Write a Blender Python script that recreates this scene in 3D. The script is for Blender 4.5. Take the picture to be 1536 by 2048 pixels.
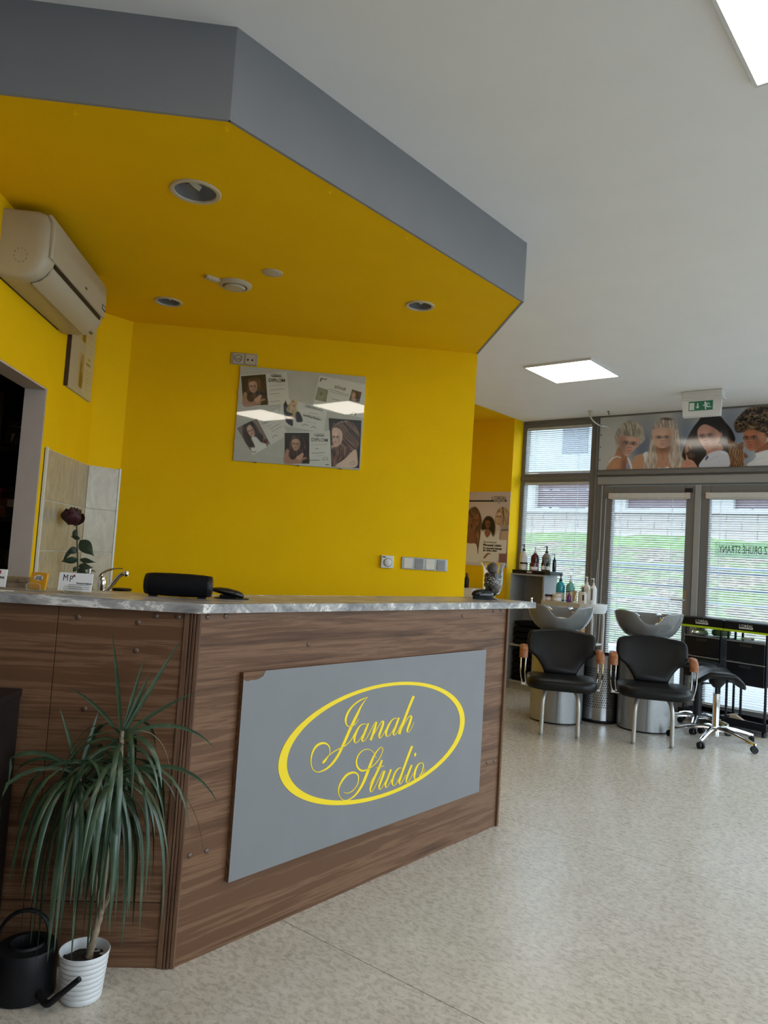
import bpy, math, random
import numpy as np
from mathutils import Vector, Matrix, noise as mnoise
from mathutils.geometry import delaunay_2d_cdt, tessellate_polygon

for o in list(bpy.data.objects):
    bpy.data.objects.remove(o)
SC = bpy.context.scene
COL = SC.collection
PI = math.pi
S2 = math.sqrt(0.5)
rnd = random.Random(7)

# ------------------------------------------------------------------ camera
CAM_H = 1.30
F_PX, PITCH, ROLL, YAW = 1516.373, 0.0630618, 0.0645661, 0.0964310
fw = Vector((math.sin(YAW)*math.cos(PITCH), math.cos(YAW)*math.cos(PITCH), math.sin(PITCH)))
r0 = Vector((math.cos(YAW), -math.sin(YAW), 0)); u0 = r0.cross(fw)
rt = r0*math.cos(ROLL) + u0*math.sin(ROLL)
up = -r0*math.sin(ROLL) + u0*math.cos(ROLL)
cam_d = bpy.data.cameras.new('camera')
cam_d.sensor_fit = 'VERTICAL'; cam_d.sensor_height = 32.0; cam_d.sensor_width = 24.0
cam_d.lens = F_PX*32.0/2048.0
cam_d.clip_start = 0.05; cam_d.clip_end = 200
cam = bpy.data.objects.new('camera', cam_d); COL.objects.link(cam)
m = Matrix((rt, up, -fw)).transposed().to_4x4(); m.translation = (0, 0, CAM_H)
cam.matrix_world = m
SC.camera = cam

# ------------------------------------------------------------------ world: bright overcast sky
SKY_STRENGTH = 5.9
LED_STRENGTH = 8.5
w = bpy.data.worlds.new('overcast'); SC.world = w; w.use_nodes = True
bg = w.node_tree.nodes['Background']
bg.inputs[0].default_value = (0.72, 0.86, 1.0, 1); bg.inputs[1].default_value = SKY_STRENGTH
SC.view_settings.view_transform = 'Standard'; SC.view_settings.look = 'None'
SC.view_settings.gamma = 1.0; SC.view_settings.use_curve_mapping = False
SC.view_settings.exposure = 0.0

# ------------------------------------------------------------------ helpers
def UV(u, v, z=0.0):
    """plan coordinates turned 45 degrees: u runs towards the glass wall, v along it"""
    return Vector(((u+v)*S2, (u-v)*S2, z))

class MB:
    def __init__(s): s.v = []; s.f = []
    def add(s, vs, fs):
        o = len(s.v); s.v += [tuple(p) for p in vs]; s.f += [tuple(i+o for i in f) for f in fs]; return s
    def box(s, x0, x1, y0, y1, z0, z1):
        vs = [(x, y, z) for z in (z0, z1) for y in (y0, y1) for x in (x0, x1)]
        return s.add(vs, [(0, 2, 3, 1), (4, 5, 7, 6), (0, 1, 5, 4), (2, 6, 7, 3), (0, 4, 6, 2), (1, 3, 7, 5)])
    def obox(s, c, ax, ay, az):
        """box from centre and three half-axis vectors"""
        c = Vector(c); ax = Vector(ax); ay = Vector(ay); az = Vector(az)
        vs = [c + ax*i + ay*j + az*k for k in (-1, 1) for j in (-1, 1) for i in (-1, 1)]
        return s.add(vs, [(0, 2, 3, 1), (4, 5, 7, 6), (0, 1, 5, 4), (2, 6, 7, 3), (0, 4, 6, 2), (1, 3, 7, 5)])
    def prism(s, poly, a, b, plane='xy'):
        n = len(poly)
        if plane == 'xy': p = lambda q, t: (q[0], q[1], t)
        elif plane == 'xz': p = lambda q, t: (q[0], t, q[1])
        else: p = lambda q, t: (t, q[0], q[1])
        vs = [p(q, a) for q in poly] + [p(q, b) for q in poly]
        tris = tessellate_polygon([[Vector((q[0], q[1], 0)) for q in poly]])
        fs = [tuple(t) for t in tris] + [tuple(i+n for i in reversed(t)) for t in tris]
        fs += [(i, (i+1) % n, (i+1) % n + n, i+n) for i in range(n)]
        return s.add(vs, fs)
    def rings(s, rings, cap0=True, cap1=True, closed=True):
        n = len(rings[0]); vs = [p for r in rings for p in r]; fs = []
        for i in range(len(rings)-1):
            for j in range(n if closed else n-1):
                a = i*n+j; b = i*n+(j+1) % n; fs.append((a, b, b+n, a+n))
        if cap0: fs.append(tuple(reversed(range(n))))
        if cap1: fs.append(tuple(range((len(rings)-1)*n, len(rings)*n)))
        return s.add(vs, fs)
    def lathe(s, prof, n=24, c=(0, 0, 0), cap0=True, cap1=True, sx=1.0, sy=1.0):
        R = [[(c[0]+r*sx*math.cos(2*PI*k/n), c[1]+r*sy*math.sin(2*PI*k/n), c[2]+z) for k in range(n)] for r, z in prof]
        return s.rings(R, cap0, cap1)
    def tube(s, path, r, n=8, caps=True, flat=1.0):
        P = [Vector(p) for p in path]; k = len(P)
        rr = r if isinstance(r, (list, tuple)) else [r]*k
        t0 = (P[1]-P[0]).normalized()
        ref = Vector((0, 0, 1)) if abs(t0.z) < 0.9 else Vector((1, 0, 0))
        nx = t0.cross(ref).normalized(); R = []
        for i in range(k):
            t = (P[min(i+1, k-1)]-P[max(i-1, 0)]).normalized()
            nx = (nx - t*nx.dot(t)).normalized(); ny = t.cross(nx)
            R.append([P[i] + (nx*math.cos(2*PI*j/n) + ny*math.sin(2*PI*j/n)*flat)*rr[i] for j in range(n)])
        return s.rings(R, caps, caps)
    def cyl(s, a, b, r0, r1=None, n=16):
        return s.tube([a, b], [r0, r0 if r1 is None else r1], n)
    def ball(s, c, r, n=12, m=8, sc=(1, 1, 1)):
        prof = []
        R = [[(c[0]+r*sc[0]*math.sin(PI*i/m)*math.cos(2*PI*j/n), c[1]+r*sc[1]*math.sin(PI*i/m)*math.sin(2*PI*j/n), c[2]-r*sc[2]*math.cos(PI*i/m)) for j in range(n)] for i in range(1, m)]
        return s.rings(R)
    def mesh(s, name='m', smooth=False):
        me = bpy.data.meshes.new(name); me.from_pydata(s.v, [], s.f); me.validate(); me.update()
        if smooth:
            me.polygons.foreach_set('use_smooth', [True]*len(me.polygons))
            me.set_sharp_from_angle(angle=math.radians(smooth if smooth is not True else 40))
        return me
    def build(s, name, mat=None, parent=None, smooth=False, bev=0, loc=None, rot=None, seg=2, **tags):
        me = s.mesh(name, smooth)
        return link(name, me, mat, parent, bev, loc, rot, seg, **tags)

def link(name, me, mat=None, parent=None, bev=0, loc=None, rot=None, seg=2, **tags):
    o = bpy.data.objects.new(name, me); COL.objects.link(o)
    if mat is not None and len(me.materials) == 0: me.materials.append(mat)
    if parent is not None: o.parent = parent
    if loc is not None: o.location = loc
    if rot is not None: o.rotation_euler = rot
    if bev:
        b = o.modifiers.new('edge', 'BEVEL'); b.width = bev; b.segments = seg; b.limit_method = 'ANGLE'; b.angle_limit = 0.6
    for k, val in tags.items(): o[{'cat': 'category'}.get(k, k)] = val
    return o

def thing(name, label, cat, loc=(0, 0, 0), rz=0.0, group=None):
    o = bpy.data.objects.new(name, None); COL.objects.link(o); o.empty_display_size = 0.05
    o.location = loc; o.rotation_euler = (0, 0, rz); o['label'] = label; o['category'] = cat
    if group: o['group'] = group
    return o

def dup(root, loc, rz, label, group=None):
    r = root.copy(); COL.objects.link(r); r.location = loc; r.rotation_euler = (0, 0, rz); r['label'] = label
    if group: r['group'] = group
    for ch in root.children:
        c = ch.copy(); COL.objects.link(c); c.parent = r
        for g in ch.children:
            d = g.copy(); COL.objects.link(d); d.parent = c
    return r

def spline(pts, k=5):
    P = [Vector(p) for p in pts]; P = [2*P[0]-P[1]] + P + [2*P[-1]-P[-2]]; out = []
    for i in range(1, len(P)-2):
        a, b, c, d = P[i-1], P[i], P[i+1], P[i+2]
        for j in range(k):
            t = j/k
            out.append(0.5*((2*b) + (c-a)*t + (2*a-5*b+4*c-d)*t*t + (3*b-a-3*c+d)*t**3))
    out.append(P[-2]); return out

def rrect(w, d, r, n=5):
    """rounded rectangle outline, half sizes w d"""
    out = []
    for cx, cy, a0 in ((w-r, d-r, 0), (-w+r, d-r, PI/2), (-w+r, -d+r, PI), (w-r, -d+r, 1.5*PI)):
        for k in range(n+1):
            a = a0 + PI/2*k/n; out.append((cx+r*math.cos(a), cy+r*math.sin(a)))
    return out

# ------------------------------------------------------------------ materials
def srgb(r, g, b):
    f = lambda c: (c/255)/12.92 if c/255 <= 0.04045 else (((c/255)+0.055)/1.055)**2.4
    return (f(r), f(g), f(b), 1.0)

class NT:
    def __init__(s, name):
        s.m = bpy.data.materials.new(name); s.m.use_nodes = True; s.n = s.m.node_tree.nodes; s.l = s.m.node_tree.links
        s.b = s.n['Principled BSDF']; s.out = s.n['Material Output']
    def new(s, t, **kw):
        x = s.n.new(t)
        for k, val in kw.items():
            if k in x.inputs: x.inputs[k].default_value = val
            else: setattr(x, k, val)
        return x
    def link(s, a, b): s.l.new(a, b)
    def coord(s, scale=(1, 1, 1), kind='Object', rot=(0, 0, 0)):
        c = s.new('ShaderNodeTexCoord'); mp = s.new('ShaderNodeMapping')
        mp.inputs['Scale'].default_value = scale; mp.inputs['Rotation'].default_value = rot
        s.link(c.outputs[kind], mp.inputs[0]); return mp.outputs[0]
    def noise(s, vec, scale, detail=4, rough=0.55, dist=0.0):
        x = s.new('ShaderNodeTexNoise'); x.inputs['Scale'].default_value = scale; x.inputs['Detail'].default_value = detail
        x.inputs['Roughness'].default_value = rough; x.inputs['Distortion'].default_value = dist
        s.link(vec, x.inputs['Vector']); return x.outputs['Fac']
    def ramp(s, fac, stops):
        x = s.new('ShaderNodeValToRGB'); e = x.color_ramp.elements
        while len(e) < len(stops): e.new(0.5)
        for el, (p, c) in zip(e, stops): el.position = p; el.color = c
        s.link(fac, x.inputs[0]); return x.outputs[0]
    def bump(s, h, strength=0.2, dist=0.01):
        x = s.new('ShaderNodeBump'); x.inputs['Strength'].default_value = strength; x.inputs['Distance'].default_value = dist
        s.link(h, x.inputs['Height']); s.link(x.outputs[0], s.b.inputs['Normal'])
    def set(s, **kw):
        for k, val in kw.items(): s.b.inputs[k.replace('_', ' ')].default_value = val
        return s

def plain(name, col, rough=0.5, metal=0.0, var=0.06, scale=14.0, bump=0.0, **kw):
    """painted / plastic / metal surface with slight procedural mottling"""
    t = NT(name); v = t.coord()
    f = t.noise(v, scale, 3)
    lo = tuple(c*(1-var) for c in col[:3]) + (1,); hi = tuple(min(1, c*(1+var)) for c in col[:3]) + (1,)
    t.link(t.ramp(f, [(0.3, lo), (0.7, hi)]), t.b.inputs['Base Color'])
    t.set(Roughness=rough, Metallic=metal, **kw)
    if bump: t.bump(t.noise(v, scale*6, 2), bump, 0.004)
    return t.m

def glass_thin(name, tint=(0.97, 0.985, 0.98, 1), refl=1.0):
    t = NT(name); t.n.remove(t.b)
    tr = t.new('ShaderNodeBsdfTransparent'); tr.inputs[0].default_value = tint
    gl = t.new('ShaderNodeBsdfGlossy'); gl.inputs['Roughness'].default_value = 0.02; gl.inputs[0].default_value = (refl, refl, refl, 1)
    fr = t.new('ShaderNodeFresnel'); ge = t.new('ShaderNodeNewGeometry')      # same reflectance from both sides of the thin pane
    io = t.new('ShaderNodeMapRange'); io.inputs[3].default_value = 1.5; io.inputs[4].default_value = 1/1.5
    t.link(ge.outputs['Backfacing'], io.inputs[0]); t.link(io.outputs[0], fr.inputs[0])
    mx = t.new('ShaderNodeMixShader'); t.link(fr.outputs[0], mx.inputs[0]); t.link(tr.outputs[0], mx.inputs[1]); t.link(gl.outputs[0], mx.inputs[2])
    t.link(mx.outputs[0], t.out.inputs[0]); return t.m

def emit(name, col, strength):
    t = NT(name); t.set(Base_Color=(0.8, 0.8, 0.8, 1), Roughness=0.4)
    t.b.inputs['Emission Color'].default_value = col; t.b.inputs['Emission Strength'].default_value = strength
    return t.m

def mat_wood(name, dark, mid, light, axis='x', scale=1.0, rough=0.42):
    t = NT(name)
    st = {'x': (0.30, 8, 8), 'z': (8, 8, 0.30)}[axis]
    v = t.coord(tuple(k*scale for k in st))
    warp = t.noise(t.coord(tuple(k*scale*0.35 for k in st)), 2.2, 3)
    f1 = t.noise(v, 3.2, 8, 0.62, 0.8)
    f2 = t.noise(t.coord(tuple(k*scale*5 for k in st)), 3.0, 6, 0.7)
    mx = t.new('ShaderNodeMath', operation='MULTIPLY_ADD'); t.link(f2, mx.inputs[0]); mx.inputs[1].default_value = 0.35; t.link(f1, mx.inputs[2])
    mx2 = t.new('ShaderNodeMath', operation='MULTIPLY_ADD'); t.link(warp, mx2.inputs[0]); mx2.inputs[1].default_value = 0.5; t.link(mx.outputs[0], mx2.inputs[2])
    c = t.ramp(mx2.outputs[0], [(0.62, dark), (0.83, mid), (0.93, light), (1.0, mid)])
    t.link(c, t.b.inputs['Base Color']); t.set(Roughness=rough, Specular_IOR_Level=0.22)
    t.bump(mx.outputs[0], 0.06, 0.003); return t.m

M = {}
M['ceiling'] = plain('ceiling_paint', (0.86, 0.85, 0.835), 0.85, var=0.015, scale=3, bump=0.02)
M['yellow'] = plain('yellow_paint', (0.86, 0.515, 0.0), 0.8, var=0.02, scale=4, bump=0.03, Specular_IOR_Level=0.15)
M['grey_paint'] = plain('grey_paint', (0.235, 0.235, 0.25), 0.7, var=0.02, scale=5)
M['reveal'] = plain('reveal_plaster', (0.58, 0.47, 0.39), 0.8, var=0.03)
M['wall_white'] = plain('white_wall', (0.62, 0.61, 0.60), 0.8, var=0.02)
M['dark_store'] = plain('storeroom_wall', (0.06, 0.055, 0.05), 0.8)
M['frame'] = plain('grey_window_profile', (0.150, 0.142, 0.132), 0.45, var=0.03)
M['frame_light'] = plain('grey_window_edge', (0.29, 0.28, 0.265), 0.45, var=0.03)
M['black'] = plain('black_plastic', (0.007, 0.007, 0.008), 0.45, var=0.15, Specular_IOR_Level=0.3)
M['black_gloss'] = plain('glossy_black', (0.010, 0.010, 0.012), 0.12, var=0.1)
M['white'] = plain('white_plastic', (0.68, 0.67, 0.64), 0.4, var=0.02)
M['cream'] = plain('cream_plastic', (0.50, 0.44, 0.33), 0.42, var=0.03)
M['chrome'] = plain('chrome', (0.78, 0.78, 0.78), 0.10, 1.0, var=0.03)
M['steel'] = plain('brushed_steel', (0.55, 0.55, 0.54), 0.3, 1.0, var=0.05)
M['silver'] = plain('silver_paint', (0.42, 0.41, 0.40), 0.38, 0.35, var=0.04)
M['glass'] = glass_thin('window_glass')
M['walnut'] = mat_wood('walnut_laminate', (0.036, 0.016, 0.008, 1), (0.115, 0.055, 0.028, 1), (0.185, 0.098, 0.054, 1), 'x')
M['walnut_v'] = mat_wood('walnut_laminate_upright', (0.035, 0.016, 0.009, 1), (0.10, 0.048, 0.026, 1), (0.16, 0.085, 0.050, 1), 'z', 1.6)

def mat_floor():
    t = NT('vinyl_floor'); v = t.coord((1, 1, 1))
    f1 = t.noise(t.coord((1, 1.6, 1), rot=(0, 0, 0.5)), 36, 9, 0.74, 0.5)
    f2 = t.noise(v, 7, 4, 0.6)
    f3 = t.noise(t.coord((1.5, 1, 1), rot=(0, 0, -0.4)), 110, 5, 0.7, 0.4)
    a = t.new('ShaderNodeMath', operation='MULTIPLY_ADD'); t.link(f2, a.inputs[0]); a.inputs[1].default_value = 0.22; t.link(f1, a.inputs[2])
    b = t.new('ShaderNodeMath', operation='MULTIPLY_ADD'); t.link(f3, b.inputs[0]); b.inputs[1].default_value = 0.30; t.link(a.outputs[0], b.inputs[2])
    c = t.ramp(b.outputs[0], [(0.52, srgb(157, 147, 133)), (0.70, srgb(179, 170, 156)), (0.84, srgb(198, 190, 177)), (1.0, srgb(220, 213, 201))])
    t.link(c, t.b.inputs['Base Color'])
    r = t.ramp(f1, [(0.3, (0.24, 0.24, 0.24, 1)), (0.7, (0.32, 0.32, 0.32, 1))]); t.link(r, t.b.inputs['Roughness'])
    t.bump(b.outputs[0], 0.10, 0.002); t.set(Specular_IOR_Level=0.8); return t.m
M['floor'] = mat_floor()

def mat_marble():
    t = NT('marble_laminate')
    v = t.coord((2.2, 7, 7), rot=(0.3, 0.7, 0.5))
    f = t.noise(v, 2.6, 8, 0.64, 0.8); f2 = t.noise(t.coord((3, 9, 9), rot=(0.3, 0.9, 0.5)), 5, 6, 0.7, 0.5)
    a = t.new('ShaderNodeMath', operation='MULTIPLY_ADD'); t.link(f2, a.inputs[0]); a.inputs[1].default_value = 0.35; t.link(f, a.inputs[2])
    c = t.ramp(a.outputs[0], [(0.48, srgb(104, 101, 103)), (0.62, srgb(140, 136, 135)), (0.74, srgb(166, 161, 157)), (0.80, srgb(226, 221, 215)), (0.85, srgb(150, 144, 140))])
    t.link(c, t.b.inputs['Base Color']); t.set(Roughness=0.28); return t.m
M['marble'] = mat_marble()

def mat_tile():
    t = NT('cream_wall_tile'); f = t.noise(t.coord((3, 3, 1.2)), 5, 6, 0.6, 1.5)
    t.link(t.ramp(f, [(0.35, srgb(166, 152, 126)), (0.6, srgb(184, 171, 145)), (0.8, srgb(196, 185, 162))]), t.b.inputs['Base Color'])
    t.set(Roughness=0.22); return t.m
M['tile'] = mat_tile()
M['grout'] = plain('grout', (0.62, 0.57, 0.46), 0.8)
# ================================================================== THE SETTING
H = 3.0          # ceiling height
SZ = 2.688       # underside of the dropped soffit
UW = 7.733       # glass wall, u
VP = -4.336      # short wall beside the glass wall, v
UPO = 7.499      # wall that carries the poster, u
YB = 4.822       # yellow wall behind the reception, y
XL = -1.345      # yellow wall with the storeroom door, x
VR = 2.4         # shopfront on the right, v
UB = -3.2        # wall behind the camera, u
ROT_W = -PI/4    # local (v, u, z)
ROT_C = PI/4     # local (u, -v, z)
ST = dict(kind='structure')

# ---- floor: strips of sheet vinyl with welded seams
fl = MB().box(-6.2, VR+0.1, -5.2, UW+0.12, -0.10, -0.006).build('floor', plain('seam', (0.10, 0.09, 0.08), 0.7), None, rot=(0, 0, ROT_W), **ST)
seams = [-5.2, -2.865, -1.25, 0.365, 1.98, 3.595, 5.21, 6.825, UW+0.12]
for a, b in zip(seams[:-1], seams[1:]):
    MB().box(-6.2, VR+0.1, a+0.0015, b-0.0015, -0.006, 0).build('vinyl_sheet', M['floor'], fl)

# ---- ceiling
MB().box(-6.2, VR+0.1, -5.2, UW+0.12, H, H+0.12).build('ceiling', M['ceiling'], None, rot=(0, 0, ROT_W), **ST)
MB().box(-6.2, VP, 2.0, UPO, H-0.004, H-0.001).build('trim_1', M['yellow'], None, rot=(0, 0, ROT_W), **ST)

# ---- walls round the room
t = MB().prism([(-1.19, YB), (1.015, YB), (1.015, YB+0.13), (-1.25, YB+0.13)], 0, H)
t.build('wall_back', M['yellow'], None, **ST)
MB().prism([(XL, 4.665), (-1.19, YB), (-1.19, YB+0.13), (-1.48, YB+0.13), (-1.48, 4.665)], 0, H).build('wall_corner', M['yellow'], None, **ST)
t = MB().box(XL-0.105, XL, 2.47, 3.10, 0, H).box(XL-0.105, XL, 3.887, 4.665, 0, H).box(XL-0.105, XL, 3.10, 3.887, 2.041, H)
t.build('wall_left', M['yellow'], None, **ST)
# plastered lining of the storeroom doorway
t = MB().box(XL-0.105, XL-0.002, 3.879, 3.887, 0, 2.041).box(XL-0.105, XL-0.002, 3.10, 3.108, 0, 2.041).box(XL-0.105, XL-0.002, 3.108, 3.879, 2.033, 2.041)
t.build('trim_2', M['reveal'], None, **ST)
MB().box(-2.42, XL-0.105, 2.38, 2.47, 0, H).build('wall_left_return', M['wall_white'], None, **ST)
MB().box(-2.52, -2.42, -2.3, 2.47, 0, H).build('wall_left_front', M['grey_paint'], None, **ST)
# storeroom shell
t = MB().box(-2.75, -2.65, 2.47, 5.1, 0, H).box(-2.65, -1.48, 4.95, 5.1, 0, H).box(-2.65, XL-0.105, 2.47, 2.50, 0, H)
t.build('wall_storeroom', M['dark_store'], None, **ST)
# wall behind the camera, poster wall, short wall, niche wall (local v,u)
MB().box(-0.35, VR, UB-0.12, UB, 0, H).build('wall_behind_camera', M['grey_paint'], None, rot=(0, 0, ROT_W), **ST)
MB().box(-6.0, VP, UPO, UW+0.1, 0, H).build('wall_poster', M['yellow'], None, rot=(0, 0, ROT_W), **ST)
MB().box(-5.55, -5.43, 3.2, UPO, 0, H).build('wall_niche', M['yellow'], None, rot=(0, 0, ROT_W), **ST)

MB().box(-1.60, -1.48, 5.10, 6.35, 0, H).build('wall_niche_side', M['yellow'], None, **ST)

# ---- dropped soffit over the reception: grey fascia, yellow underside with holes for the downlights
DL = [(-0.535, 2.949, 0.088), (-0.8885, 4.348, 0.070), (0.511, 4.005, 0.070)]
outline = [(XL, 2.4145), (-0.348, 2.4145), (1.026, 3.789), (1.018, YB), (-1.19, YB), (XL, 4.665)]
vs = [Vector(p) for p in outline]; es = [(i, (i+1) % 6) for i in range(6)]
for x, y, r in DL:
    o = len(vs); vs += [Vector((x+r*math.cos(2*PI*k/28), y+r*math.sin(2*PI*k/28))) for k in range(28)]
    es += [(o+k, o+(k+1) % 28) for k in range(28)]
cv, ce, cf, _, _, _ = delaunay_2d_cdt(vs, es, [], 1, 1e-6)
def in_hole(f):
    c = sum((cv[i] for i in f), Vector((0, 0)))/len(f)
    return any((c-Vector((x, y))).length < r*0.99 for x, y, r in DL)
cf = [f for f in cf if not in_hole(f)]
t = MB(); t.add([(p.x, p.y, SZ) for p in cv], [tuple(reversed(f)) for f in cf])
t.build('ceiling_soffit', M['yellow'], None, **ST)
t = MB()
for i, n in ((0, 1), (1, 2), (2, 3)):
    (ax, ay), (bx, by) = outline[i], outline[n]
    d = Vector((bx-ax, by-ay)).normalized(); nn = Vector((-d.y, d.x))*0.0125
    t.prism([(ax, ay), (bx, by), (bx+nn.x, by+nn.y), (ax+nn.x, ay+nn.y)], SZ-0.003, H)
t.build('trim_3', M['grey_paint'], None, **ST)

# ---- tiles beside the storeroom door: left wall and the slanted corner
TZ = [1.752, 1.4925, 1.236, 0.98, 0.90]
til = MB().box(XL, XL+0.004, 3.925, 4.660, 0.90, 1.752).build('wall_tiling', M['grout'], None, **ST)
p = Vector((XL, 4.665)); d = Vector((S2, S2)); n = Vector((S2, -S2))
MB().prism([tuple(p+d*0.002+n*0.0002), tuple(p+d*0.216+n*0.0002), tuple(p+d*0.216+n*0.004), tuple(p+d*0.002+n*0.004)], 0.90, 1.752).build('backing', M['grout'], til)
for k in range(3):
    z1, z0 = TZ[k], TZ[k+1]
    for a, b in ((3.950, 4.156), (4.156, 4.376), (4.376, 4.597), (4.597, 4.662)):
        MB().box(XL+0.004, XL+0.010, a+0.003, b-0.003, z0+0.003, z1-0.003).build('tile', M['tile'], til, bev=0.0015)
    p = Vector((XL, 4.665)); d = Vector((S2, S2)); n = Vector((S2, -S2))
    q0 = p + d*0.006; q1 = p + d*0.207
    MB().prism([tuple(q0+n*0.001), tuple(q1+n*0.001), tuple(q1+n*0.010), tuple(q0+n*0.010)], z0+0.003, z1-0.003).build('tile', M['tile'], til, bev=0.0015)
MB().box(XL, XL+0.014, 3.925, 3.947, 0.90, 1.756).build('edge_profile', M['white'], til)
q0 = p + d*0.207; q1 = p + d*0.219
MB().prism([tuple(q0+n*0.001), tuple(q1+n*0.001), tuple(q1+n*0.014), tuple(q0+n*0.014)], 0.90, 1.756).build('edge_profile', M['white'], til)

# ---- glass wall (local x = v, y = u, z)
def W(t, name, mat, parent=None, **kw):
    if parent is None: kw['rot'] = (0, 0, ROT_W)
    return t.build(name, mat, parent, **kw)

def blind(parent, x0, x1, z0, z1, y, tilt, stack=True):
    """venetian blind: head rail, slats, ladder cords, bottom rail"""
    pitch = 0.0225; n = int((z1-z0-0.03)/pitch); t = MB(); hw = 0.0115
    for k in range(n):
        z = z1-0.02-k*pitch
        dz = math.sin(tilt)*hw; dy = math.cos(tilt)*hw
        t.add([(x0, y-dy, z+dz), (x1, y-dy, z+dz), (x1, y, z+0.0018), (x0, y, z+0.0018), (x1, y+dy, z-dz), (x0, y+dy, z-dz)], [(0, 1, 2, 3), (3, 2, 4, 5)])
    t.build('slats', M['slat'], parent, smooth=60, kind='stuff')
    MB().box(x0-0.005, x1+0.005, y-0.013, y+0.013, z1-0.018, z1+0.005).build('head_rail', M['slat_rail'], parent)
    MB().box(x0, x1, y-0.012, y+0.012, z0+0.004, z0+0.016).build('bottom_rail', M['slat_rail'], parent)
    t = MB()
    for fx in (0.14, 0.83):
        xx = x0+(x1-x0)*fx
        for yy in (y-0.013, y+0.013): t.box(xx-0.0012, xx+0.0012, yy-0.0006, yy+0.0006, z0, z1)
    t.build('ladder_cords', M['cord'], parent)

M['slat'] = plain('blind_slat', (0.78, 0.84, 0.90), 0.35, var=0.02)
M['slat_rail'] = plain('blind_rail', (0.55, 0.53, 0.49), 0.4)
M['cord'] = plain('blind_cord', (0.72, 0.78, 0.82), 0.6)

# left light: transom over a tall fixed pane
t = MB()
t.box(VP, -4.285, UW-0.03, UW+0.06, 0, H)                    # jamb on the yellow wall
t.box(-3.495, -3.335, UW-0.03, UW+0.06, 0, H)                # mullion to the door
t.box(-4.285, -3.495, UW-0.03, UW+0.06, 2.925, H)            # head
t.box(-4.285, -3.495, UW-0.03, UW+0.06, 2.292, 2.388)        # transom bar
t.box(-4.285, -3.495, UW-0.03, UW+0.06, 0, 0.13)
win1 = W(t, 'window_1', M['frame'], bev=0.004, **ST)
t = MB().box(VP+0.002, -3.49, UW-0.042, UW-0.03, 2.315, 2.352).box(-3.428, -3.41, UW-0.055, UW-0.03, 0, 2.99).box(VP+0.02, -3.50, UW-0.036, UW-0.03, 2.930, 2.962)
t.build('cover_strip', M['frame'], win1, bev=0.003)
MB().box(-4.285, -3.495, UW+0.018, UW+0.024, 2.388, 2.925).build('pane', M['glass'], win1)
MB().box(-4.285, -3.495, UW+0.018, UW+0.024, 0.13, 2.292).build('pane', M['glass'], win1)
blind(win1, -4.275, -3.505, 2.395, 2.915, UW-0.012, -0.62)
blind(win1, -4.275, -3.505, 0.14, 2.284, UW-0.012, -0.30)

# double door under the banner
t = MB()
t.box(-3.335, -1.365, UW-0.03, UW+0.06, 2.245, H)            # panel and head over the door
t.box(-1.365, -1.205, UW-0.03, UW+0.06, 0, H)
t.box(-3.335, -1.365, UW-0.03, UW+0.06, 0, 0.02)
dfr = W(t, 'door_frame', M['frame'], bev=0.004, **ST)
MB().box(-3.40, -1.31, UW-0.075, UW-0.03, 2.352, 2.392).build('ledge', M['frame'], dfr, bev=0.004)
MB().box(-3.40, -1.31, UW-0.04, UW-0.03, 2.255, 2.335).build('head_board', M['frame_light'], dfr, bev=0.003)
MB().box(-3.349, -3.335, UW-0.045, UW-0.02, 0.02, 2.247).build('jamb_edge', M['frame_light'], dfr, bev=0.003)
def leaf(name, x0, x1, hx):
    t = MB()
    g0, g1 = x0+0.108, x1-0.083
    if hx < 0: g0, g1 = x0+0.083, x1-0.108
    t.box(x0, g0, UW-0.028, UW+0.04, 0.022, 2.236).box(g1, x1, UW-0.028, UW+0.04, 0.022, 2.236)
    t.box(g0, g1, UW-0.028, UW+0.04, 2.118, 2.236).box(g0, g1, UW-0.028, UW+0.04, 0.022, 0.124)
    d = W(t, name, M['frame'], bev=0.005, **ST)
    MB().box(g0, g1, UW+0.012, UW+0.018, 0.124, 2.118).build('pane', M['glass'], d)
    blind(d, g0-0.004, g1+0.006, 0.128, 2.112, UW-0.012-0.028, -0.30)
    MB().box(g0-0.03, g1+0.035, UW-0.062, UW-0.028, 2.108, 2.158).build('blind_cassette', M['slat_rail'], d, bev=0.003)
    for xx in (g0-0.034, g1+0.004): MB().box(xx, xx+0.035, UW-0.066, UW-0.028, 2.100, 2.160).build('cassette_cap', M['reveal'], d, bev=0.003)
    return d, g0, g1
d1, ga, gb = leaf('door_1', -3.333, -2.382, 1)
d2, gc, gd = leaf('door_2', -2.320, -1.369, -1)
MB().box(-2.382, -2.320, UW-0.040, UW+0.03, 0.022, 2.236).build('meeting_strip', M['frame_light'], d2, bev=0.006)
# handle on the left leaf
hp = MB().prism([(-2.4415+x, 1.066+z) for x, z in rrect(0.0165, 0.130, 0.016)], UW-0.036, UW-0.028, 'xz').build('handle_plate', M['steel'], d1, bev=0.002)
MB().tube([(-2.4415, UW-0.03, 1.095), (-2.4415, UW-0.075, 1.095), (-2.455, UW-0.082, 1.095), (-2.56, UW-0.082, 1.095)], 0.0095, 10).build('handle', M['steel'], hp, smooth=True)
MB().cyl((-2.4415, UW-0.040, 1.003), (-2.4415, UW-0.030, 1.003), 0.009).build('lock_cylinder', M['chrome'], hp, smooth=True)
MB().box(-2.475, -2.405, UW-0.052, UW-0.028, 2.165, 2.205).build('door_catch', M['black'], d1, bev=0.004)

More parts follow.
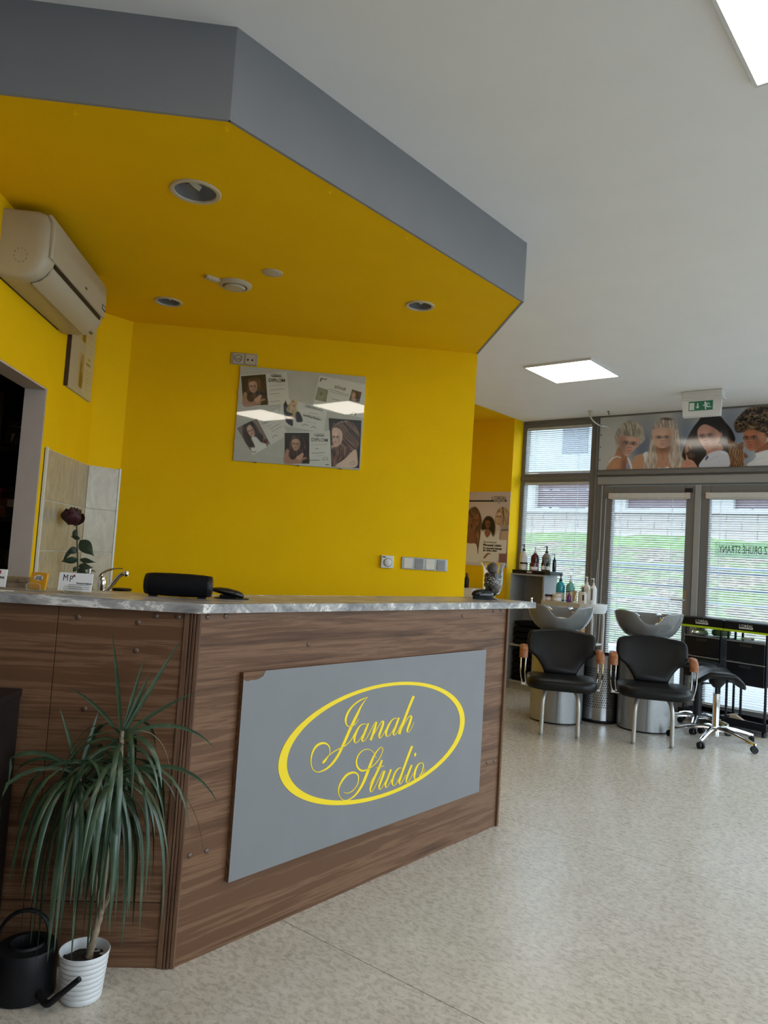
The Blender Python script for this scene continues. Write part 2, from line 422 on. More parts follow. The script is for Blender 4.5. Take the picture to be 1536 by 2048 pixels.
# further glazing of the same wall (right of the photo) and the shopfront on the right
def glazing(name, boxes, panes, mat=M['frame']):
    t = MB()
    for b in boxes: t.box(*b)
    o = W(t, name, mat, **ST)
    for b in panes: MB().box(*b).build('pane', M['glass'], o)
    return o
glazing('window_2', [(-1.205, VR, UW-0.03, UW+0.06, 2.72, H), (-1.205, VR, UW-0.03, UW+0.06, 0, 0.14), (0.55, 0.65, UW-0.03, UW+0.06, 0.14, 2.72), (VR-0.1, VR, UW-0.03, UW+0.06, 0.14, 2.72)],
        [(-1.205, 0.55, UW+0.018, UW+0.024, 0.14, 2.72), (0.65, VR-0.1, UW+0.018, UW+0.024, 0.14, 2.72)])
bx = [(VR, VR+0.1, UB-0.1, UW, 0, 0.35), (VR, VR+0.1, UB-0.1, UW, 2.65, H), (VR, VR+0.1, UB-0.1, 0.2, 0.35, 2.65)]
pn = []
edges = [0.2, 2.1, 4.0, 5.9, UW]
for a, b in zip(edges[:-1], edges[1:]):
    bx.append((VR, VR+0.1, b-0.1, b, 0.35, 2.65)); pn.append((VR+0.05, VR+0.056, a, b-0.1, 0.35, 2.65))
glazing('wall_right', bx, pn, M['wall_white'])

# daylight portals in the glazed openings (guide the sampling of the sky, give no light of their own)
def portal(name, loc, rot, sx, sy):
    l = bpy.data.lights.new(name, 'AREA'); l.shape = 'RECTANGLE'; l.size = sx; l.size_y = sy; l.cycles.is_portal = True
    o = bpy.data.objects.new(name, l); COL.objects.link(o); o.location = loc; o.rotation_euler = rot
c = UV(UW+0.12, -2.5, 1.5); portal('portal_glass_wall', c, (PI/2, 0, ROT_W+PI), 3.6, 2.9)
c = UV(UW+0.12, 0.6, 1.5); portal('portal_glass_wall_right', c, (PI/2, 0, ROT_W+PI), 3.5, 2.6)
c = UV(3.95, VR+0.14, 1.5); portal('portal_shopfront', c, (PI/2, 0, ROT_W+PI/2), 7.5, 2.3)

# ---- outside
M['paving'] = plain('grey_paving', (0.22, 0.22, 0.222), 0.85, var=0.08, scale=2.0, bump=0.2)
t = NT('grass_bank'); v = t.coord()
f = t.noise(v, 1.1, 8, 0.72, 0.5); g = t.noise(v, 6, 8, 0.75, 0.4)
c1 = t.ramp(g, [(0.36, (0.03, 0.06, 0.012, 1)), (0.52, (0.07, 0.125, 0.037, 1)), (0.66, (0.17, 0.21, 0.10, 1))]); c2 = t.ramp(g, [(0.36, (0.025, 0.02, 0.016, 1)), (0.52, (0.10, 0.08, 0.063, 1)), (0.66, (0.29, 0.25, 0.20, 1))])
mx = t.new('ShaderNodeMix', data_type='RGBA'); t.link(t.ramp(f, [(0.46, (0, 0, 0, 1)), (0.56, (1, 1, 1, 1))]), mx.inputs[0]); t.link(c2, mx.inputs[6]); t.link(c1, mx.inputs[7])
t.link(mx.outputs[2], t.b.inputs['Base Color']); t.set(Roughness=0.9); t.bump(g, 0.6, 0.1); M['bank'] = t.m
M['grass'] = plain('green_grass', (0.07, 0.13, 0.034), 0.9, var=0.4, scale=5, bump=0.4)
W(MB().box(-30, 30, UW+0.12, 14.0, -0.12, -0.03).box(VR+0.1, 30, -25, UW+0.12, -0.12, -0.03), 'ground_paving', M['paving'], **ST)
t = MB(); rows = []; nv = 70
for i, (uu, zz) in enumerate([(14.0, -0.03), (14.1, 0.15), (15.4, 0.6), (17.0, 1.1), (18.8, 1.6), (20.4, 2.0), (21.4, 2.22)]):
    rows.append([(-26+52*k/nv, uu+0.15*mnoise.noise((k*0.3, i, 0)), zz+0.16*mnoise.noise((k*0.45, i*1.7, 3))) for k in range(nv+1)])
t.rings(rows, False, False, False)
W(t, 'ground_bank', M['bank'], smooth=True, **ST)
t = MB(); rows = []
for i, (uu, zz) in enumerate([(21.0, 2.0), (21.5, 2.42), (22.15, 2.5)]):
    rows.append([(-26+52*k/nv, uu, zz+0.14*mnoise.noise((k*0.7, i*2.3, 8))) for k in range(nv+1)])
t.rings(rows, False, False, False)
W(t, 'ground_grass', M['grass'], smooth=True, **ST)
# ---- outside: block wall with coping, pillars and dark slatted fence above the bank, railing nearer by
def OUT(name, label, cat, group=None):
    return thing(name, label, cat, (0, 0, 0), ROT_W, group)
M['block'] = plain('pale_block', (0.215, 0.195, 0.185), 0.9, var=0.10, scale=6, bump=0.3)
M['coping'] = plain('pale_coping', (0.25, 0.25, 0.247), 0.85, var=0.06)
M['fence'] = plain('dark_red_fence', (0.060, 0.036, 0.046), 0.7, var=0.15, scale=3)
M['rail'] = plain('blue_grey_rail', (0.13, 0.19, 0.27), 0.5, var=0.06)
wl = W(MB().box(-16, 8, 22.25, 22.36, 2.0, 3.18), 'wall_retaining', plain('wall_joint', (0.16, 0.15, 0.14), 0.9), **ST)
bmesh_ = MB().box(0.008, 0.792, -0.02, 0.0, 0.006, 0.224).mesh('block')
bmesh_.materials.append(M['block'])
for r in range(4):
    for k in range(20):
        x = -14.4 + k*0.8 + (0.4 if r % 2 else 0)
        link('block', bmesh_, None, wl, loc=(x, 22.25, 2.26+r*0.23))
MB().box(-16, 8, 22.12, 22.36, 3.18, 3.30).build('coping', M['coping'], wl)
for k in range(6):
    x = -12.55+k*3.05
    W(MB().box(x, x+0.62, 22.2, 22.7, 3.30, 4.5), 'wall_pillar', M['coping'], **ST)
for k in range(5):
    x = -12.55+0.62+k*3.05
    fe = OUT('slat_fence', ['dark red slatted fence panel at the far left of the bank wall', 'dark red slatted fence panel left of the pale pillar seen in the fixed window', 'dark red slatted fence panel seen above the left door leaf', 'dark red slatted fence panel seen above the right door leaf', 'dark red slatted fence panel furthest right above the block wall'][k], 'fence', 'fence panels above the block wall')
    for j in range(4): MB().box(x+0.005, x+2.42, 22.40, 22.44, 3.36+j*0.29, 3.36+j*0.29+0.27).build('slat', M['fence'], fe)
    MB().box(x+0.4, x+0.46, 22.44, 22.5, 3.30, 4.40).build('post', M['fence'], fe); MB().box(x+1.9, x+1.96, 22.44, 22.5, 3.30, 4.40).build('post', M['fence'], fe)
ra = OUT('metal_railing', 'blue grey metal railing with horizontal bars outside the glass doors', 'railing')
for z, r in ((1.455, 0.016), (1.405, 0.013), (1.21, 0.011), (1.03, 0.011), (0.84, 0.011), (0.30, 0.011)):
    MB().cyl((-7.5, 9.6, z), (1.5, 9.6, z), r, n=8).build('rail', M['rail'], ra, smooth=True)
for x in (-7.4, -5.3, -2.05, -0.3, 1.4): MB().box(x-0.02, x+0.02, 9.615, 9.655, -0.03, 1.46).build('post', M['rail'], ra)

# made-up pale building far behind the fence, added to dim the sky
bd = OUT('sky_blocker_building', 'added pale grey building far behind the fence, dimming the sky in the upper window blind', 'building')
M['facade'] = plain('pale_facade', (0.28, 0.30, 0.33), 0.9, var=0.05, scale=1.0)
MB().box(-22, 8, 36, 44, 2.0, 15).build('walls', M['facade'], bd)
MB().box(-22.4, 8.4, 35.6, 44.4, 15, 15.5).build('roof', M['coping'], bd)
wm = MB().box(-0.7, 0.7, -0.05, 0.02, 0, 1.5).mesh('window'); wm.materials.append(plain('dark_pane', (0.07, 0.08, 0.10), 0.15))
for k in range(9):
    for z in (4.4, 7.4, 10.4): link('window', wm, None, bd, loc=(-20.5+k*3.3, 36, z))
W(MB().box(-26, 12, 22.7, 36, 2.0, 2.2), 'ground_behind', M['paving'], **ST)
# ================================================================== CEILING FITTINGS
M['led'] = emit('led_diffuser', (1.0, 0.895, 0.76, 1), LED_STRENGTH)
led_me = MB().box(-0.288, 0.288, -0.288, 0.288, -0.012, -0.004).mesh('diffuser'); led_me.materials.append(M['led'])
t = MB()
for a in ((-0.30, 0.30, -0.30, -0.288), (-0.30, 0.30, 0.288, 0.30), (-0.30, -0.288, -0.288, 0.288), (0.288, 0.30, -0.288, 0.288)): t.box(*a, -0.018, 0)
fr_me = t.mesh('frame'); fr_me.materials.append(M['white'])
for u, v, lab in ((5.84, -2.85, 'square white ceiling light panel near the glass wall, above the wash basins'),
                  (2.36, -0.378, 'square white ceiling light panel cut off by the top right corner'),
                  (1.02, -0.56, 'square white ceiling light panel mirrored on the right of the diploma board'),
                  (-0.33, -0.62, 'square white ceiling light panel mirrored on the left of the diploma board'),
                  (3.9, 0.9, 'square white ceiling light panel in the middle of the salon, right of the photo'),
                  (5.9, 0.6, 'square white ceiling light panel by the shopfront, right of the photo')):
    L = thing('ceiling_light_panel', lab, 'light panel', UV(u, v, H), ROT_W, 'square ceiling light panels')
    link('diffuser', led_me, None, L); link('frame', fr_me, None, L)

# recessed downlights, switched off
M['reflector'] = plain('downlight_reflector', (0.40, 0.41, 0.44), 0.2, 0.5)
dlab = ['large round downlight nearest the camera in the yellow soffit', 'round downlight at the back left of the yellow soffit', 'round downlight at the right tip of the yellow soffit']
for (x, y, r), lab in zip(DL, dlab):
    s = r/0.088
    D = thing('downlight', lab, 'downlight', (x, y, SZ), 0.4, 'downlights in the yellow soffit')
    MB().lathe([(r-0.003, 0.004), (r+0.012*s, 0.0), (r+0.012*s, -0.003), (r+0.008*s, -0.007), (r-0.006, -0.006), (r-0.008, 0.0)], 32, cap0=False, cap1=False).build('trim_ring', M['cream'], D, smooth=True)
    MB().lathe([(r-0.004, 0.0), (r*0.93, 0.035), (r*0.80, 0.075), (r*0.5, 0.105), (0.004, 0.110)], 32, cap0=False).build('reflector', M['reflector'], D, smooth=True)
    MB().cyl((-r*0.70, 0.01, 0.066), (-r*0.30, 0.0, 0.040), r*0.26, r*0.24).build('socket', M['black'], D, smooth=True)
    b = MB()
    for dy in (-0.012, 0.0, 0.012): b.tube([(-r*0.40, dy, 0.046), (0.0, dy, 0.024), (r*0.22, dy, 0.016)], 0.0058, 8)
    b.build('lamp_tube', M['white'], D, smooth=True)

# ventilation valve, little plug beside it, blank cover
D = thing('air_valve', 'cream round ventilation valve in the yellow soffit', 'vent', (-0.4767, 3.952, SZ))
MB().lathe([(0.088, 0), (0.088, -0.006), (0.078, -0.016), (0.066, -0.018), (0.060, -0.008), (0.060, 0)], 36, cap0=False, cap1=False).build('collar', M['cream'], D, smooth=True)
MB().lathe([(0.052, -0.010), (0.055, -0.020), (0.048, -0.027), (0.010, -0.029), (0.001, -0.029)], 36).build('disc', M['cream'], D, smooth=True)
D = thing('sensor_stub', 'small cream stub sticking out beside the ventilation valve', 'sensor', (-0.585, 3.885, SZ), 0.6)
MB().prism(rrect(0.040, 0.017, 0.008), -0.016, 0).build('body', M['cream'], D, bev=0.004)
MB().box(-0.022, 0.030, -0.008, 0.008, -0.019, -0.016).build('clip', M['cream'], D)
D = thing('blank_cover', 'small cream round blanking cover with two screws in the yellow soffit', 'cover', (-0.272, 3.734, SZ))
MB().lathe([(0.052, 0), (0.052, -0.004), (0.046, -0.007), (0.001, -0.0075)], 32).build('disc', M['cream'], D, smooth=True)
for a in (2.4, 2.4+PI): MB().lathe([(0.004, -0.007), (0.004, -0.0095), (0.0005, -0.010)], 10, (0.036*math.cos(a), 0.036*math.sin(a), 0)).build('screw', M['steel'], D)

# screw hooks along the soffit edge
hl = ['leftmost tiny yellow hook under the front soffit edge', 'tiny yellow hook right under the soffit corner', 'tiny yellow hook, first behind the soffit corner', 'tiny yellow hook, second behind the soffit corner', 'tiny yellow hook, third behind the soffit corner', 'tiny yellow hook at the right tip of the soffit', 'tiny yellow hook on the receding right soffit edge']
hk = MB().tube([(0, 0, 0), (0, 0, -0.012), (0.004, 0, -0.018), (0.009, 0, -0.016), (0.010, 0, -0.010)], 0.0016, 6).mesh('ceiling_hook', True); hk.materials.append(M['yellow'])
for (x, y), lab in zip([(-0.851, 2.457), (-0.367, 2.452), (-0.019, 2.801), (0.321, 3.135), (0.659, 3.481), (0.985, 3.800), (0.990, 4.342)], hl):
    link('ceiling_hook', hk, None, None, loc=(x, y, SZ), rot=(0, 0, 0.7), label=lab, category='hook', group='hooks under the soffit')

# emergency exit sign hanging from the ceiling
M['exit_green'] = plain('exit_green', (0.010, 0.17, 0.085), 0.4, var=0.04)
M['exit_white'] = plain('exit_white', (0.62, 0.72, 0.64), 0.5, var=0.02)
D = thing('exit_sign', 'white emergency exit sign with green running man picture under the ceiling', 'exit sign', UV(6.95, -2.118, H), ROT_W)
MB().box(-0.176, 0.176, -0.02, 0.085, -0.075, 0).build('housing', M['white'], D, bev=0.01)
MB().box(-0.182, 0.182, -0.026, 0.090, -0.083, -0.066).build('rim', M['white'], D, bev=0.004)
pan = MB().prism([(-0.168, -0.083), (0.162, -0.083), (0.152, -0.232), (-0.160, -0.232)], -0.012, 0.035, 'xz').build('panel', M['white'], D, bev=0.006)
MB().box(-0.112, 0.096, -0.0135, -0.012, -0.184, -0.098).build('picture_field', M['exit_green'], pan)
fig = MB(); q = lambda pts: [(-0.112+x/204*0.208, -0.098-y/92*0.086) for x, y in pts]
fig.prism(q([(6, 14), (48, 14), (48, 84), (6, 84)]), -0.0148, -0.0135, 'xz')
fig.prism(q([(72, 20), (82, 20), (82, 52), (92, 52), (77, 74), (60, 52), (72, 52)]), -0.0148, -0.0135, 'xz')
fig.prism(q([(140+9*math.cos(a*PI/6), 18+9*math.sin(a*PI/6)) for a in range(12)]), -0.0148, -0.0135, 'xz')
fig.prism(q([(134, 28), (152, 24), (168, 20), (182, 40), (176, 44), (165, 29), (157, 32), (160, 52), (192, 60), (192, 66), (158, 66), (148, 58), (150, 84), (140, 84), (138, 60), (134, 46), (128, 50), (118, 46), (120, 41), (130, 42)]), -0.0148, -0.0135, 'xz')
fig.build('pictogram', M['exit_white'], pan)

# ceiling boss with a drooping cable by the glass wall and a small hook next to it
D = thing('cable_outlet', 'cream ceiling cable outlet with a white cable drooping to the window frame', 'cable outlet', UV(7.40, -3.385, H), ROT_W)
MB().lathe([(0.022, 0), (0.020, -0.012), (0.012, -0.02), (0.011, -0.055), (0.006, -0.062), (0.001, -0.062)], 16).build('boss', M['cream'], D, smooth=True)
MB().tube(spline([(0, 0, -0.06), (0.02, 0.05, -0.105), (0.06, 0.12, -0.14), (0.085, 0.22, -0.135), (0.088, 0.292, -0.14)]), 0.006, 8).build('cable', M['white'], D, smooth=True)
link('ceiling_hook', MB().tube([(0, 0, 0), (0, 0, -0.02), (0.008, 0, -0.034), (0.016, 0, -0.030), (0.016, 0, -0.02)], 0.0035, 6).lathe([(0.014, 0), (0.014, -0.004), (0.001, -0.004)], 12).mesh('ceiling_hook', True), M['black'], None, loc=UV(7.50, -3.23, H), label='small dark metal hook in the ceiling above the banner', category='hook')
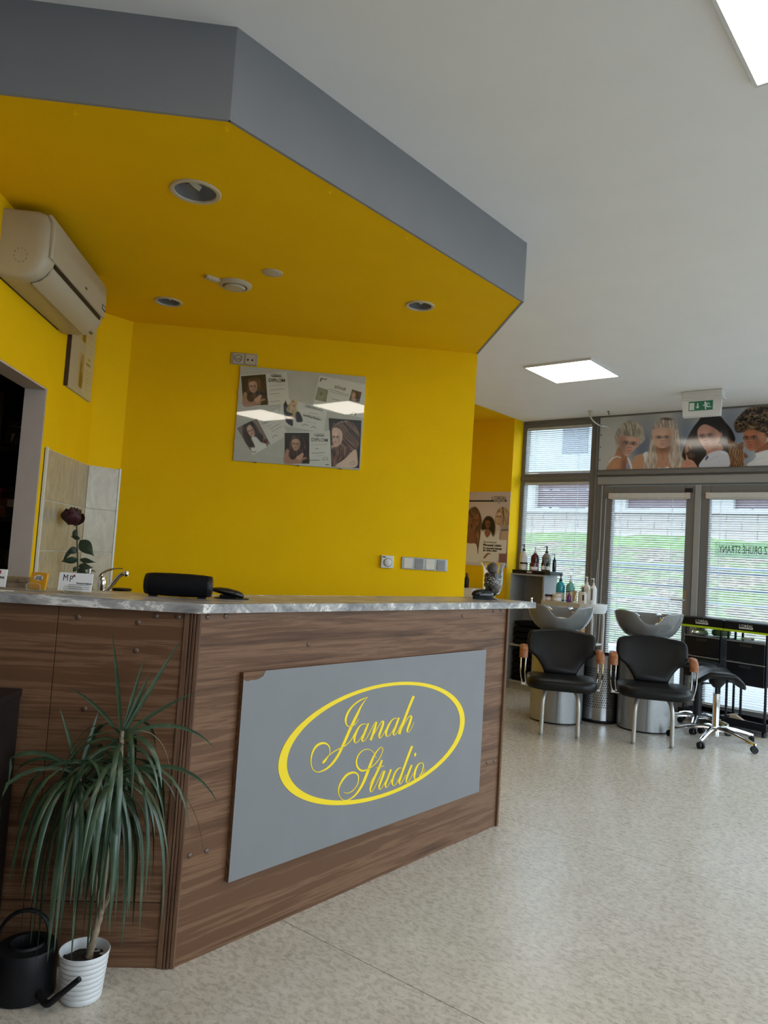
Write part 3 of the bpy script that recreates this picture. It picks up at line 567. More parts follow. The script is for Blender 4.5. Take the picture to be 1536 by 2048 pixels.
# ================================================================== RECEPTION COUNTER
CT = 1.095
STROKES = [[[6490,5394,6498,5380],[6384,5384,6396,5364],[6278,5375,6297,5346],[6175,5362,6202,5326],[6077,5344,6111,5303],[5983,5322,6023,5278],[5893,5296,5940,5250],[5807,5265,5859,5218],[5724,5229,5781,5183],[5645,5190,5708,5144],[5567,5148,5637,5100],[5493,5103,5571,5053],[5423,5052,5512,5002],[5360,4995,5458,4946],[5303,4935,5411,4886],[5256,4874,5372,4827],[5222,4814,5343,4772],[5199,4753,5323,4718],[5187,4695,5310,4667],[5186,4640,5303,4621],[5196,4586,5303,4577],[5216,4534,5310,4536],[5247,4484,5326,4495],[5289,4438,5350,4455],[5337,4399,5380,4423],[5391,4369,5416,4397],[5450,4347,5460,4377],[5512,4335,5511,4364],[5580,4331,5570,4359],[5651,4335,5635,4362],[5719,4348,5697,4373],[5779,4369,5753,4392],[5835,4398,5806,4419],[5889,4435,5860,4453],[5941,4482,5916,4496],[5992,4536,5972,4547],[6044,4590,6026,4599]],[[6471,5384,6487,5373],[6411,5345,6430,5333],[6350,5307,6375,5291],[6283,5260,6318,5241],[6208,5201,6256,5176],[6129,5133,6191,5102],[6052,5059,6131,5023],[5981,4978,6080,4938],[5914,4892,6032,4845],[5849,4809,5982,4754],[5788,4733,5929,4673],[5728,4658,5874,4595],[5665,4574,5814,4510],[5594,4475,5745,4410],[5520,4367,5670,4304],[5449,4259,5599,4197],[5384,4154,5534,4093],[5322,4049,5472,3988],[5261,3946,5410,3885],[5201,3847,5346,3786],[5141,3750,5282,3689],[5079,3653,5216,3592],[5014,3554,5146,3494],[4946,3457,5074,3396],[4876,3368,4998,3305],[4804,3290,4920,3225],[4729,3220,4838,3153],[4649,3156,4750,3088],[4562,3096,4652,3028],[4469,3041,4549,2976],[4380,2997,4446,2935],[4296,2965,4348,2907],[4213,2941,4252,2890],[4130,2925,4160,2880],[4050,2912,4072,2873],[3972,2906,3984,2873],[3897,2912,3898,2885],[3819,2934,3811,2910],[3743,2967,3727,2946],[3678,3007,3652,2992],[3626,3057,3593,3047],[3583,3115,3545,3110],[3550,3176,3508,3174],[3528,3235,3482,3238],[3515,3296,3466,3303],[3510,3360,3456,3370],[3510,3428,3451,3441],[3517,3498,3453,3515],[3533,3565,3462,3587],[3558,3627,3481,3656],[3593,3685,3508,3722],[3634,3737,3544,3783],[3682,3783,3591,3838],[3737,3822,3648,3887],[3795,3852,3713,3926],[3857,3873,3790,3953],[3926,3886,3873,3970],[3993,3893,3955,3976],[4054,3893,4037,3972],[4114,3886,4117,3958],[4171,3873,4192,3936],[4225,3855,4262,3905],[4278,3829,4325,3867],[4325,3799,4378,3824],[4363,3763,4420,3777],[4396,3721,4453,3727],[4421,3678,4475,3679],[4437,3638,4486,3634],[4444,3598,4488,3590],[4447,3555,4484,3547],[4443,3510,4476,3501],[4435,3464,4462,3456],[4426,3418,4449,3411]],[[4143,3163,4093,3189],[4166,3171,4094,3209],[4188,3177,4096,3230],[4208,3186,4110,3252],[4232,3199,4135,3271],[4260,3217,4166,3287],[4291,3243,4199,3304],[4320,3277,4236,3328],[4348,3314,4280,3356],[4377,3348,4323,3383],[4404,3374,4360,3405],[4432,3396,4396,3424],[4474,3420,4444,3446],[4537,3448,4509,3474],[4615,3476,4586,3505],[4697,3502,4669,3533],[4785,3525,4758,3557],[4878,3545,4853,3577],[4972,3564,4948,3596],[5067,3581,5044,3613],[5164,3596,5140,3628],[5257,3615,5229,3647],[5340,3640,5311,3670],[5419,3670,5387,3698],[5494,3706,5460,3732],[5569,3751,5533,3775],[5640,3802,5602,3825],[5703,3857,5664,3878],[5752,3915,5713,3933],[5792,3976,5756,3992],[5831,4037,5798,4051]],[[6582,4300,6576,4281],[6502,4326,6494,4305],[6419,4353,6414,4327],[6337,4368,6344,4338],[6259,4367,6279,4335],[6186,4354,6219,4321],[6117,4330,6163,4295],[6050,4294,6114,4256],[5986,4248,6070,4204],[5926,4193,6029,4146],[5869,4127,5987,4078],[5817,4052,5947,4002],[5779,3981,5918,3935],[5761,3918,5901,3882],[5758,3860,5892,3835],[5769,3805,5890,3792],[5796,3749,5891,3748],[5838,3697,5897,3709],[5894,3662,5910,3687],[5958,3656,5945,3680],[6023,3668,6002,3690],[6089,3695,6061,3715],[6151,3740,6121,3757],[6214,3798,6183,3815],[6277,3861,6245,3878],[6340,3927,6306,3943],[6402,3997,6366,4014],[6464,4067,6427,4084]],[[6596,4359,6676,4328],[6522,4260,6620,4221],[6449,4161,6565,4115],[6384,4067,6514,4017],[6332,3975,6463,3925],[6289,3887,6416,3841],[6260,3816,6380,3775],[6247,3769,6358,3736],[6249,3735,6347,3718],[6264,3704,6343,3707],[6294,3674,6346,3692],[6341,3650,6353,3680],[6394,3648,6376,3675],[6448,3665,6423,3687],[6511,3695,6482,3715],[6572,3737,6541,3755],[6627,3794,6594,3809],[6680,3861,6646,3876],[6736,3932,6702,3948],[6798,4008,6764,4023],[6863,4087,6829,4103],[6923,4158,6889,4174],[6976,4218,6943,4234],[7025,4270,6992,4286],[7065,4306,7034,4325],[7093,4320,7068,4344],[7113,4320,7096,4348],[7137,4321,7118,4352]],[[7102,4348,7186,4321],[7059,4272,7163,4240],[7017,4197,7140,4158],[6977,4119,7114,4076],[6940,4035,7080,3990],[6906,3948,7043,3903],[6871,3867,7006,3821],[6837,3796,6970,3748],[6802,3731,6935,3682],[6767,3666,6899,3617]],[[6912,3725,6883,3739],[6993,3810,6962,3825],[7074,3895,7042,3911],[7154,3977,7120,3993],[7231,4058,7196,4075],[7306,4136,7270,4154],[7374,4201,7336,4220],[7435,4249,7393,4272],[7487,4283,7443,4312],[7525,4297,7489,4337],[7534,4294,7552,4339],[7529,4290,7612,4306],[7528,4274,7639,4260],[7517,4240,7638,4209],[7494,4189,7622,4149],[7462,4126,7596,4081],[7418,4045,7553,3997],[7366,3953,7501,3904],[7326,3873,7458,3828],[7307,3814,7432,3777],[7301,3768,7415,3741],[7308,3726,7406,3713],[7327,3685,7404,3685],[7362,3647,7405,3664],[7418,3630,7408,3658],[7468,3643,7442,3665],[7523,3670,7492,3690],[7584,3716,7551,3734],[7654,3785,7619,3802],[7730,3873,7695,3889],[7807,3960,7772,3976]],[[8575,4296,8571,4276],[8485,4318,8480,4294],[8393,4340,8392,4313],[8304,4350,8318,4318],[8226,4343,8258,4307],[8156,4322,8205,4285],[8088,4290,8152,4251],[8018,4246,8098,4203],[7948,4190,8047,4144],[7885,4127,7999,4079],[7826,4055,7953,4006],[7774,3975,7911,3927],[7738,3901,7881,3859],[7725,3837,7864,3805],[7729,3778,7856,3761],[7749,3727,7857,3727],[7790,3683,7863,3701],[7847,3651,7878,3680],[7906,3638,7904,3665],[7962,3640,7945,3664],[8022,3653,7997,3676],[8083,3681,8052,3701],[8143,3726,8109,3744],[8204,3784,8169,3800],[8265,3849,8228,3865],[8324,3923,8286,3939],[8383,4005,8342,4021],[8442,4087,8399,4104]],[[8559,4349,8670,4310],[8498,4260,8622,4217],[8438,4171,8574,4123],[8382,4082,8525,4031],[8324,3984,8468,3933],[8269,3884,8410,3835],[8233,3802,8367,3760],[8223,3746,8343,3717],[8234,3706,8332,3696],[8257,3674,8330,3682],[8291,3646,8335,3667],[8342,3626,8345,3658],[8393,3628,8371,3656],[8443,3645,8414,3668],[8500,3675,8467,3695],[8561,3723,8526,3740],[8628,3796,8591,3812],[8699,3887,8661,3903],[8767,3977,8728,3992],[8827,4058,8790,4073],[8885,4139,8850,4153],[8942,4220,8909,4232]],[[9471,5156,9632,5101],[9391,5039,9553,4982],[9311,4921,9475,4864],[9230,4795,9396,4739],[9145,4651,9311,4596],[9059,4500,9225,4445],[8979,4362,9144,4305],[8908,4247,9071,4189],[8842,4143,9006,4085],[8779,4033,8944,3978],[8720,3911,8885,3859],[8664,3786,8829,3734],[8609,3661,8773,3609]],[[8815,3761,8782,3774],[8893,3859,8858,3873],[8971,3956,8935,3971],[9050,4046,9012,4063],[9134,4130,9095,4149],[9220,4206,9178,4227],[9296,4260,9253,4286],[9357,4285,9317,4320],[9403,4290,9378,4334],[9428,4284,9435,4332],[9424,4282,9496,4313],[9418,4279,9535,4270],[9409,4247,9542,4216],[9379,4180,9521,4139],[9333,4091,9482,4044],[9288,4002,9440,3953],[9245,3919,9392,3869],[9202,3835,9342,3788],[9175,3764,9304,3726],[9174,3713,9283,3691],[9193,3675,9272,3675],[9227,3647,9270,3664],[9272,3626,9286,3652],[9328,3617,9315,3645],[9384,3628,9354,3651],[9438,3662,9403,3681],[9497,3711,9459,3729],[9553,3770,9514,3787],[9605,3842,9569,3855],[9654,3923,9624,3934],[9702,4005,9679,4013]],[[7276,2853,7257,2852],[7239,2923,7215,2922],[7201,2993,7173,2991],[7152,3061,7123,3055],[7088,3126,7060,3116],[7014,3186,6989,3173],[6935,3238,6915,3221],[6853,3279,6838,3259],[6765,3311,6759,3288],[6673,3332,6676,3307],[6574,3341,6585,3314],[6472,3339,6490,3310],[6376,3325,6403,3295],[6288,3296,6325,3266],[6208,3256,6253,3225],[6140,3208,6193,3178],[6086,3152,6147,3124],[6045,3089,6112,3063],[6017,3026,6091,3003],[6003,2963,6086,2944],[6003,2899,6094,2886],[6015,2835,6112,2830],[6039,2772,6139,2776],[6077,2709,6176,2724],[6128,2649,6219,2678],[6192,2593,6272,2635],[6270,2541,6331,2596],[6358,2500,6390,2566],[6450,2476,6449,2547],[6540,2468,6519,2533],[6630,2470,6599,2527],[6723,2481,6688,2529],[6818,2502,6785,2540],[6912,2527,6883,2558],[7008,2553,6980,2581],[7105,2584,7075,2611],[7197,2621,7164,2647],[7281,2665,7246,2689],[7360,2715,7322,2738],[7432,2771,7393,2793],[7501,2838,7460,2858],[7563,2911,7521,2930],[7613,2979,7570,2997],[7648,3040,7604,3056],[7670,3096,7625,3109],[7678,3147,7632,3155],[7667,3193,7623,3194],[7639,3234,7601,3226],[7601,3265,7577,3245],[7552,3281,7554,3253],[7501,3282,7520,3254],[7449,3271,7479,3244],[7393,3246,7431,3220],[7334,3211,7377,3183],[7275,3173,7325,3142],[7217,3135,7274,3101],[7157,3094,7225,3056],[7100,3047,7181,3007],[7047,2993,7144,2950],[6997,2934,7110,2887],[6949,2873,7076,2820],[6904,2810,7040,2754],[6860,2743,7005,2685],[6813,2665,6964,2606],[6760,2570,6916,2509],[6705,2464,6863,2401],[6648,2359,6807,2294],[6590,2255,6747,2190],[6532,2153,6684,2087],[6472,2058,6616,1991],[6409,1973,6543,1905],[6345,1895,6466,1829],[6278,1823,6386,1760],[6207,1759,6303,1699],[6135,1702,6216,1645],[6059,1654,6126,1601],[5977,1617,6032,1566],[5892,1588,5936,1541],[5808,1567,5844,1524],[5727,1553,5755,1514],[5650,1546,5667,1511],[5575,1551,5581,1520],[5499,1569,5494,1543],[5424,1598,5411,1576],[5356,1635,5335,1618],[5294,1682,5266,1669],[5238,1737,5204,1729],[5194,1794,5154,1789],[5161,1848,5117,1848],[5140,1903,5091,1908],[5130,1961,5077,1971],[5133,2022,5072,2038],[5148,2086,5077,2109],[5175,2148,5097,2180],[5219,2209,5135,2250],[5276,2270,5187,2319],[5341,2327,5247,2383],[5413,2381,5317,2444],[5492,2431,5397,2500],[5568,2468,5482,2544],[5641,2490,5571,2570],[5715,2502,5662,2582],[5790,2507,5750,2586],[5864,2508,5838,2583],[5933,2501,5927,2572],[5992,2488,6013,2549],[6046,2466,6091,2512],[6099,2435,6159,2466],[6141,2399,6211,2416],[6171,2362,6245,2365],[6192,2319,6263,2312],[6204,2267,6271,2255],[6209,2202,6270,2188],[6204,2130,6261,2114],[6186,2065,6237,2045],[6152,2009,6197,1987],[6104,1958,6143,1935],[6048,1914,6082,1890],[5982,1876,6012,1852],[5908,1844,5934,1820],[5834,1822,5856,1797],[5760,1809,5777,1784],[5686,1806,5698,1781],[5617,1812,5620,1787],[5555,1829,5548,1808],[5492,1856,5482,1838],[5428,1884,5418,1867]],[[7599,2756,7706,2713],[7544,2672,7659,2626],[7489,2589,7613,2538],[7429,2501,7558,2446],[7361,2405,7490,2347],[7287,2303,7415,2245],[7214,2197,7341,2141],[7136,2082,7265,2026],[7060,1965,7190,1909],[7002,1863,7131,1811],[6971,1787,7094,1742],[6959,1727,7072,1692],[6962,1674,7061,1652],[6980,1622,7057,1615],[7016,1576,7061,1588],[7074,1553,7065,1579],[7126,1564,7102,1585],[7184,1594,7155,1612],[7247,1644,7216,1661],[7316,1720,7284,1736],[7391,1817,7359,1832],[7467,1913,7434,1929],[7544,2011,7511,2026],[7621,2108,7588,2124],[7688,2185,7656,2202],[7737,2227,7709,2245],[7776,2249,7751,2267],[7816,2272,7792,2289]],[[7311,2459,7301,2476],[7389,2462,7376,2483],[7468,2464,7452,2491],[7551,2466,7535,2495],[7642,2468,7629,2494],[7740,2470,7730,2490],[7838,2473,7832,2486]],[[6949,1886,6931,1896],[6986,1924,6965,1935],[7023,1961,6999,1974],[7062,2002,7035,2016],[7105,2049,7077,2063],[7149,2098,7122,2112],[7194,2148,7167,2162]],[[7826,2294,7926,2255],[7777,2212,7885,2170],[7728,2132,7845,2085],[7678,2050,7801,2000],[7624,1962,7749,1910],[7569,1873,7694,1821],[7529,1795,7652,1748],[7510,1734,7627,1696],[7508,1686,7614,1659],[7519,1642,7609,1630],[7544,1600,7612,1603],[7587,1564,7620,1582],[7640,1547,7633,1573],[7688,1554,7665,1576],[7738,1576,7709,1595],[7796,1618,7764,1636],[7867,1690,7834,1707],[7947,1783,7913,1799],[8024,1875,7991,1891],[8093,1959,8061,1974],[8160,2042,8129,2056],[8227,2125,8198,2138]],[[8232,2280,8343,2236],[8183,2201,8299,2155],[8134,2122,8256,2074],[8085,2042,8210,1991],[8029,1953,8156,1901],[7973,1862,8100,1810],[7932,1784,8057,1736],[7914,1727,8033,1688],[7913,1683,8021,1658],[7925,1644,8017,1632],[7948,1603,8019,1604],[7988,1565,8024,1583],[8048,1549,8032,1576],[8101,1566,8074,1586],[8162,1599,8132,1618],[8226,1649,8193,1666],[8296,1724,8262,1741],[8370,1817,8336,1833],[8434,1897,8400,1913],[8479,1952,8446,1967],[8513,1995,8482,2009],[8548,2037,8518,2051]],[[9023,2195,9021,2176],[8960,2212,8958,2190],[8893,2230,8899,2202],[8819,2234,8845,2201],[8741,2219,8787,2181],[8662,2190,8727,2147],[8588,2146,8672,2101],[8518,2085,8620,2038],[8454,2012,8572,1962],[8404,1936,8533,1888],[8369,1861,8504,1816],[8348,1784,8484,1747],[8349,1711,8476,1688],[8379,1642,8478,1638],[8432,1583,8492,1593],[8497,1544,8513,1567],[8565,1533,8551,1559],[8635,1544,8607,1569],[8703,1575,8667,1597],[8767,1629,8729,1648],[8832,1701,8792,1720],[8896,1783,8855,1801],[8957,1874,8917,1891],[9017,1975,8979,1990],[9078,2075,9041,2090]],[[9588,3032,9728,2980],[9520,2929,9665,2874],[9452,2826,9604,2769],[9382,2713,9537,2656],[9306,2581,9459,2525],[9229,2440,9376,2385],[9157,2308,9299,2254],[9091,2192,9233,2138],[9030,2084,9172,2030],[8975,1982,9117,1929],[8923,1883,9064,1830],[8877,1789,9016,1738],[8846,1712,8979,1666],[8837,1656,8954,1621],[8843,1615,8939,1595],[8861,1580,8934,1578],[8892,1547,8940,1559],[8941,1520,8950,1548],[8995,1518,8970,1545],[9041,1539,9009,1560],[9092,1574,9058,1593],[9150,1624,9115,1642],[9217,1694,9184,1710],[9292,1778,9260,1793],[9367,1863,9336,1877]],[[9654,2224,9772,2178],[9600,2148,9724,2099],[9546,2071,9677,2020],[9494,1991,9628,1938],[9438,1898,9571,1846],[9384,1802,9514,1752],[9345,1720,9470,1675],[9328,1661,9444,1625],[9327,1616,9430,1592],[9339,1577,9426,1567],[9364,1537,9430,1541],[9409,1501,9439,1522],[9470,1488,9451,1516],[9522,1505,9492,1527],[9580,1537,9547,1557],[9644,1584,9609,1602],[9714,1649,9680,1666],[9791,1729,9759,1744],[9868,1808,9837,1823]],[[10427,2196,10446,2168],[10348,2195,10372,2160],[10265,2193,10302,2153],[10181,2174,10242,2131],[10101,2131,10188,2085],[10027,2074,10138,2023],[9966,2009,10097,1958],[9922,1937,10066,1889],[9893,1859,10043,1815],[9879,1784,10027,1747],[9882,1711,10016,1684],[9900,1642,10011,1626],[9928,1582,10016,1579],[9968,1534,10030,1544],[10022,1497,10050,1520],[10087,1481,10077,1509],[10151,1488,10126,1512],[10221,1510,10188,1534],[10292,1549,10253,1571],[10367,1609,10322,1631],[10443,1686,10393,1708],[10507,1763,10451,1785],[10554,1839,10493,1860],[10588,1915,10521,1936],[10607,1984,10536,2001],[10603,2044,10535,2054],[10582,2096,10521,2097],[10553,2138,10503,2130],[10513,2168,10483,2147],[10469,2183,10454,2158],[10432,2196,10418,2173]],[[10294,1672,10284,1689],[10341,1671,10331,1690],[10390,1670,10377,1690],[10438,1672,10424,1693],[10486,1674,10469,1696],[10535,1679,10512,1701],[10586,1699,10558,1717],[10637,1739,10610,1753],[10688,1792,10666,1803],[10742,1843,10720,1854]],[[9926,2690,9970,2674],[9906,2682,9978,2657],[9885,2675,9985,2641],[9868,2664,9991,2626],[9856,2651,9993,2612],[9849,2638,9993,2597],[9844,2625,9990,2583],[9841,2612,9985,2570],[9840,2599,9977,2558],[9843,2586,9965,2546],[9848,2571,9948,2537],[9856,2554,9928,2529],[9863,2537,9907,2522]]]
XC, YC = -0.325, 2.474
cn = thing('reception_counter', 'walnut laminate reception counter with a slanted front and grey logo board', 'counter', (0, 0, 0))
# left face (along x): boards
x0 = XL+0.004
def lface(a, b, z0, z1, nm='board'): MB().box(a, b, YC, YC+0.018, z0, z1).build(nm, M['walnut'], cn, bev=0.0012)
lface(x0, -0.762, 0.0, 0.194); lface(-0.760, XC-0.001, 0.0, 0.194)
lface(x0, -0.762, 0.197, 0.600); lface(-0.760, XC-0.001, 0.197, CT); lface(x0, -0.762, 0.602, CT)
# slanted face: local (u, -v, z)
cf = (0, 0, ROT_C)
uc, vc, ue = 1.5195, -1.978, 3.4511
def sface(name, mat, a, b, y0, y1, z0, z1, bev=0.0012): return MB().box(a, b, y0, y1, z0, z1).build(name, mat, cn, rot=cf, bev=bev)
sface('board', M['walnut'], uc+0.001, ue-0.014, -vc, -vc+0.018, 0.0, CT)
# inner carcass
MB().prism([(XC+0.02, YC+0.02), (XC+0.008, YC+0.06), (x0, YC+0.06), (x0, YC+0.02)], 0, CT).build('carcass', M['walnut'], cn)
sface('carcass', M['walnut'], uc+0.02, ue-0.02, -vc+0.02, -vc+0.05, 0.0, CT)
sface('end_panel', M['walnut'], ue-0.034, ue-0.014, -vc+0.05, -vc+0.34, 0.0, CT)
# corner moulding with grooves, end moulding
for k, (a, b, d) in enumerate(((0.0, 0.010, 0.006), (0.0115, 0.020, 0.009), (0.0215, 0.029, 0.009), (0.0305, 0.049, 0.006))):
    MB().box(XC-b, XC-a, YC-d, YC, 0.0, CT).build('corner_moulding', M['walnut_v'], cn, bev=0.002)
sface('corner_moulding', M['walnut_v'], uc-0.004, uc+0.004, -vc-0.004, -vc+0.004, 0, CT, 0.002)
sface('end_moulding', M['walnut_v'], ue-0.014, ue+0.004, -vc-0.012, -vc+0.020, 0.0, CT, 0.004)
sface('end_moulding', M['walnut_v'], ue+0.004, ue+0.012, -vc-0.004, -vc+0.030, 0.0, CT, 0.002)
# screw caps
cap = MB().lathe([(0.0085, 0), (0.0085, 0.002), (0.006, 0.0042), (0.0005, 0.005)], 14).mesh('screw_cap', True); cap.materials.append(plain('brown_cap', (0.10, 0.055, 0.035), 0.3))
for x, z in ((-0.516, 1.0535), (-0.515, 0.966), (-0.656, 0.778), (-0.4627, 1.077), (-0.3944, 1.0775), (-0.62, 0.33), (-0.70, 1.06)):
    link('screw_cap', cap, None, cn, loc=(x, YC, z), rot=(PI/2, 0, 0))
for u, z in ((1.547, 1.081), (1.62, 1.083), (3.312, 1.081), (3.385, 1.083), (3.033, 1.061), (2.015, 0.973), (3.329, 0.333), (3.396, 0.3295), (1.55, 0.3335), (1.616, 0.331)):
    p = UV(u, vc); link('screw_cap', cap, None, cn, loc=(p.x, p.y, z), rot=(PI/2, 0, ROT_C))

# worktop: two mitred slabs
wt = thing('worktop', 'grey marble-pattern worktop lying on the reception counter', 'worktop', (0, 0, CT))
ov = 0.022; dp = 0.372
A = Vector((XC + ov*math.tan(PI/8), YC-ov)); dU = Vector((S2, S2)); nV = Vector((-S2, S2))
Bk = Vector((A.x - dp*math.tan(PI/8), A.y+dp))
MB().prism([(x0, YC-ov), (A.x-0.0006, A.y), (Bk.x-0.0006, Bk.y), (x0, YC-ov+dp)], 0, 0.030).build('slab', M['marble'], wt, bev=0.0015)
E1 = A + dU*((3.715) - (A.x+A.y)*S2); E2 = E1 + nV*dp
MB().prism([(A.x+0.0006, A.y), tuple(E1), tuple(E2), (Bk.x+0.0006, Bk.y)], 0, 0.030).build('slab', M['marble'], wt, bev=0.0015)
CTOP = CT+0.030
p = UV(3.690, -1.972, CTOP)
link('steel_peg', MB().lathe([(0.007, 0), (0.007, 0.010), (0.004, 0.013), (0.004, 0.016), (0.008, 0.019), (0.006, 0.024), (0.001, 0.025)], 14).mesh('steel_peg', True), M['chrome'], None, loc=p, label='tiny chrome peg on the right end of the worktop', category='peg')

# logo board on the slanted face
sg = thing('logo_board', 'grey board with yellow oval and script lettering on the counter front', 'sign', UV(1.70, -1.978, 0.214), ROT_C)
M['board_grey'] = plain('grey_board', (0.178, 0.178, 0.182), 0.5, var=0.03, scale=6)
M['sign_yellow'] = plain('yellow_vinyl', (0.83, 0.60, 0.005), 0.45, var=0.02)
MB().prism([(0.0, 0.0), (1.535, 0.0), (1.530, 0.682), (0.095, 0.682), (0.085, 0.664), (0.066, 0.656), (0.05, 0.6535), (0.036, 0.655), (0.02, 0.652), (0.006, 0.655), (0.0, 0.66)], -0.0205, -0.0185, 'xz').build('facing', M['board_grey'], sg)
MB().prism([(0.0, 0.0), (1.535, 0.0), (1.530, 0.682), (0.0, 0.682)], -0.0185, 0.0, 'xz').build('core', M['walnut'], sg)
e = MB(); n = 96; cx, cz = 2.4775-1.70, 0.566-0.214
O_ = [(cx+0.592*math.cos(2*PI*k/n), -0.0220, cz+0.2315*math.sin(2*PI*k/n)) for k in range(n)]
I_ = [(cx+0.0005+0.5515*math.cos(2*PI*k/n), -0.0220, cz+0.0008+0.2175*math.sin(2*PI*k/n)) for k in range(n)]
bk = lambda L: [(x, -0.0205, z) for x, y, z in L]
e.rings([bk(O_), O_, I_, bk(I_)], False, False); e.build('oval_ring', M['sign_yellow'], sg)
for nm, part in (('lettering', STROKES[:11]), ('lettering', STROKES[11:])):
    t = MB()
    for st in part:
        fr = []; bkk = []
        R = []
        for a, b, c, d in st:
            R.append([(a/1e4, -0.0222, b/1e4), (c/1e4, -0.0222, d/1e4), (c/1e4, -0.0205, d/1e4), (a/1e4, -0.0205, b/1e4)])
        t.rings(R)
    t.build(nm, M['sign_yellow'], sg)
# ================================================================== PRINTED PICTURES: painter on a fine grid (colour attribute)
def homog(src, dst):
    A_ = []; b_ = []
    for (x, y), (X, Y) in zip(src, dst):
        A_.append([x, y, 1, 0, 0, 0, -X*x, -X*y]); b_.append(X); A_.append([0, 0, 0, x, y, 1, -Y*x, -Y*y]); b_.append(Y)
    h = np.linalg.solve(np.array(A_, float), np.array(b_, float)); return np.append(h, 1).reshape(3, 3)
def happly(Hm, x, y):
    d = Hm[2, 0]*x+Hm[2, 1]*y+Hm[2, 2]
    return (Hm[0, 0]*x+Hm[0, 1]*y+Hm[0, 2])/d, (Hm[1, 0]*x+Hm[1, 1]*y+Hm[1, 2])/d

def vnoise(x, y, seed=0):
    xi = np.floor(x); yi = np.floor(y); fx = x-xi; fy = y-yi; fx = fx*fx*(3-2*fx); fy = fy*fy*(3-2*fy)
    def hsh(a, b):
        s = np.sin(a*127.1+b*311.7+seed*74.7)*43758.5453; return s-np.floor(s)
    return (hsh(xi, yi)*(1-fx)+hsh(xi+1, yi)*fx)*(1-fy)+(hsh(xi, yi+1)*(1-fx)+hsh(xi+1, yi+1)*fx)*fy

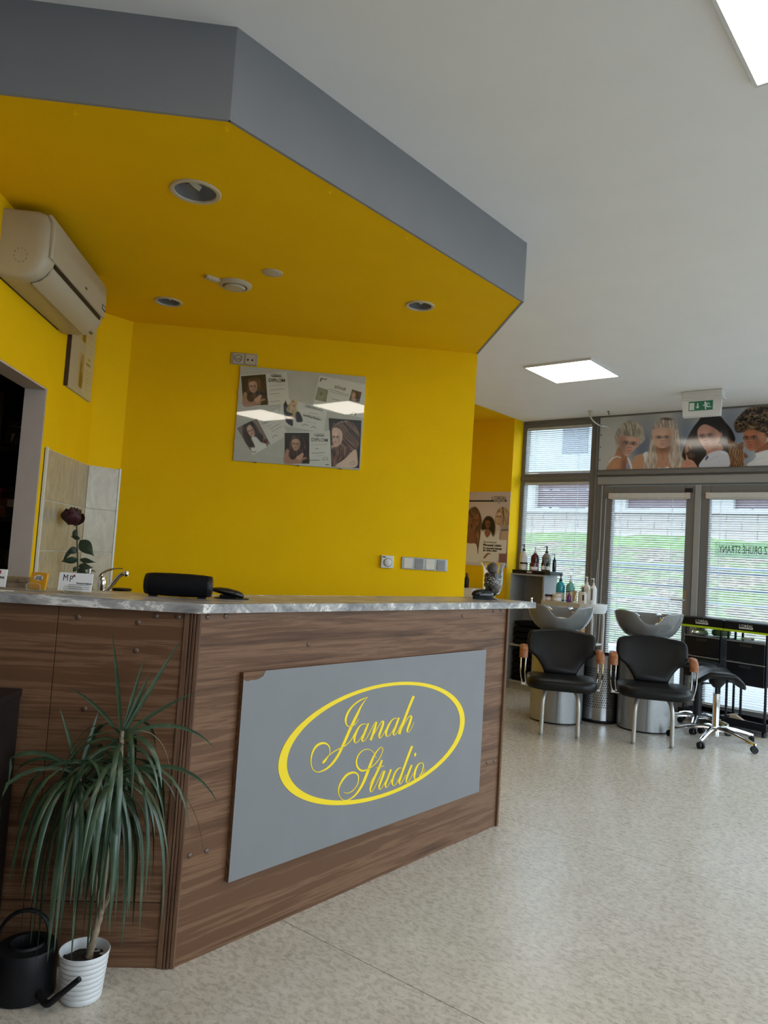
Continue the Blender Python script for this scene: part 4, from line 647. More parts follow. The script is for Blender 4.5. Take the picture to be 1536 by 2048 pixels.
class Paint:
    def __init__(s, corners, nx, ny, Hinv, bg):
        """corners TL TR BR BL in the plane of the print; Hinv maps plane coordinates to design coordinates"""
        s.nx, s.ny = nx, ny
        a, b = np.meshgrid(np.linspace(0, 1, nx), np.linspace(0, 1, ny)); a = a.ravel(); b = b.ravel()
        c = np.array(corners, float)
        s.px = (1-b)*((1-a)*c[0, 0]+a*c[1, 0])+b*((1-a)*c[3, 0]+a*c[2, 0])
        s.pz = (1-b)*((1-a)*c[0, 1]+a*c[1, 1])+b*((1-a)*c[3, 1]+a*c[2, 1])
        s.x, s.y = happly(Hinv, s.px, s.pz); s.off = (0, 0, 1.0)
        s.c = np.tile(np.array(bg, float), (len(a), 1))
    def frame(s, ox, oy, k): s.off = (ox, oy, k); return s
    def loc(s): return (s.x-s.off[0])*s.off[2], (s.y-s.off[1])*s.off[2]
    def mix(s, al, col):
        al = al[:, None]; s.c = s.c*(1-al)+np.array(col, float)*al
    def ell(s, cx, cy, rx, ry, col, rot=0, soft=0.15, a=1.0):
        x, y = s.loc(); c, n = math.cos(rot), math.sin(rot); dx = x-cx; dy = y-cy
        q = np.sqrt(((dx*c+dy*n)/rx)**2+((-dx*n+dy*c)/ry)**2)
        s.mix(np.clip((1+soft-q)/(2*soft), 0, 1)*a, col)
    def mask(s, pts, soft, smooth=True):
        x, y = s.loc()
        if smooth and len(pts) > 4:
            pp = [Vector((p[0], p[1], 0)) for p in pts]; n = len(pp); out = []
            for i in range(n):
                A_, B_, C_, D_ = pp[i-1], pp[i], pp[(i+1) % n], pp[(i+2) % n]
                for j in range(4):
                    t = j/4; out.append(0.5*((2*B_)+(C_-A_)*t+(2*A_-5*B_+4*C_-D_)*t*t+(3*B_-A_-3*C_+D_)*t**3))
            pts = [(p.x, p.y) for p in out]
        P = np.array(pts, float); lo = P.min(0)-3*soft-2; hi = P.max(0)+3*soft+2
        idx = np.where((x > lo[0]) & (x < hi[0]) & (y > lo[1]) & (y < hi[1]))[0]
        res = np.zeros(len(x))
        if len(idx) == 0: return res
        X = x[idx]; Y = y[idx]; d2 = np.full(len(idx), 1e18); ins = np.zeros(len(idx), bool)
        for i in range(len(P)):
            ax, ay = P[i]; bx, by = P[(i+1) % len(P)]; ex, ey = bx-ax, by-ay
            L2 = ex*ex+ey*ey+1e-12
            tt = np.clip(((X-ax)*ex+(Y-ay)*ey)/L2, 0, 1)
            d2 = np.minimum(d2, (X-ax-tt*ex)**2+(Y-ay-tt*ey)**2)
            cr = ((ay > Y) != (by > Y)) & (X < ex*(Y-ay)/(ey if abs(ey) > 1e-9 else 1e-9)+ax); ins ^= cr
        sd = np.where(ins, np.sqrt(d2), -np.sqrt(d2))
        res[idx] = np.clip(0.5+sd/(2*soft), 0, 1); return res
    def poly(s, pts, col, soft=6, a=1.0, smooth=True): s.mix(s.mask(pts, soft, smooth)*a, col)
    def hair(s, pts, dark, light, ang, freq=0.06, soft=8, seed=1, bend=0.0, smooth=True):
        """filled area with streaks running along direction ang"""
        x, y = s.loc(); mk = s.mask(pts, soft, smooth)
        c, n = math.cos(ang), math.sin(ang); p = -x*n+y*c; q = x*c+y*n
        p = p+bend*q*q*0.001
        f = 0.6*vnoise(p*freq, q*freq*0.12, seed)+0.4*vnoise(p*freq*2.7, q*freq*0.25, seed+5)
        f = np.clip((f-0.25)/0.5, 0, 1)[:, None]
        col = np.array(dark, float)*(1-f)+np.array(light, float)*f
        mk = mk[:, None]; s.c = s.c*(1-mk)+col*mk
    def curls(s, pts, dark, light, size, n, seed=3):
        r = random.Random(seed); xs = [p[0] for p in pts]; ys = [p[1] for p in pts]
        s.poly(pts, dark, 14)
        x, y = s.loc(); mk = s.mask(pts, 16)
        for k in range(n):
            cx = r.uniform(min(xs), max(xs)); cy = r.uniform(min(ys), max(ys)); R_ = size*r.uniform(0.6, 1.3)
            q = np.sqrt((x-cx)**2+((y-cy)*1.2)**2); ang = np.arctan2(y-cy, x-cx)
            al = np.clip(1-np.abs(q-R_)/(R_*0.32), 0, 1)*np.clip(0.5-np.sin(ang+r.uniform(-0.7, 0.7)), 0, 1)*mk*0.85
            k_ = r.uniform(0.35, 1.0); s.mix(np.clip(al, 0, 1), [d*(1-k_)+l*k_ for d, l in zip(dark, light)])
    def line(s, pts, w, col, a=1.0):
        x, y = s.loc(); d2 = np.full(len(x), 1e18)
        for (ax, ay), (bx, by) in zip(pts[:-1], pts[1:]):
            ex, ey = bx-ax, by-ay; tt = np.clip(((x-ax)*ex+(y-ay)*ey)/(ex*ex+ey*ey+1e-9), 0, 1)
            d2 = np.minimum(d2, (x-ax-tt*ex)**2+(y-ay-tt*ey)**2)
        s.mix(np.clip(1.3-np.sqrt(d2)/(w*0.5), 0, 1)*a, col)
    def face(s, cx, cy, w, h, rot, skin, turn=0.0, lip=None, brow=(60, 40, 32), shade=0.62, eye=(40, 30, 28)):
        """generic printed face: centre, half width and half height of the face, tilt, sideways turn -1..1"""
        c, n = math.cos(rot), math.sin(rot); dk = [v*shade for v in skin]
        P = lambda fx, fy: (cx+(fx*w)*c-(fy*h)*n, cy+(fx*w)*n+(fy*h)*c)
        sh = turn*0.22
        x_, y_ = P(0.62 if turn <= 0 else -0.62, 0.15); s.ell(x_, y_, w*0.30, h*0.65, dk, rot, 0.9, 0.45)
        x_, y_ = P(sh, -0.45); s.ell(x_, y_, w*0.5, h*0.25, [min(255, v*1.10) for v in skin], rot, 0.9, 0.5)
        for e in (-1, 1):
            ex = sh+e*0.40; wd = w*(0.215 if e*turn >= 0 else 0.19)
            x_, y_ = P(ex, -0.10); s.ell(x_, y_, wd*1.5, h*0.13, dk, rot, 0.7, 0.8)
            x_, y_ = P(ex, -0.09); s.ell(x_, y_, wd, h*0.062, [205, 198, 190], rot, 0.3, 0.8); s.ell(x_, y_, wd*0.46, h*0.07, eye, rot, 0.35, 1)
            s.line([P(ex-0.24, -0.10), P(ex-0.08, -0.165), P(ex+0.10, -0.165), P(ex+0.24, -0.11)], h*0.05, eye, 0.9)
            s.line([P(ex-0.27, -0.23), P(ex, -0.30), P(ex+0.27, -0.24)], h*0.065, brow, 0.85)
        s.line([P(sh*1.5-0.06*(1 if turn <= 0 else -1), -0.15), P(sh*1.9, 0.18)], w*0.12, dk, 0.35)
        x_, y_ = P(sh*1.8, 0.26); s.ell(x_, y_, w*0.19, h*0.05, dk, rot, 0.6, 0.9)
        x_, y_ = P(sh*1.7, 0.17); s.ell(x_, y_, w*0.09, h*0.08, [min(255, v*1.15) for v in skin], rot, 0.9, 0.6)
        lip = lip or [skin[0]*0.80, skin[1]*0.55, skin[2]*0.55]
        x_, y_ = P(sh*1.4, 0.53); s.ell(x_, y_, w*0.30, h*0.085, lip, rot, 0.35, 0.95)
        s.line([P(sh*1.4-0.28, 0.53), P(sh*1.4, 0.515), P(sh*1.4+0.28, 0.53)], h*0.025, [v*0.5 for v in lip], 0.9)
        x_, y_ = P(sh, 0.72); s.ell(x_, y_, w*0.28, h*0.06, dk, rot, 0.8, 0.35)
    def build(s, name, mat, parent, y=0.0, thick=0.0015, gain=1.0, to3=None):
        nx, ny = s.nx, s.ny
        if to3 is None: to3 = lambda a, b: (a, y, b)
        vs = [to3(a, b) for a, b in zip(s.px.tolist(), s.pz.tolist())]
        fs = [(j*nx+i, (j+1)*nx+i, (j+1)*nx+i+1, j*nx+i+1) for j in range(ny-1) for i in range(nx-1)]
        me = bpy.data.meshes.new(name); me.from_pydata(vs, [], fs); me.update()
        sr = np.clip(s.c/255, 0, 1); li = np.where(sr <= 0.04045, sr/12.92, ((sr+0.055)/1.055)**2.4)*gain
        at = me.color_attributes.new('print', 'FLOAT_COLOR', 'POINT')
        at.data.foreach_set('color', np.c_[li, np.ones(len(li))].astype(np.float32).ravel())
        return link(name, me, mat, parent)

def mat_print(name, rough, gain=1.0):
    t = NT(name); a = t.new('ShaderNodeAttribute'); a.attribute_name = 'print'
    t.link(a.outputs['Color'], t.b.inputs['Base Color']); t.set(Roughness=rough); return t.m
M['print'] = mat_print('printed_paper', 0.55)
M['print_gloss'] = mat_print('printed_gloss', 0.09)

def text(name, s, size, mat, parent, loc, rot=(PI/2, 0, 0), align='CENTER', ext=0.0004, sx=1.0, bold=0.0, shear=0.0, sy=1.0):
    cu = bpy.data.curves.new(name, 'FONT'); cu.body = s; cu.size = size; cu.align_x = align; cu.align_y = 'CENTER'
    cu.extrude = ext; cu.offset = bold; cu.shear = shear; cu.resolution_u = 3
    o = bpy.data.objects.new(name, cu); COL.objects.link(o)
    bpy.context.view_layer.update()
    me = bpy.data.meshes.new_from_object(o.evaluated_get(bpy.context.evaluated_depsgraph_get()))
    bpy.data.objects.remove(o); bpy.data.curves.remove(cu)
    for v in me.vertices: v.co.x *= sx; v.co.y *= sy
    if sx < 0: me.flip_normals()
    me.materials.clear(); me.materials.append(mat); me.name = name
    o = link(name, me, None, parent, loc=loc, rot=rot); return o

M['ink'] = plain('black_ink', (0.012, 0.012, 0.012), 0.5)
M['ink_soft'] = plain('grey_ink', (0.10, 0.09, 0.085), 0.6)
M['paper'] = plain('white_paper', (0.70, 0.69, 0.66), 0.6, var=0.01)
M['ink_tan'] = plain('tan_ink', (0.22, 0.13, 0.10), 0.5)

# ------------------------------------------------------------------ banner over the door: four women with different hair
bn = thing('banner', 'wide glossy banner with four women of different hair styles above the glass doors', 'banner', UV(UW, 0, 0), ROT_W)
pl = [(-3.40, 2.98), (-1.37, 2.98), (-1.37, 2.412), (-3.40, 2.412)]
Hi = homog(pl, [(1201.2, 835.8), (1626.5, 805.1), (1622.9, 928.8), (1196.3, 940.1)])
MB().box(-3.40, -1.37, -0.034, -0.030, 2.412, 2.98).build('backing', M['white'], bn)
P = Paint(pl, 560, 160, Hi, (188, 189, 187))
P.frame(1195, 815, 8.777)
P.ell(850, 600, 220, 330, (112, 122, 142), 0, 0.95, 0.85); P.ell(760, 760, 150, 180, (84, 96, 120), 0, 0.95, 0.7)
P.ell(1560, 560, 190, 380, (98, 110, 132), 0, 0.95, 0.9); P.ell(2330, 500, 260, 520, (112, 121, 142), 0, 0.95, 0.9); P.ell(2560, 900, 200, 260, (128, 138, 156), 0, 0.9, 0.7)
# first woman: ash blond bob
P.poly([(180, 1110), (215, 985), (290, 885), (370, 690), (450, 800), (540, 880), (600, 960), (640, 1110)], (178, 132, 106), 7)
P.ell(300, 1010, 90, 130, (205, 158, 126), 0.3, 0.8, 0.6); P.ell(470, 1010, 50, 130, (120, 78, 60), 0, 0.8, 0.6)
P.line([(205, 960), (260, 895), (340, 858), (410, 880)], 22, (226, 226, 230)); P.poly([(520, 870), (575, 930), (640, 1110), (590, 1110), (545, 980)], (222, 222, 228), 5)
P.poly([(500, 960), (560, 1000), (590, 1110), (500, 1110)], (150, 152, 175), 8)
P.hair([(310, 590), (303, 510), (330, 430), (385, 345), (460, 275), (560, 225), (650, 232), (730, 275), (790, 350), (812, 450), (835, 550), (810, 600), (755, 645), (690, 700), (560, 600), (400, 600), (360, 665)], (136, 128, 118), (206, 196, 182), 1.15, 0.07, 8, 2)
P.poly([(392, 480), (560, 500), (742, 530), (735, 620), (690, 700), (620, 770), (560, 835), (505, 852), (462, 825), (420, 745), (390, 655), (384, 560)], (204, 164, 146), 8)
P.ell(420, 620, 60, 150, (150, 105, 90), 0.1, 0.9, 0.5)
P.face(560, 650, 165, 200, 0.10, (206, 166, 150), 0.10, (196, 140, 130), (88, 72, 60), 0.55, (52, 50, 58))
P.hair([(395, 400), (450, 330), (600, 290), (740, 380), (752, 530), (690, 528), (620, 505), (560, 512), (480, 492), (420, 488), (395, 470)], (128, 120, 110), (204, 194, 178), 1.45, 0.08, 8, 4)
# second woman: long straight platinum hair with fringe
P.poly([(620, 1100), (640, 880), (720, 828), (800, 818), (840, 880), (860, 1100)], (192, 150, 120), 7); P.poly([(800, 812), (890, 785), (880, 1000), (850, 1100), (826, 1100), (820, 900)], (222, 222, 222), 5)
P.poly([(850, 1100), (880, 850), (930, 600), (955, 430), (985, 320), (1050, 240), (1150, 188), (1230, 176), (1320, 214), (1390, 300), (1422, 420), (1445, 650), (1478, 1100)], (176, 158, 142), 7)
P.hair([(850, 1100), (880, 850), (930, 600), (955, 430), (985, 320), (1050, 240), (1150, 188), (1230, 176), (1320, 214), (1390, 300), (1422, 420), (1445, 650), (1478, 1100)], (160, 144, 130), (218, 204, 190), 1.57, 0.08, 7, 9)
P.poly([(1025, 690), (1250, 690), (1245, 930), (1300, 1100), (1040, 1100), (1055, 900)], (188, 142, 116), 10)
P.ell(1150, 730, 120, 60, (120, 80, 62), 0, 0.9, 0.8); P.line([(1140, 800), (1150, 900)], 22, (140, 100, 80), 0.5)
P.poly([(1055, 1100), (1060, 1058), (1150, 1062), (1245, 1035), (1250, 1100)], (232, 232, 232), 5)
P.poly([(985, 390), (980, 550), (1010, 645), (1080, 705), (1180, 708), (1270, 645), (1312, 560), (1325, 395), (1150, 350)], (210, 170, 148), 9)
P.face(1148, 540, 165, 185, -0.02, (212, 172, 152), -0.05, (204, 150, 138), (168, 140, 122), 0.60, (60, 58, 62))
P.hair([(960, 430), (985, 320), (1050, 240), (1150, 188), (1230, 176), (1320, 214), (1390, 300), (1410, 420), (1330, 380), (1150, 350), (1000, 375)], (152, 136, 124), (212, 198, 184), 1.5, 0.08, 7, 12)
P.ell(1215, 200, 90, 20, (70, 62, 58), 0.05, 0.7, 0.8)
# third woman: long dark hair turning to copper curls
P.frame(1360, 800, 8.727)
P.poly([(400, 285), (680, 280), (790, 385), (905, 525), (965, 690), (900, 800), (880, 1160), (270, 1165), (55, 1010), (55, 890), (108, 750), (140, 640), (230, 485), (320, 370)], (26, 20, 22), 8)
P.poly([(850, 680), (930, 720), (1010, 770), (1095, 738), (1118, 800), (1095, 880), (1150, 940), (1188, 990), (1120, 1030), (1105, 1090), (1100, 1150), (868, 1162), (840, 900)], (112, 76, 52), 14)
for k in range(16):
    b0 = 870+k*15; y0 = 720+(k*53) % 150; sw = 40+(k*37) % 60
    P.line([(p.x, p.y) for p in spline([(b0, y0, 0), (b0+sw*0.5, y0+90, 0), (b0+sw*0.1, y0+190, 0), (b0+sw*0.8, y0+300, 0), (b0+sw*0.3, y0+400, 0)], 4)], 13+(k*7) % 12, [(206, 162, 116), (60, 38, 26), (170, 124, 84)][k % 3], 0.55)
P.poly([(1120, 700), (1400, 700), (1400, 800), (1125, 800)], (150, 158, 172), 20, 0.0)
P.hair([(95, 800), (180, 770), (200, 860), (150, 900), (90, 950)], (60, 40, 28), (170, 128, 88), 1.3, 0.05, 10, 22)
P.poly([(470, 860), (600, 800), (700, 760), (760, 860), (640, 900), (520, 960), (470, 980)], (176, 126, 108), 8)
P.poly([(320, 500), (420, 425), (560, 468), (690, 560), (705, 640), (680, 725), (600, 830), (500, 882), (440, 872), (388, 790), (320, 680), (303, 590)], (198, 148, 132), 8)
P.face(475, 650, 165, 205, -0.12, (200, 152, 136), -0.45, (176, 112, 122), (36, 26, 26), 0.55, (30, 24, 26))
P.ell(718, 605, 20, 45, (186, 134, 118), 0.1, 0.5)
P.poly([(330, 1170), (420, 1010), (520, 928), (700, 880), (835, 930), (862, 1160), (600, 1172)], (206, 206, 214), 7); P.line([(520, 1050), (600, 990), (680, 980)], 12, (170, 172, 182), 0.7); P.line([(640, 1000), (700, 1100)], 14, (178, 180, 190), 0.6)
P.line([(835, 932), (770, 935), (700, 882)], 9, (240, 240, 244)); P.poly([(440, 1030), (480, 960), (500, 1000), (450, 1060)], (60, 66, 92), 5)
P.ell(190, 970, 55, 45, (96, 60, 44), 0, 0.6); P.poly([(40, 1190), (45, 1085), (100, 1050), (104, 960), (120, 958), (150, 1030), (215, 1050), (270, 1110), (285, 1180)], (204, 150, 128), 6)
for k in range(3): P.line([(80+k*25, 1100+k*18), (150+k*35, 1050+k*25)], 9, (150, 98, 80), 0.8)
# fourth woman: golden curls
P.poly([(1215, 1160), (1280, 1050), (1330, 990), (1330, 930), (1540, 866), (1760, 900), (2050, 1010), (2180, 1160)], (222, 220, 218), 7); P.line([(1260, 1110), (1330, 1040), (1480, 1000)], 12, (180, 180, 182), 0.6)
P.poly([(1310, 890), (1480, 760), (1620, 700), (1760, 880), (1540, 870), (1340, 918)], (150, 92, 68), 8)
P.curls([(950, 470), (960, 380), (1060, 250), (1180, 150), (1340, 120), (1540, 110), (1720, 160), (1840, 300), (1860, 480), (1790, 640), (1690, 720), (1500, 640), (1300, 560), (1120, 560), (990, 560)], (34, 26, 24), (206, 164, 112), 42, 190, 5)
P.poly([(1115, 565), (1180, 525), (1320, 520), (1455, 560), (1510, 660), (1490, 740), (1400, 830), (1310, 875), (1225, 885), (1155, 830), (1140, 750), (1115, 690)], (180, 112, 80), 9)
P.ell(1380, 640, 70, 60, (226, 178, 150), 0.3, 0.95, 0.6)
P.face(1250, 680, 160, 195, -0.05, (184, 116, 84), -0.75, (168, 88, 78), (40, 26, 22), 0.5, (34, 24, 22))
P.curls([(1000, 420), (1100, 380), (1350, 390), (1520, 450), (1500, 560), (1380, 545), (1280, 505), (1180, 520), (1080, 560), (980, 540)], (44, 32, 26), (200, 158, 106), 34, 60, 11)
P.build('picture', M['print_gloss'], bn, y=-0.0345, gain=1.0)
scm = MB().lathe([(0.006, 0), (0.006, 0.002), (0.001, 0.003)], 10).mesh('screw'); scm.materials.append(M['black'])
for z in (2.90, 2.79, 2.66, 2.52): link('screw', scm, None, bn, loc=(-3.385, -0.035, z), rot=(PI/2, 0, 0))

# ------------------------------------------------------------------ poster in the niche
po = thing('poster', 'tall hair care poster with three women on the yellow niche wall', 'poster', UV(UPO, 0, 0), ROT_W)
pl = [(-4.90, 2.162), (-4.338, 2.162), (-4.338, 1.306), (-4.90, 1.306)]
Hi = homog(pl, [(937.5, 984.0), (1021.4, 983.4), (1013.2, 1134.7), (929.2, 1129.3)])
P = Paint(pl, 170, 250, Hi, (206, 184, 178)); P.frame(920, 970, 8.193)
P.ell(480, 560, 420, 420, (226, 212, 200), 0, 0.9, 0.8); P.ell(420, 1130, 420, 260, (232, 226, 214), 0, 0.6, 0.9)
P.hair([(110, 950), (110, 620), (140, 440), (200, 365), (270, 365), (325, 450), (355, 580), (335, 800), (330, 980), (300, 1120), (270, 1130), (240, 980), (180, 960)], (66, 42, 32), (168, 124, 92), 1.6, 0.06, 6, 31)
P.poly([(110, 860), (200, 690), (240, 720), (250, 900), (260, 980), (100, 980)], (140, 90, 66), 6)
P.poly([(185, 520), (300, 510), (318, 600), (280, 675), (225, 690), (180, 620)], (146, 94, 70), 6); P.face(250, 590, 60, 95, 0.05, (150, 98, 74), 0.4, (140, 70, 66), (40, 26, 22), 0.55)
P.hair([(170, 400), (270, 372), (330, 480), (320, 540), (260, 490), (180, 540)], (70, 46, 34), (150, 110, 84), 1.3, 0.07, 6, 33)
P.poly([(95, 975), (170, 960), (265, 970), (290, 1120), (300, 1260), (85, 1260)], (238, 232, 222), 5)
P.poly([(320, 1220), (330, 860), (380, 770), (540, 770), (560, 860), (650, 760), (650, 1220)], (236, 230, 220), 6)
P.curls([(345, 700), (380, 590), (440, 515), (520, 530), (570, 620), (575, 740), (545, 840), (500, 760), (420, 730), (370, 740)], (30, 22, 20), (96, 64, 46), 16, 70, 7)
P.poly([(415, 590), (490, 590), (495, 670), (460, 720), (425, 690)], (132, 82, 62), 5); P.face(455, 650, 38, 62, 0, (138, 88, 66), 0, (120, 60, 56), (30, 20, 18), 0.55)
P.poly([(400, 770), (440, 730), (480, 730), (500, 800), (440, 860)], (146, 96, 72), 5)
P.poly([(645, 910), (660, 730), (720, 660), (800, 640), (810, 760), (800, 1300), (700, 1300)], (176, 160, 152), 6); P.poly([(690, 760), (800, 750), (790, 1000), (650, 1000)], (206, 172, 150), 6); P.line([(690, 740), (790, 735)], 34, (120, 106, 102))
P.hair([(570, 600), (590, 470), (650, 380), (720, 362), (790, 420), (825, 540), (810, 640), (700, 660), (600, 640)], (120, 92, 66), (206, 178, 136), 1.5, 0.06, 6, 37)
P.poly([(600, 470), (680, 450), (705, 540), (680, 610), (620, 625), (592, 560)], (214, 176, 150), 6); P.face(645, 530, 52, 88, 0.05, (216, 178, 154), -0.5, (190, 120, 110), (110, 80, 60), 0.6)
P.poly([(640, 600), (690, 600), (710, 680), (660, 700)], (196, 154, 130), 6)
P.poly([(640, 1110), (790, 1110), (780, 1300), (630, 1300)], (150, 104, 96), 8)
P.line([(400, 1190), (450, 1130), (490, 1115)], 34, (140, 84, 58))
P.poly([(70, 1255), (800, 1300), (800, 1360), (70, 1310)], (222, 212, 206), 4, smooth=False)
P.poly([(372, 893), (768, 903), (752, 1125), (360, 1112)], (240, 234, 226), 4, smooth=False)
P.build('picture', M['print'], po, y=-0.006, gain=0.85)
MB().box(-4.90, -4.338, -0.0055, -0.002, 1.306, 2.162).build('sheet', M['paper'], po)
Hp = np.linalg.inv(Hi)
def PP(x, y): a, b = happly(Hp, 920+x/8.193, 970+y/8.193); return (a, -0.0075, b)
x, y, z = PP(458, 262); MB().box(PP(150, 262)[0], PP(765, 262)[0], -0.0078, -0.006, z-0.009, z+0.009).build('black_bar', M['ink'], po)
text('lettering', "L'ORÉAL", 0.062, M['ink'], po, PP(642, 220), sx=0.86)
text('lettering', 'PROFESSIONNEL', 0.020, M['paper'], po, (PP(650, 262)[0], -0.0082, z), sx=1.0)
text('lettering', 'PARIS', 0.013, M['ink'], po, PP(640, 296))
text('lettering', '[French Balayage]', 0.026, M['ink_soft'], po, PP(385, 932), align='LEFT', sx=0.95)
text('lettering', 'Přirozený vzhled.', 0.036, M['ink'], po, PP(382, 983), align='LEFT', bold=0.0012, sx=0.98)
text('lettering', 'Pro jakoukoli balayage', 0.029, M['ink'], po, PP(380, 1033), align='LEFT', bold=0.001, sx=0.95)
text('lettering', 'dle vašeho přání.', 0.029, M['ink'], po, PP(378, 1070), align='LEFT', bold=0.001, sx=0.95)
pin = MB().lathe([(0.007, 0), (0.006, 0.004), (0.001, 0.005)], 10).mesh('pin', True); pin.materials.append(M['black'])
for v_, z_ in ((-4.885, 2.150), (-4.352, 1.312)): link('pin', pin, None, po, loc=(v_, -0.006, z_), rot=(PI/2, 0, 0))

# ------------------------------------------------------------------ diploma board on the yellow wall
db = thing('diploma_board', 'clip frame full of hairdressing diplomas hanging on the yellow wall', 'picture frame', (0, YB, 0))
MB().box(-0.506, 0.294, -0.012, -0.001, 1.862, 2.466).build('backboard', plain('backboard_cream', (0.56, 0.53, 0.46), 0.6, var=0.04), db)
Hd = homog([(192, 197), (1412, 300), (1350, 1197), (128, 1106)], [(-0.506, 2.466), (0.294, 2.466), (0.294, 1.862), (-0.506, 1.862)]); Hdi = np.linalg.inv(Hd)
def DP(x, y, yy=-0.0150): a, b = happly(Hd, x, y); return (float(a), yy, float(b))
def sheet(corners, nx, ny, depth, bg=(216, 211, 200)):
    pl = [happly(Hd, *c) for c in corners]; P = Paint(pl, nx, ny, Hdi, bg); P.depth = depth; return P
def endsheet(P): return P.build('certificate', M['print'], db, y=P.depth, gain=1.05)
def portrait(P, x0, y0, k, rot=0.0):
    """dark studio portrait of a woman with long brown hair; top-left corner, pixels per unit, tilt"""
    c, n = math.cos(rot), math.sin(rot)
    T = lambda pts: [(x0+k*(x*c-y*n), y0+k*(x*n+y*c)) for x, y in pts]
    P.poly(T([(0, 0), (238, 0), (238, 292), (0, 292)]), (38, 30, 28), 2, smooth=False)
    P.hair(T([(50, 90), (70, 35), (120, 15), (170, 30), (195, 90), (215, 160), (205, 240), (160, 270), (70, 250), (40, 180)]), (40, 27, 24), (122, 88, 70), 1.5+rot, 0.10/k, 4, 41)
    P.poly(T([(0, 292), (10, 170), (40, 160), (60, 230), (120, 240), (190, 230), (238, 250), (238, 275), (140, 292)]), (176, 132, 112), 6)
    P.hair(T([(55, 170), (90, 165), (110, 235), (70, 255), (40, 215)]), (34, 24, 22), (96, 68, 56), 1.3+rot, 0.12/k, 4, 43); P.hair(T([(140, 160), (190, 150), (215, 215), (160, 240), (125, 215)]), (34, 24, 22), (104, 72, 58), 1.7+rot, 0.12/k, 4, 44)
    P.poly(T([(72, 70), (110, 55), (145, 75), (150, 120), (135, 155), (105, 170), (80, 150), (70, 110)]), (200, 152, 128), 4)
    x, y = T([(108, 112)])[0]; P.face(x, y, 40*k, 55*k, rot+0.05, (202, 156, 132), -0.25, (160, 92, 84), (52, 36, 30), 0.55)
    P.poly(T([(110, 235), (150, 205), (170, 190), (185, 205), (170, 240), (140, 265)]), (206, 160, 138), 4)
    P.poly(T([(175, 262), (238, 240), (238, 292), (170, 292)]), (40, 28, 26), 8)
# top-left diploma
P = sheet([(190, 287), (640, 255), (668, 560), (212, 600)], 150, 120, -0.0126)
portrait(P, 198, 297, 1.0, -0.08); P.line([(480, 388), (622, 378)], 4, (150, 140, 130), 0.8); P.line([(475, 435), (530, 425), (620, 418)], 5, (110, 100, 95), 0.8); P.line([(475, 470), (575, 462)], 5, (110, 100, 95), 0.8); P.line([(520, 492), (600, 486)], 3, (150, 140, 130), 0.7); P.line([(480, 545), (572, 532)], 5, (100, 92, 88), 0.8)
endsheet(P)
# middle certificate with blond woman
P = sheet([(598, 500), (1035, 612), (998, 842), (556, 760)], 160, 120, -0.0130)
P.hair([(670, 560), (690, 525), (730, 525), (750, 580), (750, 680), (720, 720), (690, 660), (640, 640), (630, 590)], (160, 132, 96), (226, 204, 164), 1.5, 0.09, 4, 51)
P.poly([(615, 560), (650, 640), (720, 650), (760, 640), (795, 730), (720, 740), (705, 778), (640, 740), (615, 650)], (24, 26, 38), 4); P.poly([(630, 530), (650, 580), (640, 610), (612, 575)], (30, 30, 40), 4)
P.poly([(690, 560), (725, 555), (730, 600), (710, 615), (690, 595)], (214, 178, 152), 4); P.face(708, 582, 20, 30, 0, (216, 180, 156), 0); P.poly([(640, 690), (690, 675), (720, 690), (720, 720), (680, 712)], (214, 178, 154), 5); P.hair([(690, 620), (730, 610), (735, 700), (700, 690)], (150, 124, 90), (214, 190, 150), 1.5, 0.1, 4, 52)
P.poly([(700, 700), (730, 705), (760, 800), (700, 780)], (216, 211, 200), 6)
P.line([(790, 770), (820, 758), (850, 772)], 5, (70, 70, 76)); P.line([(875, 790), (905, 780), (925, 795)], 5, (60, 60, 66)); P.line([(855, 648), (945, 662)], 5, (130, 122, 116)); P.line([(830, 668), (960, 692)], 3, (120, 112, 106)); P.line([(840, 735), (930, 750)], 3, (150, 142, 132))
endsheet(P)
# lower-left tilted certificate
P = sheet([(155, 795), (560, 610), (650, 865), (315, 1058)], 150, 140, -0.0134)
P.poly([(160, 798), (345, 690), (485, 950), (315, 1050)], (136, 116, 108), 2, smooth=False)
P.hair([(225, 880), (215, 800), (240, 745), (290, 725), (340, 760), (375, 830), (415, 880), (400, 940), (340, 925), (340, 985), (270, 965)], (30, 24, 26), (84, 66, 62), 1.2, 0.09, 5, 61)
P.poly([(255, 800), (285, 765), (320, 800), (335, 850), (320, 880), (285, 865)], (204, 162, 140), 4); P.face(298, 825, 34, 48, -0.45, (206, 166, 146), -0.2)
P.poly([(300, 890), (345, 880), (400, 935), (470, 960), (320, 1050), (300, 985), (335, 975)], (226, 222, 214), 6)
P.line([(300, 1020), (330, 1030), (350, 1018)], 6, (40, 36, 36)); P.line([(455, 785), (490, 765)], 3, (120, 112, 106)); P.line([(485, 805), (570, 755)], 4, (110, 102, 98)); P.line([(500, 830), (590, 780)], 4, (110, 102, 98)); P.line([(505, 890), (525, 865), (555, 870)], 5, (80, 78, 80))
endsheet(P)
